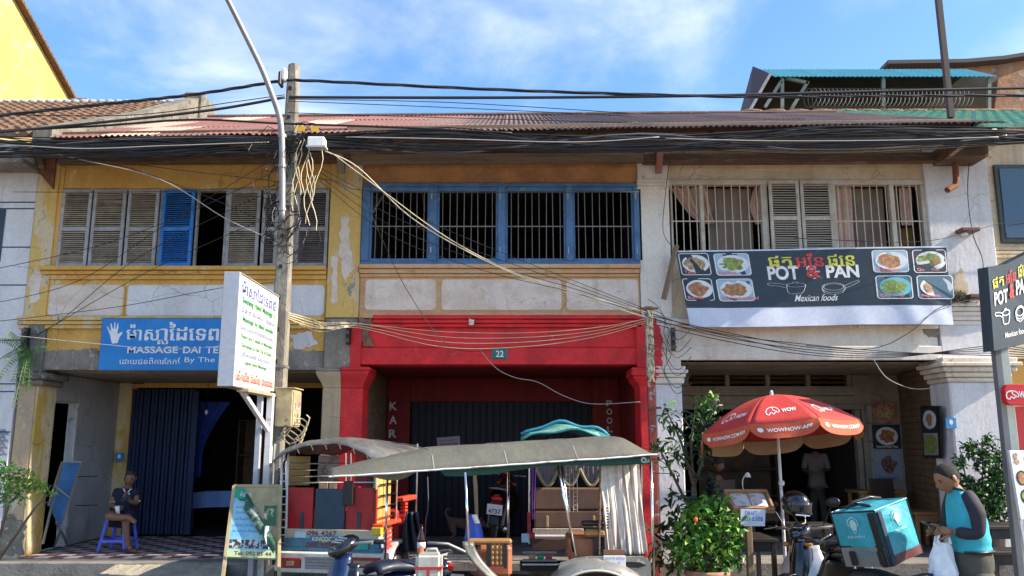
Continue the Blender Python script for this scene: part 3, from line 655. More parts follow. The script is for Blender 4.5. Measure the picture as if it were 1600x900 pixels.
B(ws, 'back_wall', dirtywhite, bx(1064), bx(1336) - .002, BY - .012, BY + .12, pz(570, BY) + .001, zc3 - .021)
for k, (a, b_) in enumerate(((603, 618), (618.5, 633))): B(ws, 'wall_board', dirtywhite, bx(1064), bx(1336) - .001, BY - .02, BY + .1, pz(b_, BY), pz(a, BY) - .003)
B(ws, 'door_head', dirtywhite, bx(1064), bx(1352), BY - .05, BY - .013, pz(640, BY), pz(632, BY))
for a in (1336, 1346): B(ws, 'door_post', dirtywhite, bx(a), bx(a + 8), BY - .045, BY + .1, ZF, pz(640.3, BY))
for k in range(9):
    z0 = ZF + k * .30; z1 = min(z0 + .295, pz(633, BY))
    if z1 > z0: B(ws, 'wall_block', M('grimy_white_blocks', (.40, .36, .31), .75, col2=(.34, .3, .26), s2=3, rnd=.1), bx(1355), 6.42, BY, BY + .1, z0, z1)
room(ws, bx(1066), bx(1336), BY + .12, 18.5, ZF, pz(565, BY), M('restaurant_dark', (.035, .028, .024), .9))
# slanting side wall of stacked brown boards
wa, wb = V((6.0, FY + .5, 0)), V((6.42, BY, 0))
nb_ = 26
for k in range(nb_):
    z0 = ZF + (zc3 - .03 - ZF) * k / nb_; z1 = ZF + (zc3 - .03 - ZF) * (k + 1) / nb_ - .006; d = random.uniform(0, .012)
    fr = frame(wa, wb - wa, (0, 0, 1), (-(wb - wa).y, (wb - wa).x, 0))
    MB().prism([(0, z0), ((wb - wa).length, z0), ((wb - wa).length, z1), (0, z1)], lambda a, b_, c: fr(a, b_, c - .05), .05 + d).build('wall_board', brick, ws)
# ---------------------------------------------------------------- roof of corrugated sheets over the three houses
def eave(x): return V((x, 10.68, 5.87 + .0165 * (x + 6)))
def ridge(x): return V((x, 16.0, 8.32 + .008 * (x + 6)))
roofm = [M('faded_pink_iron', (.23, .10, .078), .65, .1, col2=(.17, .078, .06), s2=2, col3=(.10, .05, .038), s3=7, t3=(.58, .68), rnd=.12), M('dark_rusty_iron', (.14, .085, .07), .7, .1, col2=(.10, .055, .045), s2=2.5, col3=(.30, .15, .11), s3=9, t3=(.58, .68), rnd=.2), M('pale_patch_iron', (.45, .33, .25), .6, .1, rnd=.1)]
rf = thing('corrugated_roof', 'long rusty red corrugated iron roof over the three shophouses', 'roof', (0, 13, 5.8))
def sheet(x0, x1, t0, t1, lift, mat):
    nw = 9
    def f(u, v):
        x = x0 + (x1 - x0) * u; t = t0 + (t1 - t0) * v; p = eave(x).lerp(ridge(x), t)
        return p + V((0, 0, lift + .013 * sin(u * nw * 2 * pi) + .01 * (1 - v)))
    m = MB(); m.grid(f, nw * 8, 3); return m.build('roof_sheet', mat, rf, smooth=True)
nx = 19; rr = random.Random(5)
for i in range(nx):
    x0 = -6.25 + i * .68; px = 800 + x0 * 1300 / 12
    for j in range(3):
        dk = px > 640 + rr.uniform(-90, 90)
        mt = roofm[1] if dk else roofm[0]
        if rr.random() < .03 and px < 700: mt = roofm[2]
        sheet(x0 + rr.uniform(-.01, .01), x0 + .715, j * .335 - .01 * rr.random(), min(1, j * .335 + .37), .012 * (2 - j) * .5 + .006 * (i % 2) + rr.uniform(0, .012), mt)
MB().grid(lambda u, v: ridge(-6.25 + 13 * u) + V((0, 5.3 * v, -2.45 * v + .02)), 4, 1).build('rear_slope', roofm[1], rf)
m = MB(); m.tube([ridge(-6.25 + 13 * u / 12) + V((0, 0, .02)) for u in range(13)], .05, 8); m.build('ridge_cap', roofm[1], rf)
MB().grid(lambda u, v: V((-6.25 + 13 * u, 11.75 + (4.1) * v, 5.75 + .0165 * 13 * u * (1 - v) + 2.0 * v)), 4, 1).build('ceiling_boards', oldwood, rf)
# eaves timber
for i in range(24):
    x = -6.2 + i * .56; a = eave(x) + V((0, .05, -.09)); b_ = eave(x).lerp(ridge(x), .25) + V((0, 0, -.09))
    MB().bar(a, b_, .05, .09).build('rafter', oldwood, rf, bevel=.004)
for i, (xa_, xb_) in enumerate(((-6.5, -2.3), (-2.32, 1.9), (1.88, 6.6))):
    MB().bar(eave(xa_) + V((0, .12, -.16 - .02 * i)), eave(xb_) + V((0, .12, -.16)), .08, .10).build('eave_beam', oldwood, rf, bevel=.006)
    MB().bar(V((xa_, FY - .09, zr(253))), V((xb_, FY - .09, zr(250))), .11, .14).build('wall_plate', (oldwood, M('pale_brown_timber', (.27, .19, .13), .85, col2=(.17, .12, .08), s2=4, stretch=(.3, 1, 4), bump=.4), oldwood)[i], rf, bevel=.006)
MB().bar(V((-2.3, FY - .45, zr(225))), V((6.4, FY - .45, zr(214))), .11, .15).build('purlin', M('pale_brown_timber', (.27, .19, .13)), rf, bevel=.006)
MB().bar(V((-6.5, FY - .45, zr(232))), V((-2.3, FY - .45, zr(226))), .10, .12).build('purlin', oldwood, rf, bevel=.006)
for px, mt in ((75, oldwood), (537, greypl), (1027, M('pink_flaked_wood', (.35, .16, .12), .9))): bracket(rf, px, 236, mt)
# rusty lattice corner bracket
MB().prism([(0, 0), (.42, -.02), (.42, -.16), (.2, -.24), (0, -.46)], lambda a, b_, c: P(60, 250, FY) + V((-a + .3, -c - .05, b_)), .04).build('eave_bracket', rust, rf)
for b_par, xe0, xe1 in ((ys, XL - .1, XL), (ws, 6.62, 6.72)):
    B(b_par, 'end_wall', whiteb, xe0, xe1, FY + .5, 18.7, .0, 5.9, bevel=0)
for b_par, xe0, xe1 in ((ys, XL, -2.32), (rs, -2.31, 1.9), (ws, 1.91, 6.62)):
    B(b_par, 'rear_wall', whiteb, xe0, xe1, 18.6, 18.7, .0, 6.2, bevel=0)
    B(b_par, 'upper_floor', oldwood, xe0, xe1, FY + .31, 18.6, zc3 + .06, zc3 + .2, bevel=0)
# ---------------------------------------------------------------- left neighbour: white house and tile roof
nl = thing('white_house', 'pale blue white house with thin navy lines at the edge of the street row', 'building', (-8.4, FY, 0))
B(nl, 'wall', whiteb, -12, -6.81, FY - .03, FY + .3, 0, zr(268))
for z in (317, 327, 387, 446, 532, 600, 612, 675): B(nl, 'painted_line', M('navy_line', (.03, .045, .16), .7), -12, -6.815, FY - .036, FY - .029, zr(z + .9), zr(z - .9), bevel=0)
B(nl, 'window', M('dark_glass', (.02, .025, .03), .1), -8.2, px_x(8, 365, FY), FY - .04, FY - .028, zr(410), zr(326))
B(nl, 'roof_ledge', whiteb, -9, px_x(38, 248, FY - .4), FY - .5, FY - .03, zr(262), zr(242), bevel=.01)
B(nl, 'awning', greypl, -9, px_x(40, 265, FY - .4), FY - .5, FY - .05, zr(272), zr(264), bevel=.01)
m = MB(); fw = front(0, FY - .036, 0)
for j in range(8):
    for i in range(16):
        cx = -6.87 - i * .075 - (j % 2) * .0375; cz = zr(712) + j * .045
        for r_ in (.016, .028, .040): STROKE(m, fw, [(cx + r_ * cos(t * pi / 8), cz + r_ * sin(t * pi / 8)) for t in range(9)], .005, .003 + j * .0003)
stuff(m.build('wave_pattern', M('navy_line', (.03, .045, .16)), nl))
tr = thing('tiled_roof', 'old brown clay tile roof beside the mossy grey parapet', 'roof', (-9, 13, 5.9))
m = MB()
def tp(x, t): return V((x, 10.9 + 5.1 * t, 6.02 + 2.62 * t))
nt_ = 26
for j in range(nt_):
    for i in range(38):
        x = -12.6 + i * .165 + .02 * (j % 2); t0 = j / nt_; p = tp(x, t0); q = tp(x, t0 + 1.15 / nt_)
        h = rr.uniform(0, .012)
        if x > -6.5: continue
        a = [p + V((.0, 0, .0 + h)), p + V((.05, 0, .05 + h)), p + V((.11, 0, .05 + h)), p + V((.158, 0, h))]
        b2 = [q + V((.0, 0, -.02 + h)), q + V((.05, 0, .025 + h)), q + V((.11, 0, .025 + h)), q + V((.158, 0, -.02 + h))]
        m.add(a + b2 + [p + V((0, 0, -.03)), p + V((.158, 0, -.03))], [(0, 1, 5, 4), (1, 2, 6, 5), (2, 3, 7, 6), (8, 9, 3, 2, 1, 0)])
stuff(m.build('roof_tile', M('brown_clay_tile', (.17, .095, .055), .85, col2=(.11, .065, .042), s2=5, col3=(.07, .055, .04), s3=12, t3=(.55, .66), bump=.5), tr))
m = MB()
for i in range(36): m.ball(tp(-12.4 + i * .175, 1.0) + V((0, 0, .02)), (.095, .08, .055), 8)
stuff(m.build('ridge_tile', M('blue_grey_ridge_tile', (.30, .38, .48), .6), tr))
MB().add([tp(-12.6, 0), tp(-6.4, 0), tp(-6.4, 1), tp(-12.6, 1)], [(0, 1, 2, 3)]).build('roof_deck', oldwood, tr).location.z -= .05
# parapet between the roofs
pp = thing('parapet_wall', 'stained grey plaster parapet stepping up between tile roof and iron roof', 'wall', (-6.4, 13.5, 6))
pf = [(10.75, 5.8), (16.3, 8.0), (16.3, 8.66), (15.7, 8.62), (15.2, 8.36), (13.5, 7.42), (10.75, 6.06)]
MB().prism(pf, lambda a, b_, c: V((-6.52 + c, a, b_)), .26).build('wall', M('stained_grey_plaster', (.22, .20, .165), .92, col2=(.14, .125, .10), s2=2.5, col3=(.07, .065, .055), s3=6, t3=(.55, .62), bump=.6, bs=20), pp)
MB().box((-6.56, 15.66, 8.1), (-6.18, 16.4, 8.74)).build('end_block', mould, pp, bevel=.03)
# yellow gable behind
yg = thing('gable_house', 'tall sunlit yellow gable wall with tiled verge above the roofs', 'building', (-12.3, 18, 0))
prof = [(12, 4), (23, 4), (23, 10.2), (18.3, 12.45), (16, 13.5), (12, 11.8)]
MB().prism(prof, lambda a, b_, c: V((-12 - c, a, b_)), 6).build('wall', M('sunlit_yellow_render', (.52, .36, .12), .85, col2=(.49, .33, .10), s2=.9, col3=(.54, .41, .2), s3=1.6, bump=.1), yg)
MB().prism([(20.9, 9.6), (22.9, 8.6), (22.9, 10.28), (21.4, 10.9)], lambda a, b_, c: V((-11.99 + c, a, b_)), .012).build('render_patch', whiteb, yg)
m = MB()
for k in range(44):
    t = k / 43; y = 16 + 7.2 * t; z = 13.5 - 3.44 * t; m.obox((-12.0, y, z + .05), (.34, .2, .07), MX.Rotation(RD(-28), 3, 'X'))
stuff(m.build('verge_tile', M('brown_clay_tile', (.25, .14, .075)), yg))
MB().box((-12, 21.2, 9.2), (-11.5, 25.5, 11.0)).build('rear_block', greypl, yg)
# ---------------------------------------------------------------- right: green roof, roof shelter, brick wall
gr = thing('green_tile_roof', 'bright green tile roof past the end of the rusty iron roof', 'roof', (9.5, 13, 6))
m = MB(); 
def gp(x, t): return V((x, 11.2 + 5.4 * t, 6.28 + 2.42 * t))
for j in range(16):
    for i in range(40):
        x = 6.55 + i * .2
        if x < 6.55 + .0: continue
        t0 = j / 16; p = gp(x, t0); q = gp(x, t0 + 1.1 / 16)
        m.add([p, p + V((.06, 0, .04)), p + V((.14, 0, .04)), p + V((.195, 0, 0)), q + V((0, 0, -.03)), q + V((.06, 0, .01)), q + V((.14, 0, .01)), q + V((.195, 0, -.03)), p + V((0, 0, -.04)), p + V((.195, 0, -.04))], [(0, 1, 5, 4), (1, 2, 6, 5), (2, 3, 7, 6), (8, 9, 3, 2, 1, 0)])
stuff(m.build('roof_tile', M('green_glazed_tile', (.07, .30, .17), .5, col2=(.045, .2, .12), s2=4, col3=(.15, .34, .24), s3=12), gr))
MB().add([gp(6.5, 0), gp(14.6, 0), gp(14.6, 1), gp(6.5, 1)], [(0, 1, 2, 3)]).build('roof_deck', oldwood, gr).location.z -= .06
for i in range(16): MB().ball(gp(6.7 + i * .5 - 1.6, 1.02) + V((0, 0, .02)), (.24, .07, .03), 8).build('ridge_tile', M('tan_ridge', (.36, .24, .15), .9, bump=.4), gr)
rh = thing('roof_shelter', 'open roof terrace shelter with thin teal roofing above the rusty roof', 'shelter', (8.2, 18, 8))
Ys = 17.2
a, b_ = P(1212, 121, Ys), P(1562, 121, Ys)
c0 = P(1205, 113, Ys + .0)
nsh = 24
for k in range(nsh):
    xa_ = a.x + (b_.x - a.x) * k / nsh; xb_ = a.x + (b_.x - a.x) * (k + 1.06) / nsh
    MB().grid(lambda u, v: V((xa_ + (xb_ - xa_) * u, Ys + 1.2 * v, a.z + .74 * v + .03 * abs(sin(u * 2 * pi)))), 8, 1).build('roof_sheet', M('teal_roof_sheet', (.05, .30, .36), .45, rnd=.1), rh)
e0 = P(1172, 172, Ys); e1 = P(1204, 115, Ys)
MB().add([e0, e1, e1 + V((0, 1.2, .74)), e0 + V((0, 1.2, 0))], [(0, 1, 2, 3)]).build('side_sheet', M('dark_purple_sheet', (.07, .05, .055), .7), rh, solid=.03)
MB().bar(e0, e1, .06).build('edge_beam', greywood, rh)
B(rh, 'rear_wall', M('shadow_olive', (.06, .045, .03), .9, col2=(.035, .03, .025), s2=1.5), a.x - .2, b_.x + .4, Ys + 1.1, Ys + 1.2, 7.6, a.z + .62)  # dark sheet; the shade under the shelter roof is put into its colour
for p, q in (((1222, 175), (1222, 122)), ((1232, 178), (1262, 128)), ((1195, 168), (1220, 128)), ((1228, 122), (1262, 130)), ((1545, 180), (1545, 122)), ((1380, 180), (1380, 122))):
    MB().bar(P(*p, Ys + .1), P(*q, Ys + .1), .07).build('post', M('grey_green_timber', (.22, .24, .2), .8), rh)
B(rh, 'low_wall', M('orange_ridge_wall', (.5, .27, .14), .9, col2=(.35, .2, .11), s2=4), P(1270, 176, Ys).x, b_.x + 1, Ys - .05, Ys + .05, pz(184, Ys), pz(171, Ys))
m = MB()
pts = []
for k in range(1250):
    u = k / 1250; ang = u * 2 * pi * 38; p = P(1262 + 250 * u, 153, Ys - .1); pts.append(p + V((.12 * cos(ang), .1 * sin(ang), .26 * sin(ang + .6))))
m.tube(pts, .008, 4); tag(m.build('barbed_wire_coil', M('dull_wire', (.12, .11, .09), .7, .3)), 'coiled barbed wire strung across the open roof terrace', 'barbed wire')
bw = thing('firewall', 'tall weathered orange brick firewall rising behind the teal roof', 'wall', (11.3, 20.4, 8))
bp = [P(1380, 108, 20.6), P(1500, 106, 20.6), P(1560, 101, 20.6), P(1640, 88, 20.6), P(1700, 85, 20.6)]
vs = [(p.x, p.z) for p in bp] + [(bp[-1].x, 7), (bp[0].x, 7)]
MB().prism(vs, lambda a, b_, c: V((a, 20.6 + c, b_)), .4).build('wall', M('orange_brick', (.44, .21, .11), .9, col2=(.30, .16, .1), s2=3, col3=(.36, .32, .26), s3=4, t3=(.54, .6), bump=.8, bs=10), bw)
m = MB()
for p, q in zip(bp[:-1], bp[1:]): m.bar(p + V((0, -.06, .06)), q + V((0, -.06, .06)), .5, .1)
m.build('coping', M('dark_coping', (.10, .085, .08), .8), bw)
side = [P(1562, 121, 17.6), P(1640, 92, 17.6), P(1640, 190, 17.6), P(1555, 178, 17.6)]
MB().prism([(p.x, p.z) for p in side], lambda a, b_, c: V((a, 17.65 + c, b_)), .3).build('wall', M('orange_brick', (.44, .21, .11)), bw)
# right neighbour past the last white pier
nr = thing('cream_house', 'cream plastered house with a dark glazed window past the last white pier', 'building', (8.5, FY, 0))
B(nr, 'wall', creamwall, XD1 + .005, 12, FY + .02, FY + .3, zr(560), zr(205))
B(nr, 'window_frame', M('dark_grey_frame', (.06, .06, .06), .5), px_x(1558, 320, FY), px_x(1640, 320, FY), FY - .03, FY + .04, zr(380), zr(258))
B(nr, 'window_pane', M('blue_dark_glass', (.03, .07, .11), .06, spec=.8), px_x(1564, 320, FY), px_x(1640, 320, FY), FY - .045, FY - .031, zr(373), zr(264))
for z in (386, 392, 398): B(nr, 'cornice', creamwall, XD1 + .02, 12, FY - .03 + .01 * (z % 3), FY + .02, zr(z + 5), zr(z))
B(nr, 'wall', yel, XD1 + .02, 12, FY + .15, FY + .3, ZF, zr(561))
B(nr, 'cornice_end', white, px_x(1532, 232, FY - .4), px_x(1556, 232, FY - .4), FY - .7, FY - .02, zr(246), zr(228), bevel=.02)
# eave box at the right with its rusty pipe
B(rf, 'eave_box', oldwood, px_x(1470, 240, FY - .3), px_x(1532, 240, FY - .3), FY - .5, FY - .06, zr(262), zr(240))
mast = thing('roof_mast', 'rusty brown steel mast rising through the end of the iron roof', 'mast', P(1485, 185, 11.9))
MB().bar(P(1486, 184, 11.9), P(1463, -30, 11.9), .078).build('post', M('brown_steel_mast', (.085, .065, .06), .7, .2), mast)
dp = thing('downpipe', 'short rusty downpipe elbow under the eave box', 'pipe', P(1493, 260, FY - .2))
MB().tube([P(1492, 245, FY - .2), P(1494, 282, FY - .2), P(1492, 290, FY - .2), P(1480, 297, FY - .25)], .045, 8).build('pipe', rust, dp)
# small ledges on the last white pier
for px, py in ((1507, 362), (1520, 465)):
    lb = thing('pier_lamp_bracket', 'small brown lamp bracket ' + ('high up on the last white pier' if py < 400 else 'with a white shade on the pier cornice'), 'bracket', P(px, py, FY - .15))
    a_ = P(px - 12, py, FY - .1)
    MB().box((a_.x, FY - .24, a_.z - .02), (a_.x + .26, FY - .05, a_.z + .03)).build('plate', M('brown_metal', (.13, .05, .04), .5), lb, bevel=.008)
    MB().ball(P(px + 0, py + 4, FY - .14), (.05, .05, .03), 10).build('lamp', paperw, lb, smooth=True)
# ================================================================ SIGNS
def bilin(c, Y0=None, wave=None, normal=V((0, -1, 0))):
    """c: corner points bottom-left, bottom-right, top-right, top-left in space; a, b in 0..1"""
    bl, br, tr_, tl = c
    def f(a, b_, cc=0):
        p = bl.lerp(br, a).lerp(tl.lerp(tr_, a), b_)
        if wave: p = p + normal * wave(a, b_)
        return p + normal * cc
    return f
SP = {}
# blue massage sign
ms = thing('shop_sign', 'bright blue massage sign with white hand over the yellow arcade', 'sign', P(290, 577, FY - .2))
Yg = FY - .18
x0, x1 = px_x(157, 537, Yg), px_x(428, 537, Yg); z0, z1 = pz(578, Yg), pz(498, Yg)
MB().box((x0, Yg, z0), (x1, Yg + .07, z1)).build('sign_panel', signblue, ms, bevel=.004)
MB().box((x0 - .01, Yg + .01, z0 - .012), (x1 + .01, Yg + .075, z1 + .012)).build('sign_frame', navy, ms, bevel=.004)
fs = front(0, Yg, 0)
def GX(p): return px_x(p, 537, Yg)
def GZ(p): return pz(p, Yg)
m = MB(); T(m, fs, 'ម៉ាស', GX(196), GZ(532), GX(247), GZ(507), bold=0, heavy=3); m.build('lettering', letterw, ms); m = MB(); T(m, fs, 'ាៃដេទពយ', GX(249), GZ(532), GX(372), GZ(503), bold=0, heavy=3); T(m, fs, 'ស', GX(246), GZ(538), GX(262), GZ(531), bold=0, heavy=2, c=.006); m.build('lettering', letterw, ms)
for a_, b_, s_ in ((200, 279, 'MASSAGE'), (287, 314, 'DAI'), (322, 352, 'TEP')): m = MB(); T(m, fs, s_, GX(a_), GZ(552), GX(b_), GZ(541.5), bold=.022); m.build('lettering', letterw, ms)
m = MB(); T(m, fs, 'េដាយជនពិការែភក', GX(189), GZ(569), GX(278), GZ(559), bold=0, heavy=1); m.build('lettering', letterw, ms); m = MB(); T(m, fs, '( By The Blind )', GX(280), GZ(568.5), GX(386), GZ(558), bold=0); m.build('lettering', letterw, ms)
hand_o = [(168, 517), (171, 524), (174, 534), (176, 537), (184, 536), (186, 527), (190, 521), (190, 518), (186, 520), (182, 522), (183, 512), (182.5, 505), (181, 505), (180, 514), (178.5, 514), (177.5, 503.5), (176, 503.5), (176, 514), (174.5, 514), (171.5, 505), (170, 505.5), (172, 516), (171, 518), (166.5, 510), (165, 511)]
m = MB(); pp_ = [fs(GX(a_), GZ(b_), .004) for a_, b_ in hand_o]; m.add(pp_, [tuple(range(len(pp_)))]); m.build('hand_emblem', letterw, ms)
# perpendicular white light box on a post
ls = thing('light_box_sign', 'white light box sign with green and navy writing beside the concrete pole', 'sign', (-2.94, 9.35, 2.4))
bz0, bz1 = 2.42, 3.60
MB().box((-3.02, 8.6, bz0), (-2.872, 10.1, bz1)).build('sign_panel', M('light_box_white', (.66, .64, .55), .5, streak=.25), ls, bevel=.006)
MB().box((-3.03, 8.585, bz0 - .01), (-2.862, 8.625, bz1 + .01)).build('sign_edge', M('grey_blue_edge', (.40, .43, .50), .5), ls, bevel=.004)
for zz in (bz0 - .012, bz1): MB().box((-3.03, 8.626, zz), (-2.862, 10.11, zz + .012)).build('sign_edge', greypl, ls)
fr = frame((-2.872, 8.6, bz0), (0, 1, 0), (0, 0, 1), (1, 0, 0)); H_ = bz1 - bz0
lines = [('ម៉ាសាៃដេទព៥', .10, 1.38, .83, .965, letterb, 0, 1), ('Seening Hand Massage 5', .14, 1.36, .735, .81, letterg, .022, 0), ('ជំនាញសេម់លា ជាងេគ', .14, 1.36, .655, .72, letterb, 0, 0), ('Massage by blind people', .18, 1.32, .575, .635, letterg, .022, 0), ('ជំនយសុខភាពនិងែកសរស', .12, 1.36, .50, .56, letterb, 0, 0), ('There are 3 kinds of Massages', .14, 1.34, .425, .475, letterg, .016, 0), ('European & Hut Oil of Body', .20, 1.30, .345, .395, letterg, .016, 0), ('ជាវីរសេលើល សសកុលល', .22, 1.24, .265, .325, letterb, 0, 0), ('Japan style Massage', .34, 1.14, .20, .245, letterg, .016, 0), ('េលីកេជីង ជំេសីល ជានេពល', .06, 1.42, .05, .14, letterr, 0, 1)]
for s_, a_, b_, c_, d_, mt, bo, hv in lines:
    m = MB(); T(m, fr, s_, a_, c_ * H_, b_, d_ * H_, bold=bo, heavy=hv); m.build('lettering', mt, ls)
MB().box((-2.86, 9.78, -.02), (-2.79, 9.85, bz0 - .013)).build('post', steelw, ls, bevel=.004)
MB().box((-2.95, 9.70, -.02), (-2.89, 9.76, bz0 - .013)).build('post', M('lavender_grey_steel', (.38, .39, .45), .5, col2=(.25, .2, .18), s2=6, t2=(.58, .66)), ls, bevel=.004)
MB().bar((-2.9, 8.95, bz0 - .02), (-2.83, 9.77, 1.98), .045).build('brace', steelw, ls)
MB().box((-2.93, 8.9, bz0 - .05), (-2.80, 10.0, bz0 - .013)).build('bracket', M('tan_steel', (.4, .33, .22), .5), ls, bevel=.004)
MB().box((-2.788, 9.79, 1.15), (-2.783, 9.845, 1.8)).build('sticker', paperw, ls)
# A frame poster with the curled sheet
af = thing('poster_stand', 'tan poster stand with a torn curling blue and green massage sheet', 'sign', P(390, 900, 9.4))
c = [P(352, 872, 9.3), P(436, 875, 9.3), P(437, 760, 9.55), P(366, 760, 9.55)]
fa = bilin(c, normal=V((0, -1, .15)))
m = MB(); m.prism([(0, 0), (1, 0), (1, 1), (0, 1)], lambda a_, b_, cc: fa(a_, b_, -cc), .03); m.build('board', M('tan_board', (.42, .35, .2), .8, col2=(.33, .26, .15), s2=4), af)
for a_, b_ in ((0, 1), (1, 1)): MB().bar(fa(a_, 1.01, 0), fa(a_, -.35, 0), .035).build('leg', M('tan_board', (.4, .3, .2)), af)
MB().bar(fa(0, 1.01, 0), fa(1, 1.01, 0), .03).build('frame_rail', M('tan_board', (.4, .3, .2)), af)
shp = M('sheet_green_blue', (.20, .50, .70), .5, col2=(.33, .62, .70), s2=4)
m = MB(); pts = [(.02, .02), (.97, .02), (.93, .10), (.86, .28), (.52, .62), (.24, .98), (.03, .98)]
m.prism(pts, lambda a_, b_, cc: fa(a_, b_, .006 + cc), .003); m.build('poster', shp, af)
m = MB(); m.prism([(.02, .85), (.42, .74), (.24, .98), (.03, .98)], lambda a_, b_, cc: fa(a_, b_, .0105 + cc), .002); m.build('poster_band', M('poster_green', (.015, .30, .16), .5), af)
m = MB(); m.prism([(.02, .02), (.97, .02), (.93, .12), (.02, .12)], lambda a_, b_, cc: fa(a_, b_, .0105 + cc), .002); m.build('poster_band', M('poster_pale_green', (.52, .66, .36), .5), af)
m = MB(); T(m, fa, 'Tel: 092 85 44', .16, .045, .86, .10, c=.014, bold=.02); m.build('lettering', M('brown_letter', (.2, .06, .03), .6), af)
m = MB(); T(m, fa, 'ម៉ាសាេទព', .16, .85, .40, .93, c=.014, bold=0, heavy=1); m.build('lettering', paperw, af)
m = MB(); T(m, fa, 'Seeing', .14, .78, .34, .83, c=.014, bold=.02); m.build('lettering', letterk, af)
for k, (s_, a_, b_) in enumerate((('សេម់លា ជាង', .1, .46), ('ជំនយសុខភាព', .1, .52), ('ជាវីរសេលើល', .1, .6), ('េសីល ជានេពល', .08, .66), ('សុខភាពនិងសរស', .08, .7))): m = MB(); T(m, fa, s_, a_, .69 - k * .085, b_, .735 - k * .085, c=.010, bold=0); m.build('lettering', letterb, af)
for k in range(3):
    m = MB(); RECT(m, fa, .05 + k * .3, .14, .32 + k * .3, .255, .011); m.build('photo_print', M('dark_photo', (.04, .04, .05), .5, col2=(.6, .55, .5), s2=24, t2=(.5, .54)), af)
# curl of the sheet
m = MB(); m.grid(lambda u, v: fa(.26 + .66 * u + .05 * sin(v * 3), .97 - .70 * u - (.28 * v) * (1 - .3 * u), .02 + .05 * sin(v * 2.6) + .02 * u), 16, 8); m.build('curled_sheet', M('curl_green', (.008, .075, .045), .5, col2=(.30, .36, .30), s2=12, t2=(.52, .60)), af, smooth=True)
m = MB(); m.grid(lambda u, v: fa(.72 + .2 * u * (1 - v) + .1 * v, .46 - .32 * v + .06 * u, .03 + .08 * sin(u * 4 + v * 3)), 8, 8); m.build('curled_sheet', M('curl_back', (.5, .56, .56), .5), af, smooth=True)
MB().box((P(412, 800, 9.2).x, 9.21, pz(822, 9.2)), (P(432, 800, 9.2).x, 9.215, pz(790, 9.2))).build('sheet_flap', M('curl_green', (.015, .26, .13)), af)

# the long banner
bn = thing('banner', 'long black vinyl restaurant banner with food pictures hung under the white windows', 'banner', P(1270, 510, 11.3))
Yb = 11.24
cb_ = [P(1078, 511, Yb), P(1489, 507, Yb), P(1480, 384, Yb), P(1055, 392, Yb)]
wv = lambda a_, b_: .010 * sin(a_ * 9 + b_ * 2) + .006 * sin(a_ * 23 + 3 * b_) * (1 - b_) + .006 * (1 - b_) * sin(a_ * 31) + .02 * (1 - b_) ** 2 + .006 * sin(a_ * 60 + b_ * 9) * (abs(a_ - .5) * 2) ** 2
fbn0 = bilin(cb_, wave=wv)
fbn = lambda a_, b_, c_=0: fbn0(a_, b_ - (.018 * (1 - b_) * sin(a_ * 7) * .5), c_)
vs_split = .245
m = MB(); m.grid(lambda u, v: fbn(u, v, 0), 120, 24); m.build('vinyl_sheet', vinylwhite, bn, smooth=True)
m = MB(); m.grid(lambda u, v: fbn(.0 + .998 * u, vs_split + (1 - vs_split - .02) * v, .003), 120, 20); m.build('printed_field', vinylblack, bn, smooth=True)
def bu(px, py): return (px - (1055 + (1078 - 1055) * (py - 388) / 121)) / (425 - 14 * (py - 388) / 121)
def bvv(px, py): return 1 - (py - (392 - 8 * (px - 1055) / 425)) / 120.5
def BP(px, py): return bu(px, py), bvv(px, py)
def btext(s, pa, pb, c_=.007, bold=.02, mat=letterw, heavy=0, shear=0, nm='lettering'):
    a0, b1 = BP(*pa); a1, b0 = bu(pb[0], pa[1]), bvv(pb[0], pb[1]); m = MB(); T(m, fbn, s, a0, b0, a1, b1, c=c_, bold=bold, heavy=heavy, shear=shear); m.build(nm, mat, bn)
btext('ផត', (1199, 400), (1234, 417), bold=0, mat=lettery, heavy=3)
btext('អែន', (1241, 396), (1283, 417), bold=0, mat=M('coral_lettering', (.75, .06, .05), .6), heavy=3)
btext('ផេន', (1291, 398), (1332, 416), bold=0, mat=lettery, heavy=3)
btext('POT', (1198, 416), (1247, 437), bold=.035)
btext('&', (1256, 415), (1282, 436), bold=.05, mat=letterw, c_=.006); btext('&', (1258, 417), (1280, 434), bold=.01, c_=.010, mat=M('coral_lettering', (.75, .06, .05)))
btext('PAN', (1289, 415), (1340, 434), bold=.035)
btext('Mexican foods', (1240, 461), (1306, 470), bold=.01, shear=.12)
def loop(cx, cy, rx, ry, n=26, a0=0, a1=2 * pi): return [BP(cx + rx * cos(a0 + (a1 - a0) * k / n), cy + ry * sin(a0 + (a1 - a0) * k / n)) for k in range(n + (0 if a1 - a0 > 6.2 else 1))]
def pot_art(parent, f, tr_, wd, mt, cc=.006):
    m = MB(); st = lambda pts, closed=False: STROKE(m, f, [tr_(*p) for p in pts], wd, cc, closed)
    el = lambda cx, cy, rx, ry: [(cx + rx * cos(k * pi / 13), cy + ry * sin(k * pi / 13)) for k in range(26)]
    st(el(1244, 445.5, 14.5, 3.2), True); st([(1229, 446), (1231, 456), (1234, 459), (1252, 459), (1256, 455), (1259, 446)]); st([(1238, 442), (1240, 440.5), (1245, 440.5), (1247, 442)])
    st([(1229, 450), (1218, 447), (1202, 446), (1199, 443.5), (1203, 442), (1218, 443), (1229, 445)])
    m2 = st(el(1302, 450, 18, 7.6), True); st(el(1302, 449, 15.5, 5), True); st([(1284, 452), (1288, 458), (1302, 461), (1316, 458), (1320, 452)])
    st([(1319, 447), (1330, 442), (1341, 438), (1341.5, 441), (1332, 446), (1320, 451)])
    return m.build('pot_and_pan_drawing', mt, parent)
pot_art(bn, fbn, BP, .0022, letterw)
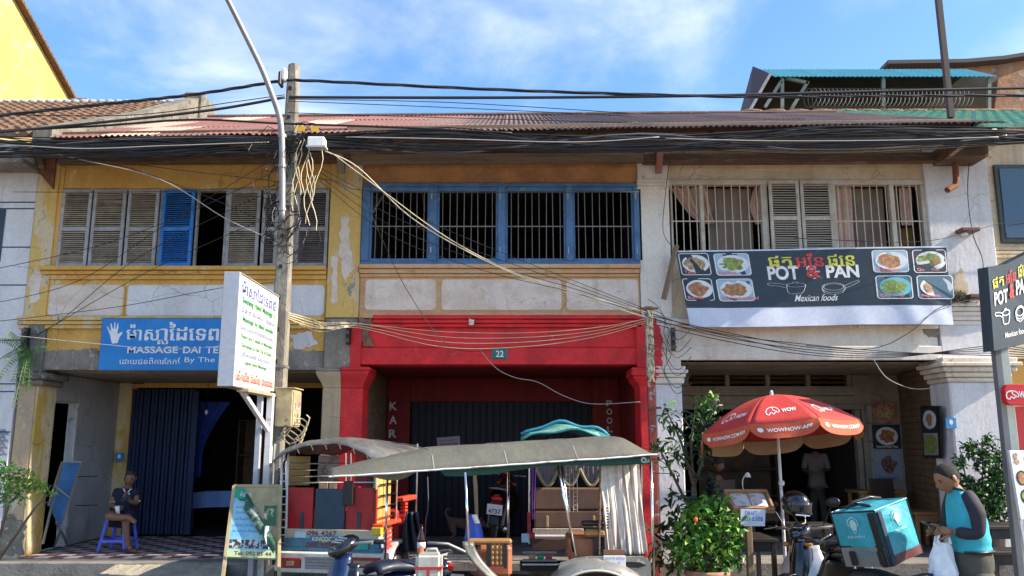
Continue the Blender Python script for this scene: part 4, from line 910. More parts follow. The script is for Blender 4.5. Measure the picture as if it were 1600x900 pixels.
pics = [(1060, 397, 1106, 430, foodC, 0), (1115, 397, 1169, 430, foodA, 1), (1066, 437, 1111, 470, foodB, 0), (1119, 437, 1174, 470, foodB, 1), (1361, 392, 1416, 425, foodB, 1), (1425, 391, 1477, 425, foodA, 0), (1367, 432, 1422, 466, foodA, 2), (1431, 431, 1487, 465, foodC, 2)]
cap_ = ['Taco', 'Nachos', 'Burrito', 'Stir fried seafood', 'Enchiladas', 'Quesadilla', 'Chili soup', 'Baguette']
for k, (a_, b_, c_, d_, mt, kd) in enumerate(pics):
    u0, v1 = BP(a_, b_); u1, v0 = bu(c_, b_), bvv(c_, d_); r_ = .012
    def F2(x, y, cc=0, u0=u0, v0=v0, u1=u1, v1=v1): return fbn(u0 + (u1 - u0) * x, v0 + (v1 - v0) * y, cc)
    bgm = (vinylblack, M('print_sky', (.35, .5, .6), .5), M('print_slate', (.08, .16, .22), .5))[kd]
    RRo = rrect(0, 0, 1, 1, .1)
    m = MB(); m.add([F2(x, y, .0045) for x, y in RRo], [tuple(range(len(RRo)))]); o_ = m.build('food_picture', bgm if kd else M('print_dark', (.02, .03, .04), .5), bn)
    m = MB(); STROKE(m, F2, RRo, .03, .0065, True); m.build('picture_border', letterw, o_)
    m = MB(); ELL(m, F2, .5 + rr.uniform(-.05, .05), .52, .46, .42, .0072, 24); m.build('plate', M('print_cyan', (.12, .48, .55), .5) if kd == 2 and k == 6 else platew, o_)
    m = MB(); ELL(m, F2, .48, .52, .34, .30, .0088, 20, .18, k); m.build('food', mt, o_)
    if k in (2, 5, 7): m = MB(); ELL(m, F2, .68 if k != 7 else .3, .5, .12, .15, .0105, 14, .05, k); m.build('food', foodB, o_)
    m = MB(); T(m, F2, cap_[k], .08, .05, .30 + .045 * len(cap_[k]), .2, c=.0125, bold=.02); m.build('lettering', M('pink_caption', (.80, .25, .28), .6), o_)
for px, py in ((1055, 392), (1480, 384)): pass
tag(MB().bar(P(1057, 383, 11.1), P(1037, 468, 11.25), .055).build('wooden_prop', M('grey_brown_prop', (.22, .16, .11), .85)), 'weathered wooden prop tied to the corner of the long banner', 'prop')
# the lit sign on its post at the right
ps = thing('post_sign', 'tall black restaurant sign with pot and pan drawings on a pale green post', 'sign', P(1575, 700, 8.4))
c = [P(1553, 549, 8.5), P(1640, 528, 8.9), P(1640, 378, 8.9), P(1543, 413, 8.5)]
nrm = (c[1] - c[0]).cross(c[3] - c[0]).normalized(); nrm = nrm if nrm.y < 0 else -nrm
fp = bilin(c, normal=nrm)
m = MB(); m.prism([(0, 0), (1, 0), (1, 1), (.28, .93), (.0, .97)][:5], lambda a_, b_, cc: fp(a_, b_, -cc), .12); m.build('sign_panel', vinylblack, ps, bevel=.004)
sx = .72
for s_, a_, b_, c_, d_, mt, bo, hv in (('ផត', .05, .22, .70, .82, lettery, 0, 2), ('អែន', .26, .42, .71, .85, letterr, 0, 2), ('ផេន', .46, .62, .73, .87, lettery, 0, 2), ('POT', .06, .28, .50, .655, letterw, .03, 0), ('&', .31, .39, .53, .70, letterr, .03, 0), ('PAN', .42, .64, .545, .71, letterw, .03, 0), ('Mexican foods', .2, .58, .115, .175, letterw, .01, 0)):
    m = MB(); T(m, fp, s_, a_, c_, b_, d_, c=.005, bold=bo, heavy=hv); m.build('lettering', mt, ps)
pot_art(ps, fp, lambda x, y: (.05 + (x - 1198) / 143 * .58, .25 + (461 - y) / 23 * .21), .011, letterw, .005)
MB().box((P(1566, 640, 8.6).x, 8.62, 0), (P(1576, 640, 8.6).x, 8.7, 3.05)).build('post', M('dark_steel_post', (.16, .17, .18), .5), ps, bevel=.004)
MB().box((P(1577, 640, 8.6).x, 8.64, 0), (P(1590, 640, 8.6).x, 8.72, 3.02)).build('post', M('pale_green_post', (.40, .47, .42), .6), ps, bevel=.004)
wn = thing('app_sign', 'small rounded red sign with a white elephant on the pale green post', 'sign', P(1590, 630, 8.45))
fw_ = front(0, 8.44, 0); a0, a1 = px_x(1571, 617, 8.44), px_x(1650, 617, 8.44)
MB().prism(rrect(a0, pz(633, 8.44), a1, pz(600, 8.44), .06), lambda a_, b_, cc: fw_(a_, b_, -cc), .08).build('sign_panel', M('app_red', (.68, .02, .03), .45), wn, bevel=.004)
def elephant(m, f, cx, cz, s, wd, c_=.005):
    pts = [(-1, -.1), (-.85, .45), (-.4, .75), (.2, .78), (.7, .5), (.95, 0), (.85, -.35), (.55, -.4), (.55, -.05), (.3, -.45), (.1, -.75), (-.1, -.4), (-.35, -.45), (-.5, -.85), (-.8, -.75), (-.95, -.45)]
    STROKE(m, f, [(cx + x * s, cz + y * s * .8) for x, y in pts], wd, c_, True); STROKE(m, f, [(cx - .1 * s, cz + .55 * s), (cx + .05 * s, cz + .05 * s), (cx + .35 * s, cz - .05 * s)], wd, c_)
m = MB(); elephant(m, fw_, px_x(1582, 617, 8.44), pz(617, 8.44), .065, .012); m.build('elephant_emblem', letterw, wn)
m = MB(); T(m, fw_, 'WOWNOW', px_x(1592, 617, 8.44), pz(622, 8.44), px_x(1638, 617, 8.44), pz(611, 8.44), bold=.03); m.build('lettering', letterw, wn)
MB().prism(rrect(px_x(1590, 680, 8.75), pz(705, 8.75), px_x(1650, 680, 8.75), pz(635, 8.75), .05), lambda a_, b_, cc: V((a_, 8.75 + cc, b_)), .1).build('lower_panel', M('deep_red_panel', (.42, .02, .03), .5), wn)
mb_ = thing('menu_board', 'white menu board with ice cream picture at the foot of the green post', 'sign', P(1600, 800, 8.2))
c = [P(1595, 812, 8.2), P(1660, 812, 8.3), P(1660, 703, 8.3), P(1577, 704, 8.2)]
fm_ = bilin(c, normal=V((0, -1, 0)))
m = MB(); m.prism([(0, 0), (1, 0), (1, 1), (0, 1)], lambda a_, b_, cc: fm_(a_, b_, -cc), .04); m.build('board', paperw, mb_, bevel=.003)
for k, (cx, cy, mt) in enumerate(((.16, .60, foodB), (.19, .33, foodA), (.22, .08, foodC))):
    m = MB(); ELL(m, fm_, cx, cy, .11, .11, .004, 18); m.build('plate', letterk, mb_); m = MB(); ELL(m, fm_, cx, cy, .085, .085, .007, 14, .15, k); m.build('food', mt, mb_)
m = MB(); m.add([fm_(*p, .004) for p in ((.10, .92), (.16, .83), (.12, .79), (.05, .83))], [(0, 1, 2, 3)]); ELL(m, fm_, .1, .92, .04, .05, .005); m.build('ice_cream', foodC, mb_)
m = MB(); T(m, fm_, 'MENU', .26, .84, .6, .91, c=.004, bold=.02); m.build('lettering', letterb, mb_)
for a_ in (.02, .98): MB().bar(fm_(a_, 0, -.02), fm_(a_, -.8, -.02), .03).build('leg', steelw, mb_)
# posters on the restaurant wall
def poster(px0, py0, px1, py1, kind, label, cap=None, Y=BY):
    p = thing('food_poster', label, 'poster', P((px0 + px1) / 2, py1, Y - .03))
    f = front(0, Y - .03, 0); a0, a1, b0, b1 = px_x(px0, (py0 + py1) / 2, Y), px_x(px1, (py0 + py1) / 2, Y), pz(py1, Y), pz(py0, Y)
    MB().box((a0, Y - .028, b0), (a1, Y - .004, b1)).build('sheet', (M('poster_brown', (.22, .10, .08), .5, col2=(.45, .25, .2), s2=8), M('print_dark', (.02, .03, .04)), M('poster_pale_blue', (.30, .36, .46), .5))[kind], p)
    m = MB(); cy = b0 + (b1 - b0) * .52; ELL(m, f, (a0 + a1) / 2, cy, (a1 - a0) * .40, (b1 - b0) * .38, .002); m.build('plate', (foodB, platew, M('poster_pale_blue', (.3, .36, .46)))[kind], p)
    m = MB(); ELL(m, f, (a0 + a1) / 2, cy, (a1 - a0) * .28, (b1 - b0) * .27, .005, 20, .2, kind); m.build('food', (foodC, foodB, M('berry', (.10, .04, .04), .5, col2=(.3, .2, .15), s2=20))[kind], p)
    if cap: m = MB(); T(m, f, cap, a0 + .04, b0 + .015, a1 - .06, b0 + .055, c=.006, bold=.01); m.build('lettering', letterw if kind == 1 else letterb, p)
poster(1362, 627, 1402, 662, 0, 'brownish food poster, topmost of three on the grimy white restaurant wall')
poster(1363, 663.5, 1406, 701, 1, 'black food poster with a white plate, between two other posters', 'Steamed Beef Plate')
poster(1366, 703, 1408, 750, 2, 'pale blue food poster with a dark dish, above the small table', 'Platter')
fpic = thing('picture_frame', 'tall dark frame with two dish photographs on the brown boarded wall', 'picture', V((6.15, 12.4, 1.5)))
u_ = (wb - wa).normalized(); nn = V((-u_.y, u_.x, 0)); 
def onwall(px, py):   # point of the slanting wall seen at a pixel
    d = V(((px - 800) / F, cos(TH) - (py - 450) / F * -sin(TH) * -1, 0)); ry = V(((px - 800) / F, cos(TH) + (450 - py) / F * -sin(TH), sin(TH) + (450 - py) / F * cos(TH)))
    t = (wa - V((0, 0, 0))).dot(nn) / ry.dot(nn); return V((0, 0, CZ)) + ry * t
c = [onwall(1446, 716), onwall(1474, 716), onwall(1471, 634), onwall(1441, 634)]
c = [q + nn * .0 for q in c]
ff = bilin(c, normal=nn)
m = MB(); m.prism([(0, 0), (1, 0), (1, 1), (0, 1)], lambda a_, b_, cc: ff(a_, b_, cc), .03); m.build('frame', black, fpic)
for b0_, b1_, mt in ((.53, .94, foodC), (.06, .48, foodA)):
    m = MB(); RECT(m, ff, .1, b0_, .9, b1_, .034); m.build('print', M('print_grey', (.35, .34, .33), .5) if mt is foodA else M('print_dark', (.02, .03, .04)), fpic)
    m = MB(); ELL(m, ff, .5, (b0_ + b1_) / 2, .36, .18, .037, 20, .02); m.build('plate', platew if mt is foodC else mt, fpic); m = MB(); ELL(m, ff, .5, (b0_ + b1_) / 2, .16, .12, .040, 14, .2); m.build('food', foodB if mt is foodC else mt, fpic)
def small_blue(px, py, Y, label):
    p = thing('wall_plaque', label, 'plaque', P(px, py, Y)); a_ = P(px, py, Y)
    MB().box((a_.x - .07, Y - .02, a_.z - .07), (a_.x + .07, Y, a_.z + .07)).build('plate', M('plaque_blue', (.04, .26, .55), .5), p)
    m = MB(); ELL(m, front(0, Y - .02, 0), a_.x, a_.z + .01, .025, .035, .002); m.build('emblem', letterw, p)
small_blue(1485, 661, FY - .062, 'small blue plaque on the last thick white pier')
small_blue(187, 714, BY - .09, 'small blue plaque on the wall above the seated man')
pn = thing('paper_notice', 'white phone number notice stuck on the dark red house shutter', 'notice', P(700, 700, BY))
fn_ = bilin([P(685, 710, BY, .03), P(720, 708, BY, .03), P(718, 681, BY, .03), P(682, 684, BY, .03)])
m = MB(); m.prism([(0, 0), (1, 0), (1, 1), (0, 1)], lambda a_, b_, cc: fn_(a_, b_, cc), .004); m.build('sheet', M('pinkish_paper', (.42, .36, .38), .7), pn)
for k, s_ in enumerate(('បនប់ជួល', 'House for', '077 92 33', 'ជួល 2010')): m = MB(); T(m, fn_, s_, .1, .72 - k * .21, .9, .88 - k * .21, c=.006, bold=0 if k % 3 == 0 else .02); m.build('lettering', letterk, pn)

# ================================================================ POLES
up = thing('utility_pole', 'tall weathered concrete utility pole with bolt holes and tangled wires', 'pole', (-2.9, 10.35, 0))
m = MB(); n = 18
def pw(z): return .118 - .0065 * z
ch = .03
for k in range(n):
    z0, z1 = 6.78 * k / n, 6.78 * (k + 1) / n
rings = []
for k in range(n + 1):
    z = 6.78 * k / n; w_ = pw(z); e = .02 if k < n else .05
    rings.append([(-2.9 + sx_ * (w_ - (e if i % 2 else 0)) , 10.35 + sy_ * (w_ * .8 - (0 if i % 2 else e)), z + (.0 if k < n else .0)) for i, (sx_, sy_) in enumerate(((-1, -1), (-1, -1), (1, -1), (1, -1), (1, 1), (1, 1), (-1, 1), (-1, 1)))])
order = [0, 1, 3, 2, 4, 5, 7, 6]
vs = [V(r_[i]) for r_ in rings for i in order]; fs_ = [(k * 8 + i, k * 8 + (i + 1) % 8, k * 8 + 8 + (i + 1) % 8, k * 8 + 8 + i) for k in range(n) for i in range(8)] + [tuple(range(n * 8, n * 8 + 8))]
m.add(vs, fs_); m.build('shaft', concrete, up)
for k in range(14):
    z = 1.2 + k * .4; MB().box((-2.94, 10.35 - pw(z) * .8 - .004, z), (-2.90, 10.35 - pw(z) * .8 + .01, z + .05)).build('bolt_hole', black, up)
MB().box((-2.99, 10.08, 6.45), (-2.93, 10.2, 6.62)).build('insulator', M('white_ceramic', (.7, .7, .68), .3), up, bevel=.015)
MB().box((-3.02, 10.06, 6.38), (-2.98, 10.2, 6.56)).build('clamp', black, up, bevel=.01)
for zz in (2.75, 4.3, 5.1): MB().box((-2.9 - pw(zz) - .008, 10.35 - pw(zz) * .8 - .008, zz), (-2.9 + pw(zz) + .008, 10.35 + pw(zz) * .8 + .008, zz + .03)).build('strap', galv, up)
lp = thing('street_lamp', 'galvanised curved lamp arm strapped to the front of the concrete pole', 'street lamp', P(437, 345, 10.1))
pts = [P(441, 345, 10.08), P(441, 260, 10.08), P(440, 210, 10.06), P(436, 180, 10.04), P(424, 145, 9.98), P(408, 105, 9.9), P(380, 48, 9.75), P(352, -8, 9.55), P(330, -50, 9.4)]
def smooth_pts(pts, n=5):
    out = []
    for i in range(len(pts) - 1):
        p0, p1, p2, p3 = pts[max(i - 1, 0)], pts[i], pts[i + 1], pts[min(i + 2, len(pts) - 1)]
        for k in range(n):
            t = k / n; out.append(.5 * ((2 * p1) + (p2 - p0) * t + (2 * p0 - 5 * p1 + 4 * p2 - p3) * t * t + (3 * p1 - p0 - 3 * p2 + p3) * t ** 3))
    return out + [pts[-1]]
sp_ = smooth_pts(pts); MB().tube(sp_, [.043 - .012 * k / len(sp_) for k in range(len(sp_))], 12).build('arm', galv, lp, smooth=True)
for py in (330, 262, 215): p = P(441, py, 10.08); MB().tube([p, p + V((0, 0, .04))], .054, 12).build('clamp', galv, lp)
MB().obox(P(318, -75, 9.3), (.5, .2, .1), MX.Rotation(RD(35), 3, 'Y')).build('lamp_head', galv, lp, bevel=.02)
eb = thing('meter_box', 'rusty tan electric meter box with red sticker on the concrete pole', 'box', (-2.6, 10.1, 2.3))
z0, z1 = pz(667, 9.95), pz(607, 9.95)
ebm = M('dirty_cream_steel', (.42, .35, .20), .7, col2=(.30, .24, .15), s2=6, col3=(.10, .07, .05), s3=9, t3=(.6, .66))
MB().box((-2.80, 9.93, z0), (-2.60, 10.32, z1)).build('case', ebm, eb, bevel=.008)
MB().box((-2.598, 9.95, z0 + .02), (-2.588, 10.30, z1 - .03)).build('door', ebm, eb, bevel=.004)
MB().box((-2.82, 9.91, z1), (-2.575, 10.34, z1 + .012)).build('cap', ebm, eb)
MB().box((-2.587, 10.02, (z0 + z1) / 2 - .02), (-2.584, 10.26, (z0 + z1) / 2 + .06)).build('sticker', M('red_sticker', (.5, .06, .05), .6, col2=(.7, .6, .55), s2=30), eb)
MB().box((-2.587, 10.12, z0 + .06), (-2.575, 10.14, z0 + .16)).build('handle', galv, eb)
jb = thing('junction_box', 'small white plastic junction box hung on the cables by the pole', 'box', P(495, 230, 10.2))
a_ = P(481, 230, 10.1); b_ = P(508, 215, 10.1)
MB().box((a_.x, 10.05, a_.z), (b_.x, 10.2, b_.z)).build('case', paperw, jb, bevel=.012)
MB().box((a_.x - .01, 10.045, a_.z - .012), (b_.x + .02, 10.19, a_.z + .012)).build('lid', M('grey_lid', (.5, .5, .5), .5), jb)
for px in (470, 492):
    ml = 'yellow marker tag on the black cable, ' + ('nearer the concrete pole' if px < 480 else 'farther from the concrete pole')
    t = tag(MB().box((P(px - 6, 200, 10.12).x, 10.12, pz(205, 10.12)), (P(px + 6, 200, 10.12).x, 10.125, pz(197, 10.12))).build('cable_marker', M('yellow_tag', (.75, .42, .02), .5)), ml, 'tag', 'yellow cable tags')
# red and grey steel post wrapped in wires in front of the red/white pier
wp = thing('steel_post', 'slim grey and rust red post wrapped in pale wires between red and white piers', 'post', P(1022, 860, 10.9))
Yw = 10.95; xt = P(1014, 480, Yw).x
MB().box((xt - .05, Yw, pz(588, Yw)), (xt + .05, Yw + .08, pz(478, Yw))).build('upper_post', M('grey_flaking_post', (.38, .38, .38), .7, col2=(.25, .22, .2), s2=8), wp, bevel=.004)
MB().box((xt - .045, Yw + .005, .0), (xt + .045, Yw + .075, pz(588.5, Yw))).build('lower_post', M('rust_red_post', (.32, .06, .035), .7, col2=(.24, .05, .03), s2=5, col3=(.4, .38, .36), s3=6, t3=(.58, .62)), wp, bevel=.004)
for py in (482, 545, 637): MB().box((xt - .12, Yw - .02, pz(py + 2, Yw)), (xt + .12, Yw - .002, pz(py - 1.5, Yw))).build('crossbar', rust, wp)
for k in range(9):
    pts = [V((xt - .05 + .1 * random.random(), Yw - .012 - .01 * random.random(), pz(485 + j * 16, Yw))) for j in range(8)]
    MB().tube(pts, .005, 5).build('tie_wire', M('cream_wire', (.62, .52, .33), .6), wp)
# ================================================================ CABLES
blackw = M('black_cable', (.015, .015, .017), .55); creamw = M('cream_wire', (.62, .52, .33)); greyw = M('grey_cable', (.10, .10, .10), .6)
def cable(label, pts, r=.006, mat=blackw, group=None, name='overhead_cable', n=6, Y=None):
    q = [P(p[0], p[1], p[2] if len(p) > 2 else Y) for p in pts]
    return tag(MB().tube(smooth_pts(q, 6), r, n).build(name, mat, smooth=True), label, 'cable', group)
def twist(label, pts, r, Y):
    q = smooth_pts([P(p[0], p[1], Y) for p in pts], 60); t = thing(*('twisted_cable', label, 'cable', tuple(q[len(q) // 2])))
    for s_ in range(3):
        MB().tube([p + V((0, cos(k * .16 + s_ * 2.1) * r, sin(k * .16 + s_ * 2.1) * r)) for k, p in enumerate(q)], r, 6).build('strand', M('thick_black_cable', (.028, .026, .03), .5), t, smooth=True)
Yc = 10.15
twist('thick twisted power cable, highest one, running from left edge up to the pole', [(-60, 187), (150, 164), (300, 148), (440, 126)], .0115, Yc)
twist('thick twisted power cable leaving the pole top across the open sky', [(440, 126), (480, 126), (800, 141), (1150, 151), (1400, 150), (1660, 149)], .0115, Yc)
cable('straight black cable crossing the sky just under the twisted cable', [(452, 152), (800, 152.5), (1100, 149.5), (1360, 143), (1660, 136)], .019, M('thick_black_cable', (.028, .026, .03)), Y=Yc)
cable('second black cable rising from the tiled roof to the pole', [(-60, 212), (150, 192), (330, 172), (445, 152)], .018, M('thick_black_cable', (.028, .026, .03)), Y=Yc)
cable('black cable lying across the pink roof behind the lamp arm', [(-60, 207), (150, 197), (300, 187), (440, 193), (620, 199), (800, 208)], .014, Y=Yc + .05)
cable('thin black cable above the tiled roof', [(-60, 178), (200, 180), (360, 160), (445, 148)], .006, Y=Yc)
for k, (a_, b_, c_) in enumerate(((155, 160, 178), (158, 168, 182), (176, 184, 192))):
    cable(('highest','middle','lowest')[k] + ' thin black cable fanning from the pole over the iron roof ridge', [(450, a_), (700, b_), (1000, c_)], .005, group='thin cables fanning over the ridge', Y=Yc)
rr = random.Random(21)
for k in range(30):
    y0 = 206 + 36 * rr.random(); y1 = y0 - 6 + rr.uniform(-5, 5) ; Yk = 10.25 + .35 * rr.random(); ym = 212 + 30 * rr.random(); ye = 197 + 34 * rr.random()
    pts = [(-50, y0 + 4 + rr.uniform(-8, 8), Yk), (220, ym + rr.uniform(-2, 8), Yk), (445, 212 + 26 * rr.random(), 10.2), (700, y1 + rr.uniform(0, 10), Yk), (1000, ym - 4, Yk), (1300, y1 - 2 + rr.uniform(-4, 8), Yk), (1660, ye, Yk)]
    cable('thin dark cable in the sagging bundle strung below the iron eaves', pts, rr.uniform(.005, .011), blackw if rr.random() < .75 else greyw, 'cables bundled below the eaves')
for k, pts in enumerate(([(-40, 222), (120, 232), (250, 228), (420, 222)], [(540, 214), (700, 217), (900, 222), (1030, 214)], [(1040, 216), (1200, 220), (1400, 219), (1560, 214)])):
    cable('pale grey cable sagging below the eaves of the ' + ('yellow','red','white')[k] + ' shophouse', [(a_, b_, 10.18) for a_, b_ in pts], .006, M('pale_cable', (.45, .42, .38), .6), 'pale cables along the bundle')
cable('thick cream drop wire slanting from the white box down past the blue windows', [(508, 236, 10.1), (560, 262, 10.2), (640, 338, 10.4), (740, 398, 10.6), (850, 446, 10.8), (1010, 496, 10.93)], .0075, M('off_white_wire', (.66, .58, .44), .6))
cable('cream wire running along the thick drop wire', [(520, 240, 10.1), (600, 300, 10.2), (700, 372, 10.4), (800, 424, 10.6), (900, 458, 10.8), (1010, 488, 10.93)], .006, creamw)
for k in range(4): cable(('highest','second highest','third','lowest')[k] + ' thin black wire slanting across the blue windows', [(500, 262 + k * 7, 10.3), (610, 320 + k * 16, 10.5), (760, 385 + k * 13, 10.7), (900, 440 + k * 6, 10.8), (1012, 484 + k * 3, 10.95)], .004, blackw, 'thin wires across the blue windows')
cable('thin black wire dropping steeply over the cream panels', [(565, 300, 10.6), (600, 380, 10.8), (640, 460, 11), (700, 540, 11.2), (765, 548, 11.3)], .0045)
for k, (d, e) in enumerate(((0, 0), (3, 16), (6, 24), (-1, 8))):
    cable(('upper straight','shallow sagging','deepest sagging','nearly level')[k] + ' pale wire over the red beam', [(450, 492 + d, 10.4), (500, 506 + d * 2, 10.8), (560, 506 + d, 11.2), (690, 518 + e, 11.2), (820, 520 + e * .9, 11.2), (930, 512 + e * .6, 11.1), (1010, 498 + d, 10.95)], .0045, creamw, 'pale wires over the red beam')
for k in range(4): cable(('top','upper middle','lower middle','bottom')[k] + ' cream wire in the short bundle tied between pole and red corner', [(448, 488 + k * 3, 10.3), (490, 500 + k * 4, 10.7), (520, 512 + k * 3 - k * k, 10.9), (556, 506 + k, 11.3)], .006, creamw, 'cream wires between pole and pier')
cable('pale wire drooping inside the red arcade', [(750, 546, 11.3), (775, 575, 11.3), (805, 590, 11.4), (840, 597, 11.5), (880, 618, 11.6), (925, 631, 11.6), (1000, 628, 11.3)], .006, M('grey_pale_wire', (.35, .32, .3), .6))
for k, pts in enumerate(([(-30, 425), (150, 385), (300, 330), (440, 262)], [(-30, 478), (120, 440), (260, 350), (440, 240)], [(30, 525), (85, 508), (220, 400), (440, 290)], [(-30, 580), (85, 508), (240, 420), (440, 330)], [(-30, 505), (180, 480), (345, 450), (445, 440)], [(60, 232), (200, 262), (330, 310), (440, 360)], [(20, 300), (200, 300), (330, 296), (445, 290)], [(80, 238), (160, 250), (300, 268), (440, 284)], [(440, 276), (520, 282), (600, 300), (1000, 300)])):
    cable('thin black wire ' + ('rising from the white house over the middle shutters', 'rising steeply from the white house to the top of the pole tangle', 'slanting steeply from the mouldy pier past the blue shutter', 'passing the mouldy pier and rising over the yellow sill', 'almost level over the cream panels behind the light box', 'dropping from the eaves corner across the blue shutter', 'running level along the tops of the shutters', 'running under the eaves above the grey shutters', 'running level from the pole across the orange band')[k], [(a_, b_, 11.2 - .9 * min(1, max(0, (a_ - 100) / 340))) for a_, b_ in pts], .0045, blackw, 'thin wires across the yellow wall')
cable('light grey wire curving from the eaves corner across the shutters', [(10, 222, 10.6), (120, 248, 10.6), (250, 280, 10.5), (350, 340, 10.4), (420, 372, 10.2)], .006, M('pale_cable', (.45, .42, .38)))
cable('pale wire crossing the blue massage sign', [(20, 524, 11.0), (160, 538, 11.1), (250, 545, 11.0), (345, 540, 10.6), (430, 512, 10.3)], .005, M('pale_cable', (.45, .42, .38)))
for k in range(5): cable(('highest','second','middle','fourth','lowest')[k] + ' black cable sagging from the steel post to the last white pier', [(1012, 488 + k * 4, 10.95), (1120, 520 + k * 2.5 - (k % 2) * 6, 11.0), (1260, 538 + k * 4, 11.05), (1400, 550 + k * 2, 11.1), (1560, 556 - k * 4, 11.0), (1660, 560, 10.8)], .006, blackw, 'cables sagging under the long banner')
cable('black wire climbing from under the banner to the pier cornice', [(1260, 540, 11.1), (1360, 545, 11.1), (1420, 520, 11.1), (1470, 480, 11.2), (1536, 466, 11.3)], .006)
cable('black wire down the face of the last white pier', [(1515, 250, 11.3), (1512, 300, 11.35), (1520, 365, 11.3), (1536, 410, 11.35), (1532, 466, 11.3)], .006)
cable('thin black wire across the last pier to the window', [(1240, 372, 11.1), (1430, 378, 11.1), (1520, 360, 11.2), (1570, 348, 11.3), (1660, 335, 11.3)], .0045)
cable('pale wire drooping beneath the restaurant beam', [(1365, 562, 11.4), (1385, 590, 11.4), (1420, 606, 11.4), (1450, 607, 11.4), (1466, 600, 11.35)], .006, M('grey_pale_wire', (.35, .32, .3)))
cable('thin black wire hanging against the white pilaster', [(1046, 250, 11.3), (1040, 300, 11.35), (1036, 360, 11.35), (1050, 385, 11.3)], .0045)
for k in range(7):
    y = 475 + 14 * k; cable('loose black wire loop beside the steel post, ' + ('highest of seven','second from the top','third from the top','middle one of seven','third from the bottom','second from the bottom','lowest of seven')[k], [(1012, y - 8, 10.9), (1030 + 9 * (k % 3), y + 6, 10.9), (1042 - 4 * (k % 2), y + 34, 10.95), (1058, y + 56 + 5 * (k % 2), 11.0), (1080, y + 40, 11.1)], .0045, blackw, 'loose wire loops beside the steel post')
for px, py in ((1052, 530), (544, 520), (40, 530)):
    q = thing('wire_rack', 'black iron insulator rack on the ' + {1052: 'white pier under the banner corner', 544: 'grey corner beside the red beam', 40: 'mouldy pier of the yellow house'}[px], 'bracket', P(px, py + 12, FY - .1))
    a_ = P(px, py, FY - .13); MB().box((a_.x - .025, FY - .16, a_.z - .16), (a_.x + .025, FY - .07, a_.z + .16)).build('plate', black, q, bevel=.004)
    for k in (-1, 0, 1): MB().tube([a_ + V((0, -.02, k * .11)), a_ + V((0, -.08, k * .11))], .028, 10).build('spool', greyw, q)
# tangle of loose wires around the pole
m = MB(); rt = random.Random(4)
for k in range(46):
    c0 = V((-2.93 + rt.uniform(-.22, .28), 10.12 + rt.uniform(-.08, .1), rt.uniform(4.2, 5.75))); R_ = rt.uniform(.05, .22); a0_ = rt.uniform(0, 6)
    m.tube([c0 + V((R_ * cos(a0_ + t * .5) * (1 + .3 * sin(t)), .03 * sin(t * 1.3), R_ * 1.3 * sin(a0_ + t * .5 + .1 * t))) for t in range(rt.randint(5, 14))], rt.choice((.004, .005, .007)), 4)
stuff(tag(m.build('wire_tangle', blackw), 'messy tangle of thin black loose wires around the concrete pole', 'wire tangle'))
m = MB()
for k in range(12):
    x = -2.75 + rt.uniform(-.05, .3); z = rt.uniform(5.0, 5.7); m.tube([V((x + .05 * sin(t * .9 + k), 10.1, z - .12 * t)) for t in range(rt.randint(4, 9))], .005, 4)
for k in range(8):
    x = -2.72 + .03 * k; m.tube([V((x + .10 * sin(t * .8 + k), 10.0 + .02 * t, 2.13 - .05 * t + .05 * sin(t * 1.1 + k))) for t in range(8)], .008, 5)
stuff(tag(m.build('pale_wire_ends', creamw), 'pale loose wire ends dangling at the concrete pole and meter box', 'wire tangle'))
# ================================================================ MOTORBIKES
def arc_pts(c, r, a0, a1, n, plane='xz'):
    out = []
    for k in range(n + 1):
        t = a0 + (a1 - a0) * k / n; out.append(V((c[0] + r * cos(t), c[1], c[2] + r * sin(t))))
    return out
def wheel(t, x, R=.28, w_=.045, z=None, rimm=None):
    z = R if z is None else z
    prof = [(R - .05, -w_ * .6), (R - .02, -w_ * .9), (R, -w_ * .35), (R, w_ * .35), (R - .02, w_ * .9), (R - .05, w_ * .6), (R - .05, -w_ * .6)]
    ty = MB().lathe(prof, (x, 0, z), 32, 'y').build('wheel', rubber, t, world=False, smooth=True)
    m = MB(); m.lathe([(R - .05, -.015), (R - .04, -.018), (R - .04, .018), (R - .065, .018), (R - .065, -.018), (R - .05, -.018)], (x, 0, z), 28, 'y'); m.lathe([(.0, -.05), (.035, -.05), (.035, .05), (.0, .05)], (x, 0, z), 12, 'y')
    m.build('rim', galv, ty, world=False, smooth=True)
    for k in range(8):
        a = k * pi / 4; MB().bar((x + .03 * cos(a), 0, z + .03 * sin(a)), (x + (R - .06) * cos(a), 0, z + (R - .06) * sin(a)), .012).build('spoke', galv, ty, world=False)
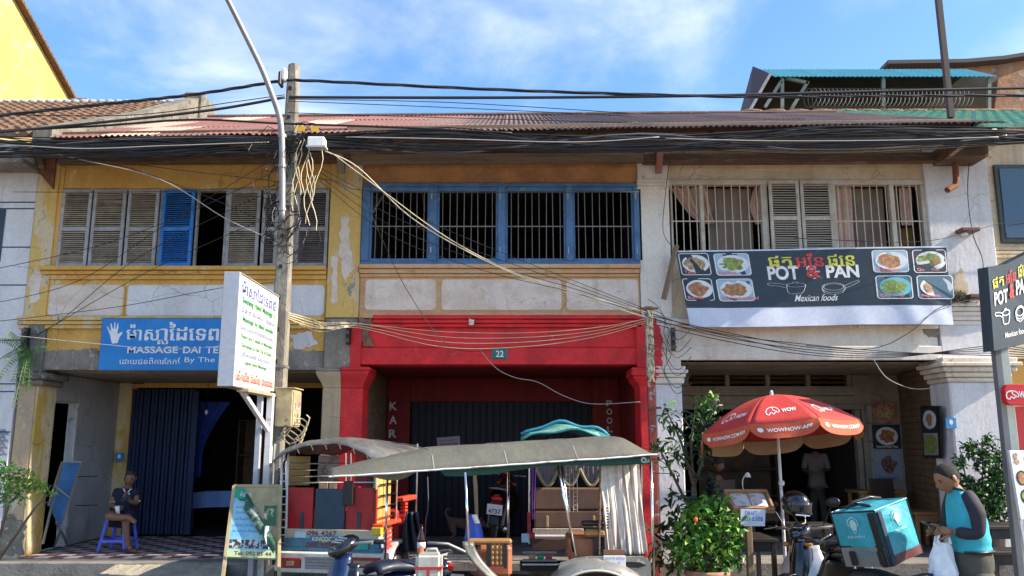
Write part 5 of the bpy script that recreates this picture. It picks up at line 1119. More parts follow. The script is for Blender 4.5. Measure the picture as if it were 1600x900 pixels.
def motorbike(label, x, y, z, heading, body, shield, seatm, lean=5, rot=None, plate=None, cat='motorbike', name='motor_scooter', mirrors=True, cowl=None):
    t = thing(name, label, cat, (x, y, z), rot=(RD(lean), 0, RD(heading)))
    wheel(t, .62); wheel(t, -.60)
    bld = lambda m, n_, mt, **k: m.build(n_, mt, t, world=False, **k)
    # front fender, fork
    m = MB(); m.grid(lambda u, v: V((.62 + (.315 + .012 * cos((v - .5) * 3)) * cos(RD(-10 + 150 * u)), (v - .5) * .13, .28 + (.315 + .02 * cos((v - .5) * 3)) * sin(RD(-10 + 150 * u)))), 16, 6); bld(m, 'front_fender', body, smooth=True, solid=.008)
    for s in (-1, 1): bld(MB().tube([(.62, s * .065, .28), (.54, s * .06, .52)], .018, 8), 'fork', galv, smooth=True)
    # leg shield (curved panel), wide at the middle
    def ls_(u, v):
        z_ = .34 + .50 * v; wd = .17 + .09 * sin(pi * min(1, v * 1.15)); a = (u - .5) * 2
        return V((.36 - .10 * v + .10 * (1 - a * a) + .02 * sin(v * 5), a * wd, z_))
    m = MB(); m.grid(ls_, 14, 12); bld(m, 'leg_shield', shield, smooth=True, solid=.014)
    m = MB(); m.grid(lambda u, v: V((.50 - .15 * v + .03 * sin(v * 3) - .10 * (2 * u - 1) ** 2, (u - .5) * (.17 + .09 * sin(pi * v)), .40 + .52 * v)), 10, 10); bld(m, 'front_panel', body, smooth=True, solid=.012)
    # handlebar cowl and headlight
    m = MB(); m.ball((.29, 0, .98), (.15, .115, .072), 18, MX.Rotation(RD(25), 3, 'Y')); bld(m, 'handlebar_cowl', cowl or body, smooth=True)
    m = MB(); m.ball((.375, 0, .955), (.045, .078, .040), 16, MX.Rotation(RD(20), 3, 'Y')); bld(m, 'headlight', M('headlight_glass', (.12, .13, .15), .05, spec=1, coat=1), smooth=True)
    for k in range(3): bld(MB().tube([(.36 - k * .03, -.07, 1.01 + k * .016), (.40 - k * .03, 0, 1.02 + k * .016), (.36 - k * .03, .07, 1.01 + k * .016)], .006, 6), 'chrome_strip', chrome)
    bld(MB().tube([(.18, -.33, 1.01), (.26, -.16, 1.00), (.28, 0, .98), (.26, .16, 1.00), (.18, .33, 1.01)], .013, 8), 'handlebar', galv, smooth=True)
    for s in (-1, 1):
        bld(MB().tube([(.185, s * .32, 1.01), (.15, s * .42, 1.01)], .020, 10), 'grip', black, smooth=True)
        bld(MB().tube([(.20, s * .30, 1.015), (.27, s * .41, 1.0)], .006, 6), 'brake_lever', galv)
        if not mirrors: continue
        mi = bld(MB().ball((.19, s * .34, 1.24), (.02, .075, .05), 12), 'mirror', black, smooth=True)
        MB().tube([(.21, s * .20, 1.0), (.20, s * .27, 1.12), (.20, s * .33, 1.22)], .006, 6).build('mirror_stem', black, mi, world=False)
        bld(MB().ball((.37, s * .12, .86), (.04, .04, .025), 10), 'indicator', M('amber_lens', (.6, .2, .02), .2), smooth=True)
    # step-through frame, engine
    bld(MB().tube([(.36, 0, .62), (.22, 0, .42), (.0, 0, .38), (-.2, 0, .46)], [.05, .07, .08, .09], 10), 'frame_cover', body, smooth=True)
    bld(MB().obox((-.02, 0, .30), (.34, .16, .16)), 'engine', M('engine_grey', (.14, .14, .14), .5, .5), bevel=.03)
    # rear body
    def rb(u, v):
        xx = -.08 - .72 * u; hw = (.12 - .05 * u) ; zc_ = .56 + .12 * u; a = v * 2 * pi
        return V((xx, hw * cos(a) * (1 if sin(a) < 0 else .9), zc_ + (.16 - .07 * u) * sin(a)))
    m = MB(); m.grid(rb, 10, 16); m.add([rb(0, k / 16) for k in range(16)], [tuple(range(16))]); m.add([rb(1, k / 16) for k in range(16)], [tuple(range(16))]); bld(m, 'body_panel', body, smooth=True)
    def st(u, v):
        a = (u - .5) * 2; xx = .02 - .70 * v; return V((xx, a * (.13 - .03 * abs(v - .5)), .785 + .05 * v * v - .06 * a * a * a * a + .02 * sin(v * 7)))
    m = MB(); m.grid(st, 10, 14); bld(m, 'seat', seatm, smooth=True, solid=.05)
    bld(MB().tube([(-.48, -.13, .80), (-.78, -.12, .84), (-.84, 0, .85), (-.78, .12, .84), (-.48, .13, .80)], .013, 8), 'grab_rail', galv, smooth=True)
    bld(MB().ball((-.80, 0, .70), (.05, .09, .05), 12), 'tail_light', M('tail_lens', (.45, .01, .01), .15), smooth=True)
    m = MB(); m.grid(lambda u, v: V((-.60 - .32 * cos(RD(10 + 95 * u)), (v - .5) * .13, .28 + .32 * sin(RD(10 + 95 * u)))), 10, 4); bld(m, 'rear_fender', black, smooth=True, solid=.01)
    bld(MB().tube([(.0, -.1, .22), (-.3, -.13, .22), (-.75, -.15, .30)], [.02, .03, .05], 10), 'exhaust', chrome, smooth=True)
    for s in (-1, 1): bld(MB().tube([(-.60, s * .1, .28), (-.46, s * .11, .62)], .025, 8), 'shock_absorber', galv, smooth=True)
    bld(MB().bar((-.05, .10, .24), (-.12, .24, .02), .02), 'side_stand', black)
    pl = bld(MB().obox((-.90, 0, .56), (.006, .22, .15), MX.Rotation(RD(-14), 3, 'Y')), 'number_plate', paperw, bevel=.002)
    if plate:
        R_ = MX.Rotation(RD(-14), 3, 'Y'); f = lambda a, b_, c=0: V((-.90, 0, .56)) + R_ @ V((-.004 - c, -a, b_))
        for s_, b0, b1 in plate:
            m = MB(); T(m, f, s_, -.09, b0, .09, b1, c=.002, bold=.02); m.build('lettering', letterb, pl, world=False)
    return t
motorbike('black and navy scooter in the foreground, seat towards the white jerrycan', -1.17, 7.50, 0, 222, navy, blackpaint, M('navy_seat', (.010, .016, .04), .5), 4, mirrors=False, cowl=blackpaint)
motorbike('silver and black scooter carrying a helmet beside the menu stand', 3.14, 8.72, 0, 222, blackpaint, M('silver_white_shield', (.5, .5, .5), .3, .2), black, 5)
b3 = motorbike('dark motorbike carrying the teal delivery box', 2.84, 7.2, 0, 112, blackpaint, black, black, 4, mirrors=False, plate=[('1GK 4157', -.05, .0)])
b4 = motorbike('dark red motorbike with a pale number plate parked inside the red arcade', -.21, 13.0, ZF, 84, M('dark_red_gloss', (.12, .008, .008), .3, coat=.4), black, black, 6, plate=[('4737', -.055, .01)])
m5 = None
# helmet on the silver scooter
hp = P(1243, 788, 8.55)
hm = thing('helmet', 'glossy black helmet with clear visor resting on the silver scooter', 'helmet', hp)
m = MB(); m.ball((0, 0, 0), (.125, .15, .135), 24); m.v = [V((p.x, p.y, max(p.z, -.075 - .03 * (p.y < 0)))) for p in m.v]; m.build('shell', blackpaint, hm, world=False, smooth=True)
m = MB(); m.grid(lambda u, v: V((.138 * sin(RD(-75 + 150 * u)), -.162 * cos(RD(-75 + 150 * u)), -.06 + .10 * v - .0)), 16, 5); o = m.build('visor', M('smoke_visor', (.02, .02, .025), .05, coat=1), hm, world=False, smooth=True, solid=.005); 
hm.rotation_euler = (RD(8), 0, RD(35)); MB().tube([(-.11, -.05, -.08), (-.04, -.08, -.18), (.06, -.08, -.17), (.11, -.03, -.08)], .008, 6).build('chin_strap', black, hm, world=False)
MB().tube([(.13, -.10, -.075), (.0, -.165, -.08), (-.13, -.10, -.075)], .007, 6).build('chrome_rim', chrome, hm, world=False)
# teal delivery box
db = thing('delivery_box', 'big teal and grey insulated delivery bag strapped on the motorbike seat', 'bag', tuple(P(1392, 886, 6.85)))
R_ = MX.Rotation(RD(-13), 3, 'Y') @ MX.Rotation(RD(-60), 3, 'Z')
MW[db] = MX.Translation(db.location) @ R_.to_4x4(); db.rotation_euler = R_.to_euler()
S_ = .43; Hh = .44
# local: nearest bottom corner at the origin, box runs to -x/+y.. (left face is the plane y=0 towards -x, right face is x=0 towards +y)
def dbm(m, n_, mt, par=None, **k): return m.build(n_, mt, par or db, world=False, **k)
def puff(u, v): return .022 * sin(pi * u) * sin(pi * v) + .006 * sin(9 * u + 5 * v) * sin(pi * u)
m = MB()
for fnc in (lambda u, v: V((-S_ * (1 - u), 0 - puff(u, v), Hh * v)), lambda u, v: V((0 + puff(u, v), S_ * u, Hh * v)), lambda u, v: V((-S_ * (1 - u), S_ * v, Hh + puff(u, v) * .8)), lambda u, v: V((-S_ * u, S_ + puff(u, v), Hh * v)), lambda u, v: V((-S_ - puff(u, v), S_ * u, Hh * v)), lambda u, v: V((-S_ * u, S_ * v, 0))): m.grid(fnc, 12, 12)
dbm(m, 'bag_body', bagteal, smooth=True)
m = MB(); m.grid(lambda u, v: V((-S_ * (1 - u), -.004 - puff(u, v * .36), Hh * v * .36)), 10, 5); dbm(m, 'lower_panel', baggrey, smooth=True)
m = MB(); m.grid(lambda u, v: V((.004 + puff(u, v * .16), S_ * u, Hh * v * .16)), 10, 4); dbm(m, 'lower_panel', M('dark_red_strip', (.12, .03, .04), .5), smooth=True)
for p, q in (((-S_, 0, 0), (-S_, 0, Hh)), ((0, 0, 0), (0, 0, Hh)), ((0, S_, 0), (0, S_, Hh)), ((-S_, 0, Hh), (0, 0, Hh)), ((0, 0, Hh), (0, S_, Hh)), ((0, S_, Hh), (-S_, S_, Hh)), ((-S_, S_, Hh), (-S_, 0, Hh))): dbm(MB().tube([p, q], .008, 6), 'piping', black if p[2] + q[2] < 2 * Hh or p[1] == 0 == q[1] else bagteal)
dbm(MB().box((-S_, -.012, Hh * .36), (0, -.002, Hh * .36 + .012)), 'zip', black)
dbm(MB().box((-.065, -.020, .0), (-.012, -.002, Hh * .97)), 'strap', black, bevel=.004)
dbm(MB().box((.002, .012, .0), (.020, .06, Hh * .97)), 'strap', M('dark_blue_strap', (.01, .03, .06), .6), bevel=.004)
for a_ in (-.33, -.06): dbm(MB().box((a_, -.045, .02), (a_ + .05, -.020, Hh * .30)), 'buckle_strap', black, bevel=.006)
dbm(MB().tube([(-.30, .05, Hh + .02), (-.28, .12, Hh + .055), (-.24, .30, Hh + .055), (-.22, .40, Hh + .02)], .014, 8), 'handle', black, smooth=True)
dbm(MB().tube([(-.40, .08, Hh + .02), (-.26, .16, Hh + .03), (-.10, .10, Hh + .02)], .012, 8), 'handle', black, smooth=True)
for k, f in enumerate((lambda a, b_, c=0: V((a - S_ / 2, -.028 - c, b_)), lambda a, b_, c=0: V((.028 + c, a + S_ / 2, b_)))):
    m = MB(); ELL(m, f, 0, .34, .035, .045, .0, 16); STROKE(m, f, [(-.05, .33), (-.045, .38), (0, .405), (.045, .38), (.05, .33)], .008, .002); STROKE(m, f, [(-.02, .30), (0, .27), (.02, .30)], .008, .002)
    T(m, f, 'DELIVERY', -.085, .235, .085, .255, c=.001, bold=.02); dbm(m, 'panda_free_emblem' if 0 else 'emblem', M('pale_teal_print', (.40, .66, .68), .5))
m = MB(); T(m, lambda a, b_, c=0: V((a - S_ * .4, -.030 - c, b_)), 'Delivery', -.07, .10, .10, .135, c=.0, bold=.01); dbm(m, 'lettering', bagteal)

# ================================================================ REMORQUES
# (1) red one at the back left: local x right, y forward, z up; origin under its rear right corner
r1 = thing('tuk_tuk', 'red tuk-tuk trailer seen from the back under a dark grey tarpaulin', 'tuk-tuk', (-1.50, 9.42, 0), rz=RD(-11))
def rb1(m, n_, mt, par=None, **k): return m.build(n_, mt, par or r1, world=False, **k)
inv1 = MW[r1].inverted()
def L1(px, py, yl=0):   # pixel -> local point on the plane y_local = yl
    rd = V(((px - 800) / F, cos(TH) - (450 - py) / F * sin(TH), sin(TH) + (450 - py) / F * cos(TH)))
    o_ = inv1 @ V((0, 0, CZ)); d_ = inv1.to_3x3() @ rd; t_ = (yl - o_.y) / d_.y; return o_ + d_ * t_
def L1x(px, py, xl=0):
    rd = V(((px - 800) / F, cos(TH) - (450 - py) / F * sin(TH), sin(TH) + (450 - py) / F * cos(TH)))
    o_ = inv1 @ V((0, 0, CZ)); d_ = inv1.to_3x3() @ rd; t_ = (xl - o_.x) / d_.x; return o_ + d_ * t_
def bx1(px0, py0, px1, py1, d, yl=0): a = L1(px0, py1, yl); b_ = L1(px1, py0, yl); return MB().box((a.x, yl, a.z), (b_.x, yl + d, b_.z))
redp = M('tuktuk_red_panel', (.42, .012, .018), .5, col2=(.30, .01, .015), s2=4)
bluep = M('tuktuk_blue_panel', (.03, .06, .10), .6, col2=(.02, .045, .08), s2=5)
tb = M('tuktuk_teal_paint', (.05, .18, .26), .5, col2=(.03, .10, .16), s2=6)
rb1(bx1(448, 762, 490, 828, .04), 'rear_panel', redp, bevel=.004); rb1(bx1(540, 762, 589, 828, .04), 'rear_panel', redp, bevel=.004); rb1(bx1(490.5, 764, 539.5, 828, .035), 'rear_panel', bluep, bevel=.004)
rb1(bx1(468, 800, 474, 828, .01, -.012), 'latch_bar', bluep); rb1(bx1(557, 800, 563, 828, .01, -.012), 'latch_bar', bluep)
for py in (724, 734, 744, 754): a = L1(447, py); b_ = L1(588, py); rb1(MB().tube([a, b_], .009, 6), 'rail', chrome)
for px in (447, 541, 549, 588): a = L1(px, 765); b_ = L1(px, 708); rb1(MB().tube([a, b_], .011, 6), 'rail_post', chrome)
a = L1(436, 862, -.03); b_ = L1(441, 705, -.03); rb1(MB().tube([a, b_], .014, 8), 'corner_post', steelw)
a = L1(446, 862, -.01); b_ = L1(450, 705, -.01); rb1(MB().tube([a, b_], .014, 8), 'corner_post', steelw)
for k in range(12): p = L1(437, 716 + k * 12, -.03); q = L1(448, 716 + k * 12, -.01); rb1(MB().tube([p, q], .007, 6), 'ladder_rung', steelw)
rb1(bx1(446, 829, 592, 843, .08, -.03), 'name_board', M('cream_board', (.55, .47, .34), .6), bevel=.004); rb1(bx1(444, 843.5, 592, 861, .1, -.05), 'name_board', tb, bevel=.004); rb1(bx1(438, 858, 594, 864, .12, -.06), 'ledge', tb, bevel=.004)
rb1(bx1(484, 838, 530, 846, .02, -.065), 'sticker', M('sticker_blue', (.02, .15, .5), .5)); rb1(bx1(460, 831, 478, 840, .02, -.05), 'sticker', M('sticker_pale', (.4, .6, .75), .5)); rb1(bx1(545, 846, 575, 858, .02, -.07), 'sticker', M('sticker_teal', (.02, .35, .33), .5))
def rtext(s, px0, py0, px1, py1, yl, mt, bo=.02):
    a = L1(px0, py1, yl); b_ = L1(px1, py0, yl); m = MB(); T(m, lambda u, v, c=0: V((u, yl - .003 - c, v)), s, a.x, a.z, b_.x, b_.z, c=0, bold=bo); rb1(m, 'lettering', mt)
rtext('096 4267', 480, 830, 526, 836.5, -.032, M('maroon_letter', (.16, .02, .04), .6)); rtext('088 5558', 478, 848, 525, 857, -.052, M('maroon_letter', (.16, .02, .04))); rtext('KINGDOM', 488, 839.5, 526, 845, -.068, lettery)
bw_ = M('white_fibreglass', (.70, .68, .62), .45, col2=(.58, .54, .47), s2=4)
a = L1(430, 893, -.12); b_ = L1(602, 866, -.12)
m = MB(); m.prism([(a.x, a.z + .02), (a.x + .03, b_.z), (b_.x, b_.z), (b_.x + .02, a.z + .02), (b_.x - .02, a.z), (a.x + .06, a.z)], lambda u, v, c: V((u, -.16 + c, v)), .16); rb1(m, 'bumper', bw_, bevel=.01)
for p0, p1 in ((435, 470), (540, 594)):
    rb1(bx1(p0, 872, p1, 887, .02, -.175), 'tail_light', M('dark_red_lens', (.30, .02, .02), .3), bevel=.006); rb1(bx1(p0 + 12, 877, p1 - 12, 884, .01, -.185), 'reflector', M('tan_lens', (.35, .26, .16), .4))
for k in range(4): rb1(bx1(476, 871 + k * 5, 536, 873.5 + k * 5, .02, -.175), 'bumper_slat', galv, bevel=.003)
# sunlit side (plane x = 0)
def sp1(y0, y1, z0, z1, d=.03): return MB().box((-d, y0, z0), (0, y1, z1))
zt_, zb_ = L1(588, 708).z, .62
rb1(sp1(.0, .50, 1.22, zt_), 'side_panel', M('yellow_bamboo_print', (.66, .48, .16), .55, col2=(.62, .36, .07), s2=6, wave=9, stretch=(1, 3, .4)), bevel=.003)
rb1(sp1(.0, .50, .95, 1.218), 'side_panel', M('orange_print', (.66, .22, .07), .5, col2=(.6, .4, .1), s2=6), bevel=.003)
rb1(sp1(.0, .55, .80, .948), 'side_panel', M('pale_yellow_print', (.66, .52, .26), .5), bevel=.003)
m = MB()
for k in range(4):
    m2 = MB().prism([(0, .60 + k * .055), (.55, .70 + k * .03), (.55, .725 + k * .028), (0, .64 + k * .045)], lambda u, v, c: V((0 + c, u, v)), .004 + .001 * k); rb1(m2, 'side_stripe', (M('pink_stripe', (.65, .12, .22), .5), M('sky_stripe', (.25, .45, .75), .5))[k % 2])
rb1(sp1(.0, .56, .56, .798, .025), 'side_panel', M('red_blue_stripe_panel', (.5, .25, .4), .5, col2=(.3, .42, .66), s2=4), bevel=.003)
for k in range(6):
    z = 1.02 + k * .12; rb1(MB().tube([(.03, .02, z), (.03, .62, z)], .008, 6), 'ladder_rung', chrome)
for y in (.25, .62): rb1(MB().tube([(.03, y, .95), (.03, y, zt_ - .06)], .011, 6), 'ladder_post', chrome)
rb1(MB().box((-.02, -.02, .93), (.10, .62, .965)), 'step', M('bright_orange_red', (.72, .07, .03), .4), bevel=.008); rb1(MB().box((-.02, -.05, .85), (.09, .03, .93)), 'step_end', M('bright_yellow', (.72, .52, .03), .4), bevel=.006)
for k in range(5): rb1(MB().box((.002, .28, .66 + k * .05), (.03, .50, .69 + k * .05)), 'step_louvre', M('bright_orange_red', (.72, .07, .03)), bevel=.003)
m = MB(); m.lathe([(.24, -.05), (.30, -.05), (.30, .05), (.24, .05), (.24, -.05)], (-.06, .82, .30), 28, 'x'); wl = rb1(m, 'wheel', rubber, smooth=True)
rb1(MB().lathe([(0, -.04), (.235, -.04), (.235, .055), (.1, .055), (.08, .075), (0, .075)], (-.06, .82, .30), 20, 'x'), 'rim', M('cream_rim', (.5, .46, .36), .5), wl, smooth=True)
m = MB(); m.lathe([(.33, -.07), (.37, -.07), (.37, .09), (.33, .09)], (-.06, .82, .34), 24, 'x', arc=pi); rb1(m, 'mudguard', M('chrome_white', (.6, .58, .55), .25, .5), smooth=True)
rb1(MB().box((-1.2, .02, .50), (-.02, 1.5, .56)), 'floor', black); rb1(MB().box((-1.15, .9, .56), (-.05, 1.0, 1.05)), 'seat_back', M('seat_red', (.42, .02, .02), .5), bevel=.03); rb1(MB().box((-1.15, 1.0, .85), (-.05, 1.35, .95)), 'seat', M('seat_red', (.42, .02, .02)), bevel=.03)
rb1(MB().box((-.10, .95, 1.13), (.02, 1.45, 1.19)), 'armrest', M('seat_orange_red', (.62, .06, .03), .5), bevel=.015)
for k in range(5): rb1(MB().box((-.06, 1.05, .93 + k * .04), (-.0, 1.15, .955 + k * .04)), 'spring', M('seat_orange_red', (.62, .06, .03)))
for x, y in ((0, 1.5), (-1.2, 1.5), (-1.22, .0)): rb1(MB().tube([(x, y, .5), (x, y, zt_ + .1)], .014, 8), 'roof_post', chrome)
# tarpaulin: humped, drooping over the back, with lashing loops
cl = L1(434, 715, -.15); cr = L1(590, 700, -.15)
def tarp1(u, v):
    x = -1.17 + 1.30 * u; y = -.22 + 2.0 * v; hump = .17 * (1 - (2 * u - 1) ** 2) ** .8; rear = -.16 * max(0, (.12 - v) / .12) ** 1.3
    sag = .008 * sin(u * 11 + v * 4) + .004 * sin(u * 23 + v * 9) + .007 * cos(v * 2 * pi * 3) + .003 * sin(u * 47 - v * 31)
    return V((x + .02 * sin(v * 9), y, 1.73 + hump + rear * (1 - .5 * (1 - (2 * u - 1) ** 2)) + sag - .06 * v))
m = MB(); m.grid(tarp1, 36, 24); rb1(m, 'canopy', tarpdark, smooth=True, solid=.012)
for k in range(9): p = tarp1(k / 8, 0); rb1(MB().tube([p + V((0, 0, -.0)), p + V((.01, .03, -.05))], .006, 5), 'lashing', creamw)
rb1(MB().bar((-1.05, -.02, 1.75), (-1.25, -.03, 1.05), .02), 'cross_cord', black)
rb1(bx1(535, 752, 552, 790, .03, -.04), 'dark_badge', black, bevel=.01); 
# pink poster and things seen through the rails
rb1(bx1(496, 712, 530, 752, .01, .30), 'rear_print', M('beige_print', (.42, .30, .26), .6, col2=(.15, .08, .07), s2=10)); rb1(bx1(449, 713, 485, 758, .01, .30), 'rear_print', M('bamboo_print', (.42, .25, .06), .6, wave=10, stretch=(3, 1, .5)))
rb1(bx1(554, 706, 570, 760, .01, .28), 'rear_print', M('seat_red', (.42, .02, .02)))

# (2) long grey one in front: world coordinates
r2 = thing('tuk_tuk', 'long silver tuk-tuk trailer with grey canopy and pale side curtain', 'tuk-tuk', (.2, 8.4, 0))
A_, B_ = V((-1.62, 7.55, 0)), V((1.40, 8.25, 0)); ax = (B_ - A_).normalized(); ay = V((-ax.y, ax.x, 0))
def Q(s, t, z): p = A_.lerp(B_, s) + ay * t; return V((p.x, p.y, z))
def can(u, v):   # u along, v across (0 near edge)
    zn = 1.545 + .185 * u; front_t = min(1, .12 + u / .36); rear_t = min(1, (1 - u) / .09)
    crown = .185 * (front_t ** .9) * (rear_t ** .9) * (1 - (2 * v - 1) ** 6)
    if v <= .15: crown = .165 * (front_t ** .9) * (rear_t ** .9) * (v / .15)
    s = .0025 * sin(u * 22) + .002 * sin(u * 61 + v * 17)
    return Q(u, 1.35 * v - .03, zn + crown + s - .006 * abs(sin(u * pi * 4)) * (v < .02))
m = MB(); m.grid(can, 60, 20); o = m.build('canopy', M('pale_grey_tarpaulin', (.115, .115, .093), .75, col2=(.085, .084, .07), s2=2.5, col3=(.10, .095, .08), s3=7, t3=(.60, .68), bump=.6, bs=9, streak=.5), r2, smooth=True, solid=.012)
for k in range(60): pass
m = MB(); m.tube([can(k / 30, 0) + V((0, -.01, 0)) for k in range(31)], .009, 6); m.build('canopy_rim', steelw, r2)
for u in (.30, .52, .74): m = MB(); m.tube([can(u, k / 10) + V((0, 0, .006)) for k in range(11)], .007, 5); m.build('canopy_seam', tarpgrey, r2)
m = MB(); m.grid(lambda u, v: can(.30 + .68 * u, .03) + V((0, .03, -.012 - (.085 + .02 * sin(u * 9) - .05 * (u < .05)) * v)), 40, 3); m.build('valance', greencl, r2, smooth=True, solid=.006)
m = MB(); m.grid(lambda u, v: can(.12 + .2 * u, .5) + V((0, .0, -.12 - .12 * v * sin(u * pi))), 12, 3); m.build('canopy_lining', tarpgrey, r2, smooth=True)
def pole2(a, b_, r_=.014, Y=None): 
    return MB().tube([a, b_], r_, 10)
fY = lambda px, Y, py: P(px, py, Y)
for (p0, p1, Y0_, Y1_) in (((733, 862), (727, 738), 7.75, 7.75), ((900, 868), (870, 722), 8.1, 8.08), ((896, 862), (877, 722), 8.14, 8.12)):
    MB().tube([P(*p0, Y0_), P(*p1, Y1_)], .012, 10).build('chrome_pole', chrome, r2, smooth=True)
for s, t in ((.20, 1.3), (.62, 1.3), (.97, 1.3), (.985, .02)): MB().tube([Q(s, t, .55), Q(s, t, 1.66)], .013, 8).build('chrome_pole', chrome, r2, smooth=True)
# curtain, gathered
cY = 8.28
def curt2(u, v):
    pxl = 940 + 8 * v * 0 + (4 if v < .5 else 0) * 0; x0 = P(945 - 7 * v, 800, cY).x; x1 = P(1012 - 10 * v, 800, cY).x
    z0, z1 = pz(868, cY), pz(722, cY); pl = (1 - .35 * abs(v - .2)); bul = .03 * sin(pi * v)
    return V((x0 + (x1 - x0) * u + .008 * sin(u * 40 + v * 5), cY + .013 * pl * sin(u * 2 * pi * 6 + 2.2 * sin(v * 2.6 + u * 3)) + .009 * sin(u * 61 + v * 5) * (1.6 - v) + .008 * sin(u * 29 - v * 9) - bul + .12 * u, z0 + (z1 - z0) * v))
m = MB(); m.grid(curt2, 110, 24); m.build('side_curtain', curt, r2, smooth=True, solid=.004)
m = MB()
for k in range(8): p = curt2(.09 + .004 * (k % 3), .5 - k * .03); m.add([p + V((-.012, -.05, 0)), p + V((.012, -.05, 0)), p + V((.010, -.05, .014)), p + V((-.01, -.05, .016))], [(0, 1, 2, 3)])
m.build('curtain_print', letterk, r2)
MB().tube([P(936, 866, 8.24), P(938, 722, 8.2)], .012, 6).build('curtain_edge', oldwood, r2)
# body: silver fender with wheel, side skirt, name plate
silver = M('worn_silver_paint', (.34, .33, .30), .35, .45, col2=(.28, .27, .24), s2=5, col3=(.62, .56, .42), s3=9, t3=(.58, .64))
wc = P(932, 940, 8.0); wc.z = .32
def fend(u, v): a = RD(180 - 180 * u); R_ = .50 + .06 * v; return V((wc.x + R_ * cos(a) * 1.08, 8.0 + .12 * (1 - v) , wc.z + R_ * sin(a)))
m = MB(); m.grid(lambda u, v: V((wc.x + (.42 + .10 * sin(v * pi / 2)) * cos(RD(180 - 180 * u)) * 1.05, 7.95 + .16 * (1 - cos(v * pi / 2)), wc.z + (.36 + .10 * sin(v * pi / 2)) * sin(RD(180 - 180 * u)))), 36, 8); m.build('fender', silver, r2, smooth=True, solid=.012)
MB().tube([V((wc.x + .43 * cos(RD(180 - 180 * k / 24)) * 1.05, 7.945, wc.z + .37 * sin(RD(180 - 180 * k / 24)))) for k in range(25)], .012, 6).build('fender_trim', M('cream_trim', (.6, .55, .42), .4), r2, smooth=True)
ty = MB().lathe([(.24, -.05), (.31, -.045), (.31, .045), (.24, .05), (.24, -.05)], (wc.x, 8.08, .31), 32, 'y').build('wheel', rubber, r2, smooth=True)
MB().lathe([(0, -.055), (.235, -.05), (.235, .04), (0, .04)], (wc.x, 8.08, .31), 20, 'y').build('rim', galv, ty, smooth=True)
a_ = P(862, 880, 8.1); c_ = P(1016, 880, 8.1)
ztop2 = pz(869, 8.1)
arcp = [(wc.x + .46 * cos(RD(t_)), wc.z + .42 * sin(RD(t_))) for t_ in range(180, -1, -12)]
MB().prism([(a_.x - .02, .30), (a_.x + .0, .55), (a_.x + .08, .74), (a_.x + .2, ztop2 - .02), (a_.x + .35, ztop2), (c_.x - .06, ztop2), (c_.x, ztop2 - .05), (c_.x, .45), (c_.x - .06, .30)] + arcp[::-1], lambda u, v, c: V((u, 8.07 + c, v)), .04).build('side_body', silver, r2)
MB().prism([(c_.x - .40, ztop2 - .09), (c_.x - .22, ztop2 - .045), (c_.x - .10, ztop2 - .05), (c_.x - .04, ztop2 - .08), (c_.x - .12, ztop2 - .10), (c_.x - .26, ztop2 - .095)], lambda u, v, c: V((u, 8.066 - c, v)), .005).build('painted_flash', black, r2)
MB().prism([(a_.x + .16, ztop2 - .10), (a_.x + .30, ztop2 - .035), (a_.x + .50, ztop2 - .03), (a_.x + .42, ztop2 - .075), (a_.x + .30, ztop2 - .08)], lambda u, v, c: V((u, 8.066 - c, v)), .005).build('painted_flash', black, r2)
fpn = front(0, 8.04, 0)
a2, c2 = px_x(943, 876, 8.06), px_x(977, 876, 8.06); z0, z1 = pz(885, 8.06), pz(868, 8.06)
pl = MB().box((a2, 8.04, z0), (c2, 8.06, z1)).build('name_plate', paperw, r2, bevel=.002)
for k, (s_, bo) in enumerate((('ជួលតុកតុក ដេរកេយូរ', 0), ('ជូនដំេណីរ', 0), ('TEL 078 823 778', .02))): m = MB(); T(m, fpn, s_, a2 + (.01 if k != 1 else .05), z1 - .04 * (k + 1) + .0, c2 - (.01 if k != 1 else .05), z1 - .04 * k - .012, c=.003, bold=bo); m.build('lettering', letterb if k < 2 else letterk, pl)
a_ = P(943, 864, 8.15); MB().box((a_.x, 8.13, a_.z - .03), (px_x(975, 864, 8.15), 8.16, a_.z + .03)).build('wood_strip', M('brown_leather', (.22, .10, .05), .4), r2)
MB().lathe([(.012, 0), (.028, 0), (.028, .03), (.012, .03)], P(1006, 719, 8.15), 12, 'y').build('canopy_roller', galv, r2)
# rear seat block, armrests
leather = M('orange_brown_vinyl', (.36, .13, .06), .35, col2=(.28, .10, .05), s2=6)
a_ = P(888, 868, 8.3); c_ = P(936, 868, 8.3); MB().box((a_.x, 8.3, a_.z - .06), (c_.x, 8.8, pz(838, 8.3))).build('rear_seat', leather, r2, bevel=.03)
a_ = P(908, 822, 8.25); c_ = P(946, 822, 8.25); MB().box((a_.x, 8.22, a_.z), (c_.x, 8.32, a_.z + .05)).build('armrest', black, r2, bevel=.02)
MB().box((a_.x + .03, 8.23, a_.z - .10), (c_.x, 8.31, a_.z - .03)).build('armrest_wood', M('turned_wood', (.32, .17, .06), .4), r2, bevel=.02)
MB().box((a_.x + .12, 8.24, a_.z - .35), (a_.x + .16, 8.30, a_.z - .10)).build('arm_post', black, r2)
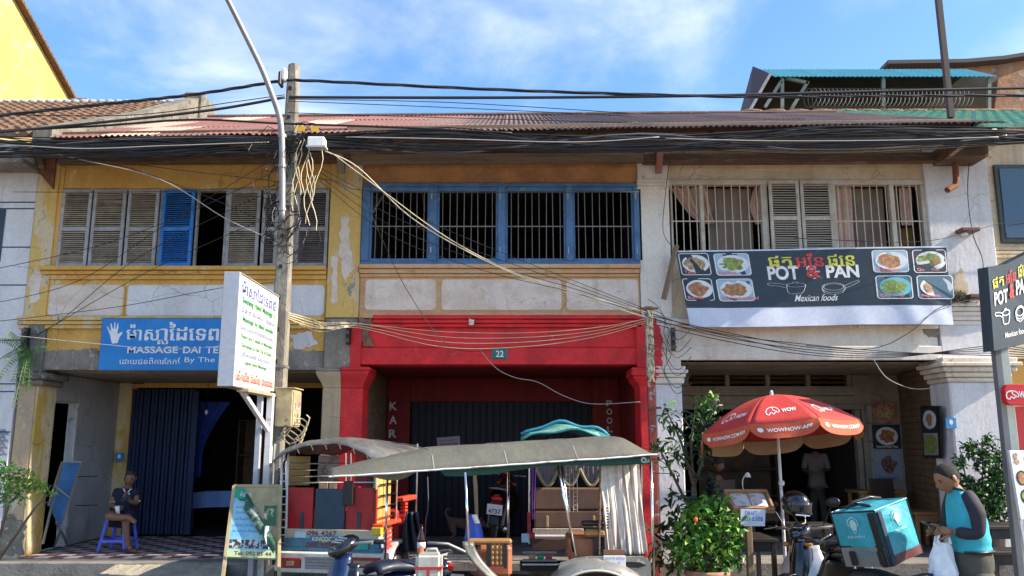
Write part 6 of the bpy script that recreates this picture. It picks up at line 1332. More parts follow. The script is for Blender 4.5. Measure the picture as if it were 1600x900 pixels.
# front seat with bobbin armrest
a_ = P(745, 886, 7.95); c_ = P(800, 886, 7.95)
MB().box((a_.x, 7.98, a_.z - .10), (c_.x, 8.6, pz(852, 7.98))).build('front_seat', leather, r2, bevel=.035)
MB().obox(V(((a_.x + c_.x) / 2 - .05, 7.92, pz(846, 7.92))), (c_.x - a_.x + .10, .08, .055)).build('armrest_wood', M('turned_wood', (.32, .17, .06)), r2, bevel=.02)
for px in (763, 789): q = P(px, 888, 7.9); MB().box((q.x - .018, 7.88, q.z), (q.x + .018, 7.92, pz(850, 7.9))).build('arm_post', black, r2)
for px in (769, 776, 783): q = P(px, 884, 7.9); hh = pz(851, 7.9) - q.z; MB().lathe([(.010 + .012 * abs(sin(k * .9)), hh * k / 14) for k in range(15)], (q.x, 7.9, q.z), 10).build('bobbin', M('turned_wood', (.32, .17, .06)), r2, smooth=True)
MB().box((P(765, 886, 7.9).x, 7.87, pz(892, 7.9)), (P(787, 886, 7.9).x, 7.93, pz(885, 7.9))).build('arm_foot', M('brick_red', (.3, .06, .04), .6), r2)
# clear plastic side wing, floor, drawbar
m = MB(); m.grid(lambda u, v: P(722 + 46 * u ** 1.3 + 18 * v, 846 + 62 * u ** .8, 7.72 + .05 * v), 14, 4); m.build('side_wing', M('scuffed_clear_plastic', (.15, .15, .13), .3, col2=(.08, .08, .07), s2=9), r2, smooth=True, solid=.01)
MB().box((Q(.2, 0, 0).x, 8.0, .46), (1.2, 9.1, .52)).build('floor', black, r2)
MB().tube([P(668, 848, 7.6), P(700, 850, 7.65), P(735, 866, 7.75), P(760, 905, 7.8)], .013, 8).build('drawbar', galv, r2, smooth=True)
for k in range(3): MB().tube([P(690 + k * 4, 868 + 5 * k, 7.9), P(735, 868 + 6 * k, 8.0)], .008, 6).build('frame_tube', galv, r2)
# (3) the open one behind: brown bench back, scalloped valance, teal roof bundle
r3 = thing('tuk_tuk', 'dark tuk-tuk trailer with brown bench and teal roof behind the silver one', 'tuk-tuk', (.65, 10.0, 0))
Y3 = 9.9; brownv = M('brown_vinyl_bench', (.155, .085, .06), .5, col2=(.12, .066, .05), s2=4)
def b3_(px0, py0, px1, py1, d, nm, mt, Y=Y3, bev=.006, par=None): return W(par or r3, nm, mt, px0, py0, px1, py1, Y, d, bevel=bev)
b3_(835, 762, 940, 797, .06, 'seat_back', brownv, Y3 + .5, .02); b3_(835, 797.5, 940, 826, .055, 'seat_back', brownv, Y3 + .5, .02)
for px in (853, 926): b3_(px, 806, px + 4, 824, .02, 'strap', M('tan_strap', (.34, .24, .12), .7), Y3 + .46)
b3_(832, 826, 912, 835, .05, 'ledge', greypl, Y3 + .35); b3_(832, 836, 920, 841, .05, 'ledge_trim', steelw, Y3 + .3); b3_(832, 842, 925, 861, .4, 'seat_box', M('dark_brown_box', (.07, .035, .022), .6), Y3 + .1)
b3_(816, 862, 870, 866, .05, 'step_frame', galv); b3_(816, 874, 870, 878, .05, 'step_frame', galv)
for k, mt in enumerate((M('tan_tile', (.5, .28, .14), .5), M('green_lens', (.02, .30, .16), .4), M('pink_lens', (.45, .06, .12), .4))): b3_(826 + k * 13, 866.5, 837 + k * 13, 873.5, .03, 'coloured_tile', mt)
b3_(816, 881, 880, 884, .04, 'step_bar', steelw); b3_(813, 885, 900, 920, .5, 'floor_front', black)
MB().tube([P(827, 850, Y3), P(827, 722, Y3)], .012, 8).build('chrome_pole', chrome, r3)
MB().tube([P(1003, 850, Y3), P(1003, 722, Y3)], .012, 8).build('chrome_pole', chrome, r3)
b3_(822, 832, 836, 842, .05, 'red_fitting', redp); b3_(824, 800, 829, 834, .03, 'red_fitting', redp, Y3 - .02)
b3_(815, 834, 826, 848, .02, 'blue_sticker', M('sticker_pale', (.4, .6, .75)), Y3 - .03)
drape(r3, 'tied_curtain', M('purple_cloth', (.10, .03, .22), .8), lambda v: px_x(830, 770, Y3), lambda v: px_x(835 + 4 * abs(v - .2), 770, Y3), pz(812, Y3), pz(728, Y3), Y3 + .05, amp=.012, waves=2, nu=10)
for k in range(3):
    x0_, x1_ = px_x(838 + k * 34, 745, Y3 + .3), px_x(873 + k * 34, 745, Y3 + .3); z1_ = pz(726, Y3 + .3)
    m = MB(); m.grid(lambda u, v: V((x0_ + (x1_ - x0_) * u, Y3 + .3 + .012 * sin(u * 30), z1_ - (.045 + .20 * sin(pi * u)) * v)), 16, 6); o = m.build('valance', M('grey_mauve_cloth', (.16, .13, .14), .8), r3, smooth=True)
    m = MB(); m.tube([V((x0_ + (x1_ - x0_) * u / 16, Y3 + .285, z1_ - (.045 + .20 * sin(pi * u / 16)))) for u in range(17)], .022, 6); m.build('valance_trim', M('olive_trim', (.24, .21, .12), .8), r3, smooth=True)
def tarp3(u, v): x0_, x1_ = px_x(815, 690, Y3), px_x(960, 690, Y3); return V((x0_ + (x1_ - x0_) * u, Y3 + 1.5 * v, pz(700, Y3) + (pz(668, Y3) - pz(700, Y3)) * (sin(pi * (.08 + .86 * u)) ** .6) * (.85 + .3 * sin(pi * v)) + .02 * sin(u * 13 + v * 7)))
m = MB(); m.grid(tarp3, 26, 14); m.build('roof_cover', teal, r3, smooth=True, solid=.02)
MB().tube([tarp3(k / 16, .35) + V((0, 0, .035 + .01 * sin(k))) for k in range(17)], .022, 8).build('cover_roll', M('blue_teal_roll', (.02, .20, .30), .5), r3, smooth=True)
m = MB(); m.grid(lambda u, v: tarp3(.05 + .8 * u, .02 + .2 * v) + V((0, -.03, .01)), 16, 4); m.build('cover_sheet', M('pale_green_tarp', (.20, .44, .36), .6, col2=(.10, .30, .26), s2=7, bump=.5, bs=9), r3, smooth=True, solid=.006)
# wire ladders hanging under the canopy
for pa, pb in ((884, 890), (896, 902)):
    w3 = thing('wire_ladder', ('nearer' if pa < 890 else 'farther') + ' hanging wire ladder rack beside the slanting chrome pole', 'wire rack', P(pa, 800, 8.6))
    for p in (pa, pb): MB().tube([P(p, 725, 8.6), P(p, 800, 8.6)], .003, 5).build('side_wire', steelw, w3)
    for k in range(11): MB().tube([P(pa, 728 + k * 6.8, 8.6), P(pb, 728 + k * 6.8, 8.6)], .003, 5).build('rung', steelw, w3)
# jerrycan
jp = P(669, 905, 7.25)
jc = thing('jerrycan', 'translucent white jerrycan with red strap behind the navy scooter seat', 'jerrycan', (jp.x, 7.3, pz(925, 7.25)))
z0, z1 = pz(925, 7.25), pz(865, 7.25); MB().box((jp.x - .11, 7.24, z0), (jp.x + .11, 7.40, z1)).build('body', M('cloudy_plastic', (.55, .54, .48), .4, col2=(.45, .44, .38), s2=7), jc, bevel=.028, seg=3)
MB().tube([(jp.x - .03, 7.32, z1 - .01), (jp.x - .02, 7.32, z1 + .028), (jp.x + .06, 7.32, z1 + .028), (jp.x + .07, 7.32, z1 - .01)], .012, 8).build('handle', M('cloudy_plastic', (.55, .54, .48)), jc, smooth=True)
MB().lathe([(0, .04), (.028, .04), (.030, 0), (0, 0)], (jp.x - .075, 7.31, z1), 12).build('cap', M('copper_cap', (.5, .18, .08), .4, .4), jc)
MB().box((jp.x - .113, 7.235, z1 - .13), (jp.x + .113, 7.405, z1 - .105)).build('strap', M('red_strap', (.42, .04, .03), .6), jc); MB().box((jp.x - .012, 7.235, z0), (jp.x + .012, 7.238, z1 - .13)).build('strap', M('red_strap', (.42, .04, .03)), jc)
# blue plastic thing with a white patch: the shield of a child seat hung on the pole
bs_ = thing('plastic_shield', 'curved bright blue plastic shield with a white patch beside the chrome pole', 'shield', P(742, 842, 8.3))
m = MB(); m.grid(lambda u, v: P(725 + 7 * v ** .6 + (13 + 16 * (1 - v) ** .7) * u, 844 - 42 * v + 8 * u * v + 4 * u * (1 - v), 8.3 - .07 * sin(pi * u)), 10, 10); m.build('shell', M('bright_blue_plastic', (.02, .09, .55), .35), bs_, smooth=True, solid=.02)
m = MB(); m.grid(lambda u, v: P(737 + 8 * u + 5 * (1 - v), 818 - 14 * v, 8.22 - .02 * sin(pi * u)), 6, 6); m.build('patch', paperw, bs_, smooth=True, solid=.008)
bt = thing('drink_bottle', 'dark glass bottle with white label standing by the drawbar', 'bottle', P(658, 862, 7.9)); q = P(658, 862, 7.9); MB().lathe([(0, 0), (.035, 0), (.037, .12), (.015, .19), (.014, .24), (0, .24)], (0, 0, 0), 16).build('glass', M('dark_glass_bottle', (.03, .008, .005), .1), bt, world=False, smooth=True); MB().lathe([(.0375, .03), (.0385, .03), (.0385, .085), (.0375, .085)], (0, 0, 0), 16).build('label', paperw, bt, world=False, smooth=True)
sk = thing('sack_cover', 'crumpled dark blue cloth hanging beyond the red tuk-tuk wheel', 'cloth', P(645, 855, 10.4)); m = MB(); m.grid(lambda u, v: P(625 + (18 + 16 * (1 - v)) * u + 10 * v, 862 - 62 * v, 10.3 + .05 * sin(u * 14 + v * 5)), 20, 12); m.build('cloth', M('crumpled_navy', (.008, .018, .04), .5, bump=.4), sk, smooth=True, solid=.02)
st_ = thing('wooden_stake', 'rough pale stake with hanging string standing in the arcade shade', 'post', P(742, 800, 11.2)); MB().tube([P(740, 724, 11.2), P(743, 760, 11.2), P(745, 812, 11.2)], [.02, .028, .022], 8).build('stake', M('pale_stick', (.36, .29, .18), .8, bump=.6), st_)
MB().tube(smooth_pts([P(668, 745, 10.6), P(669, 790, 10.6), P(665, 815, 10.6), P(664, 838, 10.6)]), .008, 6).build('string', greyw, st_)
# ================================================================ PEOPLE
def skin_raw(nodes, edges, root, sub=2):
    ks = list(nodes); me = bpy.data.meshes.new('s'); me.from_pydata([tuple(nodes[k][0]) for k in ks], [(ks.index(a), ks.index(b_)) for a, b_ in edges], [])
    o = bpy.data.objects.new('s', me); COL.objects.link(o); o.modifiers.new('k', 'SKIN')
    lay = me.skin_vertices[0].data
    for i, k in enumerate(ks):
        r = nodes[k][1]; lay[i].radius = r if isinstance(r, tuple) else (r, r); lay[i].use_root = k == root
    md = o.modifiers.new('b', 'SUBSURF'); md.levels = sub; md.render_levels = sub
    bpy.context.view_layer.update(); m2 = bpy.data.meshes.new_from_object(o.evaluated_get(bpy.context.evaluated_depsgraph_get()))
    vs = [v.co.copy() for v in m2.vertices]; fs = [tuple(p.vertices) for p in m2.polygons]
    bpy.data.objects.remove(o); bpy.data.meshes.remove(me); bpy.data.meshes.remove(m2); return vs, fs
def head_raw(c, R3, s=1.0):
    """skull, jaw, brow, nose, lips, chin and ears in one surface; the face looks along local -Y"""
    m = MB(); n, h = 32, 24; g = lambda d, w_: math.exp(-(d * d) / (w_ * w_))
    def sh(x, y, z):
        rx, ry, rz = .074, .094, .112
        if z < 0: rx *= 1 - .34 * (-z) ** 1.6; 
        p = V((x * rx, y * ry, z * rz))
        if z < .1 and y > 0: p.y *= 1 - .35 * min(1, (.1 - z))
        if y < 0:
            f = -y
            p.y -= .024 * g(x, .16) * g(z + .14, .17) * f + .012 * g(x, .12) * g(z - .08, .16) * f   # nose, bridge
            p.y += .010 * (g(x - .38, .2) + g(x + .38, .2)) * g(z - .10, .13) * f                      # eye sockets
            p.y -= .005 * g(z - .30, .12) * g(x, .6) * f                                               # brow
            p.y -= .009 * g(x, .26) * g(z + .46, .10) * f - .005 * g(x, .3) * g(z + .46, .025)         # lips
            p.y -= .012 * g(x, .3) * g(z + .82, .2) * f                                                # chin
        return p
    vs = []
    for i in range(h + 1):
        t = pi * i / h
        for k in range(n):
            a = 2 * pi * k / n; vs.append(sh(sin(t) * cos(a), sin(t) * sin(a), cos(t)))
    fs = [(i * n + k, (i + 1) * n + k, (i + 1) * n + (k + 1) % n, i * n + (k + 1) % n) for i in range(h) for k in range(n)]
    m.add(vs, fs)
    for s_ in (-1, 1): m.ball((s_ * .077, .008, -.005), (.010, .020, .032), 10, MX.Rotation(RD(s_ * 18), 3, 'Z'))
    return [V(c) + R3 @ (p * s) for p in m.v], m.f
def hair_raw(c, R3, s=1.0, low=-.05, front_=.45, th=.006):
    m = MB(); n, h = 32, 18; vs = []
    for i in range(h + 1):
        for k in range(n):
            a = 2 * pi * k / n; yy = sin(a); lim = -low if yy > 0 else -(low + (front_ - low) * min(1, -yy * 1.15) ** .7)
            t = (math.acos(max(-1, min(1, -lim)))) * i / h
            x, y, z = sin(t) * cos(a), sin(t) * sin(a), cos(t)
            vs.append(V((x * (.074 + th), y * (.094 + th), z * (.112 + th))))
    fs = [(i * n + k, (i + 1) * n + k, (i + 1) * n + (k + 1) % n, i * n + (k + 1) % n) for i in range(h) for k in range(n)]
    m.add(vs, fs); return [V(c) + R3 @ (p * s) for p in m.v], m.f
def hand_raw(mb, wrist, fwd, up, s=1.0, curl=45, side=1):
    """palm plus five separate bent fingers; fwd along the hand, up = back of the hand"""
    f = V(fwd).normalized(); u = (V(up) - f * V(up).dot(f)).normalized(); r = f.cross(u) * side; w0 = V(wrist)
    mb.tube([w0, w0 + f * .03 * s, w0 + f * .06 * s, w0 + f * .085 * s], [.024 * s, .034 * s, .036 * s, .026 * s], 10)
    for k, (off, ln) in enumerate(((-.028, .058), (-.010, .07), (.009, .066), (.026, .052))):
        p = w0 + f * .078 * s + r * off * s; d = f; pts = [p]; a = 0
        for j in range(3):
            a += RD(curl * (.6 + .12 * k)); d = f * cos(a) - u * sin(a); p = p + d * ln * s * (.42, .32, .26)[j]; pts.append(p)
        mb.tube(pts, [.0095 * s, .0088 * s, .008 * s, .006 * s], 7)
    p = w0 + f * .025 * s - r * .030 * s; d = (f * .75 - r * .65 - u * .25).normalized(); mb.tube([p, p + d * .03 * s, p + d * .045 * s + f * .012 * s - u * .01 * s, p + d * .055 * s + f * .03 * s - u * .018 * s], [.012 * s, .011 * s, .010 * s, .007 * s], 7)
def person(label, loc, body_nodes, body_edges, root, headc, headR, hands, skm, hs=1.0, hair=(-.05, .45, .006), hairmat=None, group=None):
    t = thing('person', label, 'person', loc, group=group)
    m = MB(); vs, fs_ = skin_raw(body_nodes, body_edges, root); m.add(vs, fs_); m.add(*head_raw(headc, headR, hs))
    for h_ in hands: hand_raw(m, *h_)
    b_ = m.build('body', skm, t, smooth=True)
    if hair: MB().add(*hair_raw(headc, headR, hs, *hair)).build('hair', hairmat or hairm, t, smooth=True)
    for s_ in (-1, 1):
        e = V(headc) + headR @ (V((s_ * .027, -.079, .012)) * hs); MB().ball(e, (.011 * hs, .006 * hs, .006 * hs), 8, headR).build('eye', M('eye_dark', (.02, .015, .012), .2), t, smooth=True)
        e = V(headc) + headR @ (V((s_ * .028, -.084, .032)) * hs); MB().ball(e, (.016 * hs, .004 * hs, .0035 * hs), 8, headR).build('eyebrow', hairm, t, smooth=True)
    e = V(headc) + headR @ (V((0, -.088, -.051)) * hs); MB().ball(e, (.022 * hs, .005 * hs, .004 * hs), 10, headR).build('mouth', M('lip_brown', (.22, .08, .06), .5), t, smooth=True)
    return t
def cloth(nm, nodes, edges, root, mat, par, sub=2): m = MB(); m.add(*skin_raw(nodes, edges, root, sub)); return m.build(nm, mat, par, smooth=True)
# ---- delivery man, facing left, looking down at his phone
Ym = 6.7
def D(px, py, dy=0): return P(px, py, Ym, 0) + V((0, dy, 0))
foot_z = .05
hip = D(1523, 868); kneeN = V((hip.x - .03, Ym - .10, .50)); kneeF = V((hip.x + .02, Ym + .12, .50))
sN, sF = D(1506, 780, -.165), D(1500, 780, .165); eN, eF = D(1509, 832, -.19), D(1498, 833, .16); wN, wF = D(1478, 829, -.09), D(1474, 827, .06)
chest = D(1514, 790); neck = D(1496, 768); belly = D(1519, 830)
bn_ = {'pel': (hip, .08), 'bel': (belly, .07), 'che': (chest + V((0, 0, -.03)), .07), 'nk0': (neck + V((.01, 0, -.01)), .048), 'nk1': (D(1485, 755), .052), 'sN': (sN, .034), 'eN': (eN, .030), 'wN': (wN, .026), 'sF': (sF, .034), 'eF': (eF, .030), 'wF': (wF, .027),
       'hN': (hip + V((0, -.09, -.05)), .06), 'kN': (kneeN, .058), 'aN': (V((hip.x + .03, Ym - .12, .12)), .04), 'fN': (V((hip.x - .13, Ym - .12, .06)), .035), 'hF': (hip + V((0, .09, -.05)), .06), 'kF': (kneeF, .058), 'aF': (V((hip.x + .06, Ym + .12, .12)), .04), 'fF': (V((hip.x - .10, Ym + .12, .06)), .035)}
be_ = [('pel', 'bel'), ('bel', 'che'), ('che', 'nk0'), ('nk0', 'nk1'), ('che', 'sN'), ('sN', 'eN'), ('eN', 'wN'), ('che', 'sF'), ('sF', 'eF'), ('eF', 'wF'), ('pel', 'hN'), ('hN', 'kN'), ('kN', 'aN'), ('aN', 'fN'), ('pel', 'hF'), ('hF', 'kF'), ('kF', 'aF'), ('aF', 'fF')]
hR = MX.Rotation(RD(-97 + 14), 3, 'Z') @ MX.Rotation(RD(30), 3, 'X')
dm = person('man in teal and charcoal jersey looking down at a phone beside the delivery box', (hip.x, Ym, 0), bn_, be_, 'pel', D(1479, 747, -.01), hR,
            [(wN, (-1, .25, .12), (.1, -.75, .6), 1.0, 40, 1), (wF, (-1, -.25, .15), (.1, .7, .6), 1.0, 45, -1)], skin, 1.03, (-.26, .70, .0025), M('cropped_hair', (.016, .012, .010), .9, col2=(.032, .022, .016), s2=30, bump=.4, bs=200))
def loft(rings, name, mat, par, n=28, cap=True, wr=.004):
    m = MB(); vs = []
    for j, (c, rx, ry, tl) in enumerate(rings):
        for k in range(n):
            a = 2 * pi * k / n; w_ = 1 + wr * 3 * sin(a * 3 + j * 1.3) + wr * 3.4 * sin(a * 6 - j * 1.9) + wr * 2.2 * sin(a * 11 + j * 2.3)
            vs.append(c + V((rx * cos(a) * w_, ry * sin(a) * w_, tl * cos(a))))
    fs = [(j * n + k, j * n + (k + 1) % n, (j + 1) * n + (k + 1) % n, (j + 1) * n + k) for j in range(len(rings) - 1) for k in range(n)]
    if cap: fs += [tuple(range(n)), tuple(range(len(vs) - n, len(vs)))]
    return m.add(vs, fs).build(name, mat, par, smooth=True, sub=1)
def DR(xa_, xb_, py, ry, tl=0): c_ = D((xa_ + xb_) / 2, py); return (c_, abs(D(xb_, py).x - D(xa_, py).x) / 2, ry, tl)
loft([DR(1489, 1547, 864, .150, .0), DR(1488, 1548, 859, .163), DR(1490, 1543, 852, .152), DR(1487, 1545, 842, .166), DR(1485, 1540, 832, .160), DR(1484, 1541, 820, .172), DR(1483, 1535, 803, .176, -.01), DR(1483, 1527, 788, .168, -.03), DR(1484, 1517, 777, .125, -.035), DR(1485, 1508, 769, .075, -.03), DR(1483, 1504, 760, .064, -.028)], 'jersey', tealshirt, dm, n=40, wr=.006)
MB().tube([D(1483, 762, -.06), D(1494, 764, -.075), D(1505, 768, -.05)], .010, 6).build('collar_seam', charcoal, dm, smooth=True)
for nm, a_, b_, c_ in (('N', sN, eN, wN), ('F', sF, eF, wF)):
    mid = a_.lerp(b_, .5); m2_ = b_.lerp(c_, .55)
    cloth('sleeve', {'n': (D(1500, 771, -.07 if nm == 'N' else .07), .045), 's': (a_ + V((.004, .02 if nm == 'N' else -.02, -.01))  , .072), 'm': (mid + V((.006, 0, 0)), .060), 'e': (b_, .053), 'f': (m2_, .052), 'w': (b_.lerp(c_, .93), .040)}, [('n', 's'), ('s', 'm'), ('m', 'e'), ('e', 'f'), ('f', 'w')], 's', charcoal, dm)
loft([DR(1491, 1544, 854, .138), DR(1489, 1548, 866, .150), DR(1490, 1550, 880, .158), DR(1493, 1549, 895, .158), DR(1500, 1540, 915, .14)], 'trousers_seat', olive, dm)
for s_ in (-1, 1):
    hy = V((0, s_ * .085, 0)); top_c = D(1520, 884) + hy
    loft([(top_c, .135, .095, 0), (top_c.lerp(V((hip.x - .01, Ym + s_ * .11, .5)), .45), .112, .092, 0), (V((hip.x - .01, Ym + s_ * .11, .5)), .09, .085, 0), (V((hip.x + .03, Ym + s_ * .12, .25)), .08, .075, 0), (V((hip.x + .04, Ym + s_ * .12, .09)), .075, .07, 0)], 'trouser_leg', olive, dm, wr=.010)
MB().tube([D(1492, 860, -.14), D(1515, 860, -.168), D(1540, 859, -.12), D(1550, 859, 0)], .012, 6).build('belt', black, dm, smooth=True)
for s_ in (-1, 1): cloth('shoe', {'h': (V((hip.x + .06, Ym + s_ * .12, .05)), .045), 'm': (V((hip.x - .06, Ym + s_ * .12, .045)), .045), 't': (V((hip.x - .16, Ym + s_ * .12, .035)), .035)}, [('h', 'm'), ('m', 't')], 'm', black, dm)
ph = thing('phone', 'small dark smartphone held by the delivery man', 'phone', D(1456, 821)); MB().obox(D(1455, 822, .0), (.135, .072, .009), MX.Rotation(RD(26), 3, 'Y')).build('body', black, ph, bevel=.003); MB().obox(D(1455, 822, .0) + V((-.003, 0, .0062)), (.125, .064, .002), MX.Rotation(RD(26), 3, 'Y')).build('screen', M('phone_screen', (.3, .34, .38), .1), ph)
pb = thing('plastic_bag', 'white plastic carrier bag with a box inside hanging from the man\'s hand', 'bag', D(1468, 898, -.05))
def bagf(u, v):   # u round, v up
    a = 2 * pi * u; z0, z1 = pz(902, Ym), pz(846, Ym); cx = D(1467, 870).x; rx = (.112 - .055 * v ** 1.4); ry = .085 - .055 * v
    if v < .12: rx *= .8 + 1.6 * v; ry *= .8 + 1.6 * v
    wr = .007 * sin(a * 5 + v * 3) * (.4 + v) + .003 * sin(a * 9 - v * 5)
    return V((cx + (rx + wr) * cos(a) + .004 * sin(v * 9), Ym - .05 + (ry + wr) * sin(a), z0 + (z1 - z0) * v))
m = MB(); m.grid(bagf, 48, 24); m.add([bagf(k / 48, 0) for k in range(48)], [tuple(range(48))]); m.build('bag_body', plastw, pb, smooth=True)
for sx_, tx in ((-1, 1463), (1, 1471)):
    for yy in (-.02, .02):
        a_ = D(1468 + sx_ * 9, 848, -.05 + yy); MB().tube(smooth_pts([a_, a_ + V((sx_ * -.006, 0, .05)), D(tx, 832, -.05 + yy * .4), D(1466, 824, -.05)]), [.017, .015, .013, .012, .011, .011, .010, .010, .010, .009, .008, .008, .007, .006, .006, .006][:16], 6).build('bag_handle', plastw, pb, smooth=True)
MB().box((D(1450, 900).x, Ym - .11, pz(900, Ym) - .0), (D(1486, 900).x, Ym + .0, pz(887, Ym))).build('lunch_box', M('pale_blue_box', (.6, .64, .8), .5), pb, bevel=.006)
# ---- man seated on the stool
Yq = 12.25
def S(px, py, dy=0): return P(px, py, Yq) + V((0, dy, 0))
sh_ = {'pel': (S(196, 803), (.13, .12)), 'bel': (S(196, 790), (.12, .11)), 'che': (S(197, 772, -.02), (.15, .10)), 'nk': (S(203, 762, -.04), .052), 'nk1': (S(205, 755, -.05), .048),
       's1': (S(181, 768, -.02), .05), 'e1': (S(180, 788, -.10), .038), 'w1': (S(194, 791, -.26), .026), 's2': (S(214, 768, -.02), .05), 'e2': (S(218, 786, -.10), .038), 'w2': (S(213, 780, -.24), .026),
       'h1': (S(190, 806, -.03), .09), 'k1': (S(192, 801, -.46), .062), 'sh1': (S(212, 804, -.50), .050), 'a1': (S(228, 803, -.52), .035), 'f1': (S(239, 812, -.54), .032),
       'h2': (S(204, 806, -.03), .09), 'k2': (S(217, 808, -.42), .058), 'a2': (S(219, 846, -.38), .034), 'f2': (S(229, 851, -.50), .032)}
se_ = [('pel', 'bel'), ('bel', 'che'), ('che', 'nk'), ('nk', 'nk1'), ('che', 's1'), ('s1', 'e1'), ('e1', 'w1'), ('che', 's2'), ('s2', 'e2'), ('e2', 'w2'), ('pel', 'h1'), ('h1', 'k1'), ('k1', 'sh1'), ('sh1', 'a1'), ('a1', 'f1'), ('pel', 'h2'), ('h2', 'k2'), ('k2', 'a2'), ('a2', 'f2')]
sR = MX.Rotation(RD(18), 3, 'Z') @ MX.Rotation(RD(16), 3, 'X')
sm_ = person('man in navy polo sitting cross-legged on a violet stool with a phone', (S(196, 850).x, Yq, ZF), sh_, se_, 'pel', S(207, 747, -.07), sR,
             [(S(194, 791, -.26), (.8, -.5, .1), (0, -.5, .8), .95, 40, 1), (S(213, 780, -.24), (-.1, -.6, .6), (.9, -.3, .1), .95, 50, -1)], skind, 1.0, (-.02, .62, .007))
cloth('polo_shirt', {'w': (S(197, 803, 0), (.165, .14)), 'b': (S(197, 790), (.16, .135)), 'c': (S(198, 775, -.02), (.185, .125)), 'n': (S(202, 765, -.03), (.075, .07)), 's1': (S(184, 769, -.02), .075), 'e1': (S(180, 781, -.06), .068), 's2': (S(213, 769, -.02), .075), 'e2': (S(217, 780, -.06), .066)}, [('w', 'b'), ('b', 'c'), ('c', 'n'), ('c', 's1'), ('s1', 'e1'), ('c', 's2'), ('s2', 'e2')], 'b', navycl, sm_)
cloth('shorts', {'p': (S(196, 806), (.15, .15)), 'h1': (S(190, 806, -.10), .105), 'k1': (S(191, 804, -.25), .092), 'h2': (S(205, 808, -.12), .10), 'k2': (S(213, 808, -.30), .088)}, [('p', 'h1'), ('h1', 'k1'), ('p', 'h2'), ('h2', 'k2')], 'p', navycl, sm_)
for a_, r_ in ((S(180, 783, -.068), .050), (S(217, 782, -.068), .048)): MB().tube([a_ + V((0, 0, -.012)), a_ + V((0, 0, .006))], r_ * .98, 14).build('sleeve_trim', letterw, sm_)
for sx_ in (-1, 1): MB().bar(S(204 + sx_ * 6, 763, -.10), S(204 + sx_ * 2, 768, -.13), .014, .008).build('collar', letterw, sm_)
MB().ball(S(208, 771, -.145), (.018, .006, .018), 8).build('chest_badge', letterw, sm_)
MB().obox(S(212, 775, -.33), (.075, .012, .14), MX.Rotation(RD(28), 3, 'X')).build('x', black) if 0 else None
ph2 = thing('phone', 'phone held up by the man on the violet stool', 'phone', S(212, 775, -.32)); MB().obox(S(212, 776, -.32), (.07, .010, .13), MX.Rotation(RD(-28), 3, 'X') @ MX.Rotation(RD(40), 3, 'Y')).build('body', black, ph2, bevel=.003)
cp = thing('paper_cup', 'small white paper cup in the seated man\'s lap', 'cup', S(203, 800, -.36)); MB().lathe([(.0, 0), (.024, 0), (.034, .11), (.030, .11), (.022, .01)], (0, 0, 0), 16).build('cup', paperw, cp, world=False, smooth=True); cp.rotation_euler = (0, RD(-12), 0); MW[cp] = MX.Translation(cp.location)
for a_, nm in (((S(219, 851, -.44)), 0), (S(238, 812, -.55), 1)): 
    if nm == 0: MB().obox(a_ + V((.06, -.03, -.02)), (.25, .09, .025), MX.Rotation(RD(-25), 3, 'Z')).build('sandal', M('brown_sandal', (.06, .03, .02), .7), sm_, bevel=.01)
# violet stool
so_ = thing('plastic_stool', 'square violet blue plastic stool under the seated man', 'stool', (S(191, 855).x, 12.2, ZF))
vx0, vx1 = S(176, 812).x, S(208, 812).x; zs = pz(808, 12.05)
MB().box((vx0, 12.0, zs - .03), (vx1, 12.34, zs)).build('seat', plasticblue, so_, bevel=.012)
for sx_ in (0, 1):
    for sy_ in (0, 1):
        tx = (vx0 + .03, vx1 - .03)[sx_]; ty_ = (12.03, 12.31)[sy_]; bx_ = tx + (-.07, .07)[sx_]; by_ = ty_ + (-.06, .06)[sy_]
        MB().bar((tx, ty_, zs - .02), (bx_, by_, ZF + .003), .05, .035).build('leg', plasticblue, so_, bevel=.006)
for y_ in (11.985, 12.35): MB().bar((vx0 - .03, y_, ZF + .14), (vx1 + .03, y_, ZF + .14), .03, .04).build('brace', plasticblue, so_, bevel=.004)
for x_ in (vx0 - .03, vx1 + .03): MB().bar((x_, 12.0, ZF + .14), (x_, 12.34, ZF + .14), .03, .04).build('brace', plasticblue, so_, bevel=.004)
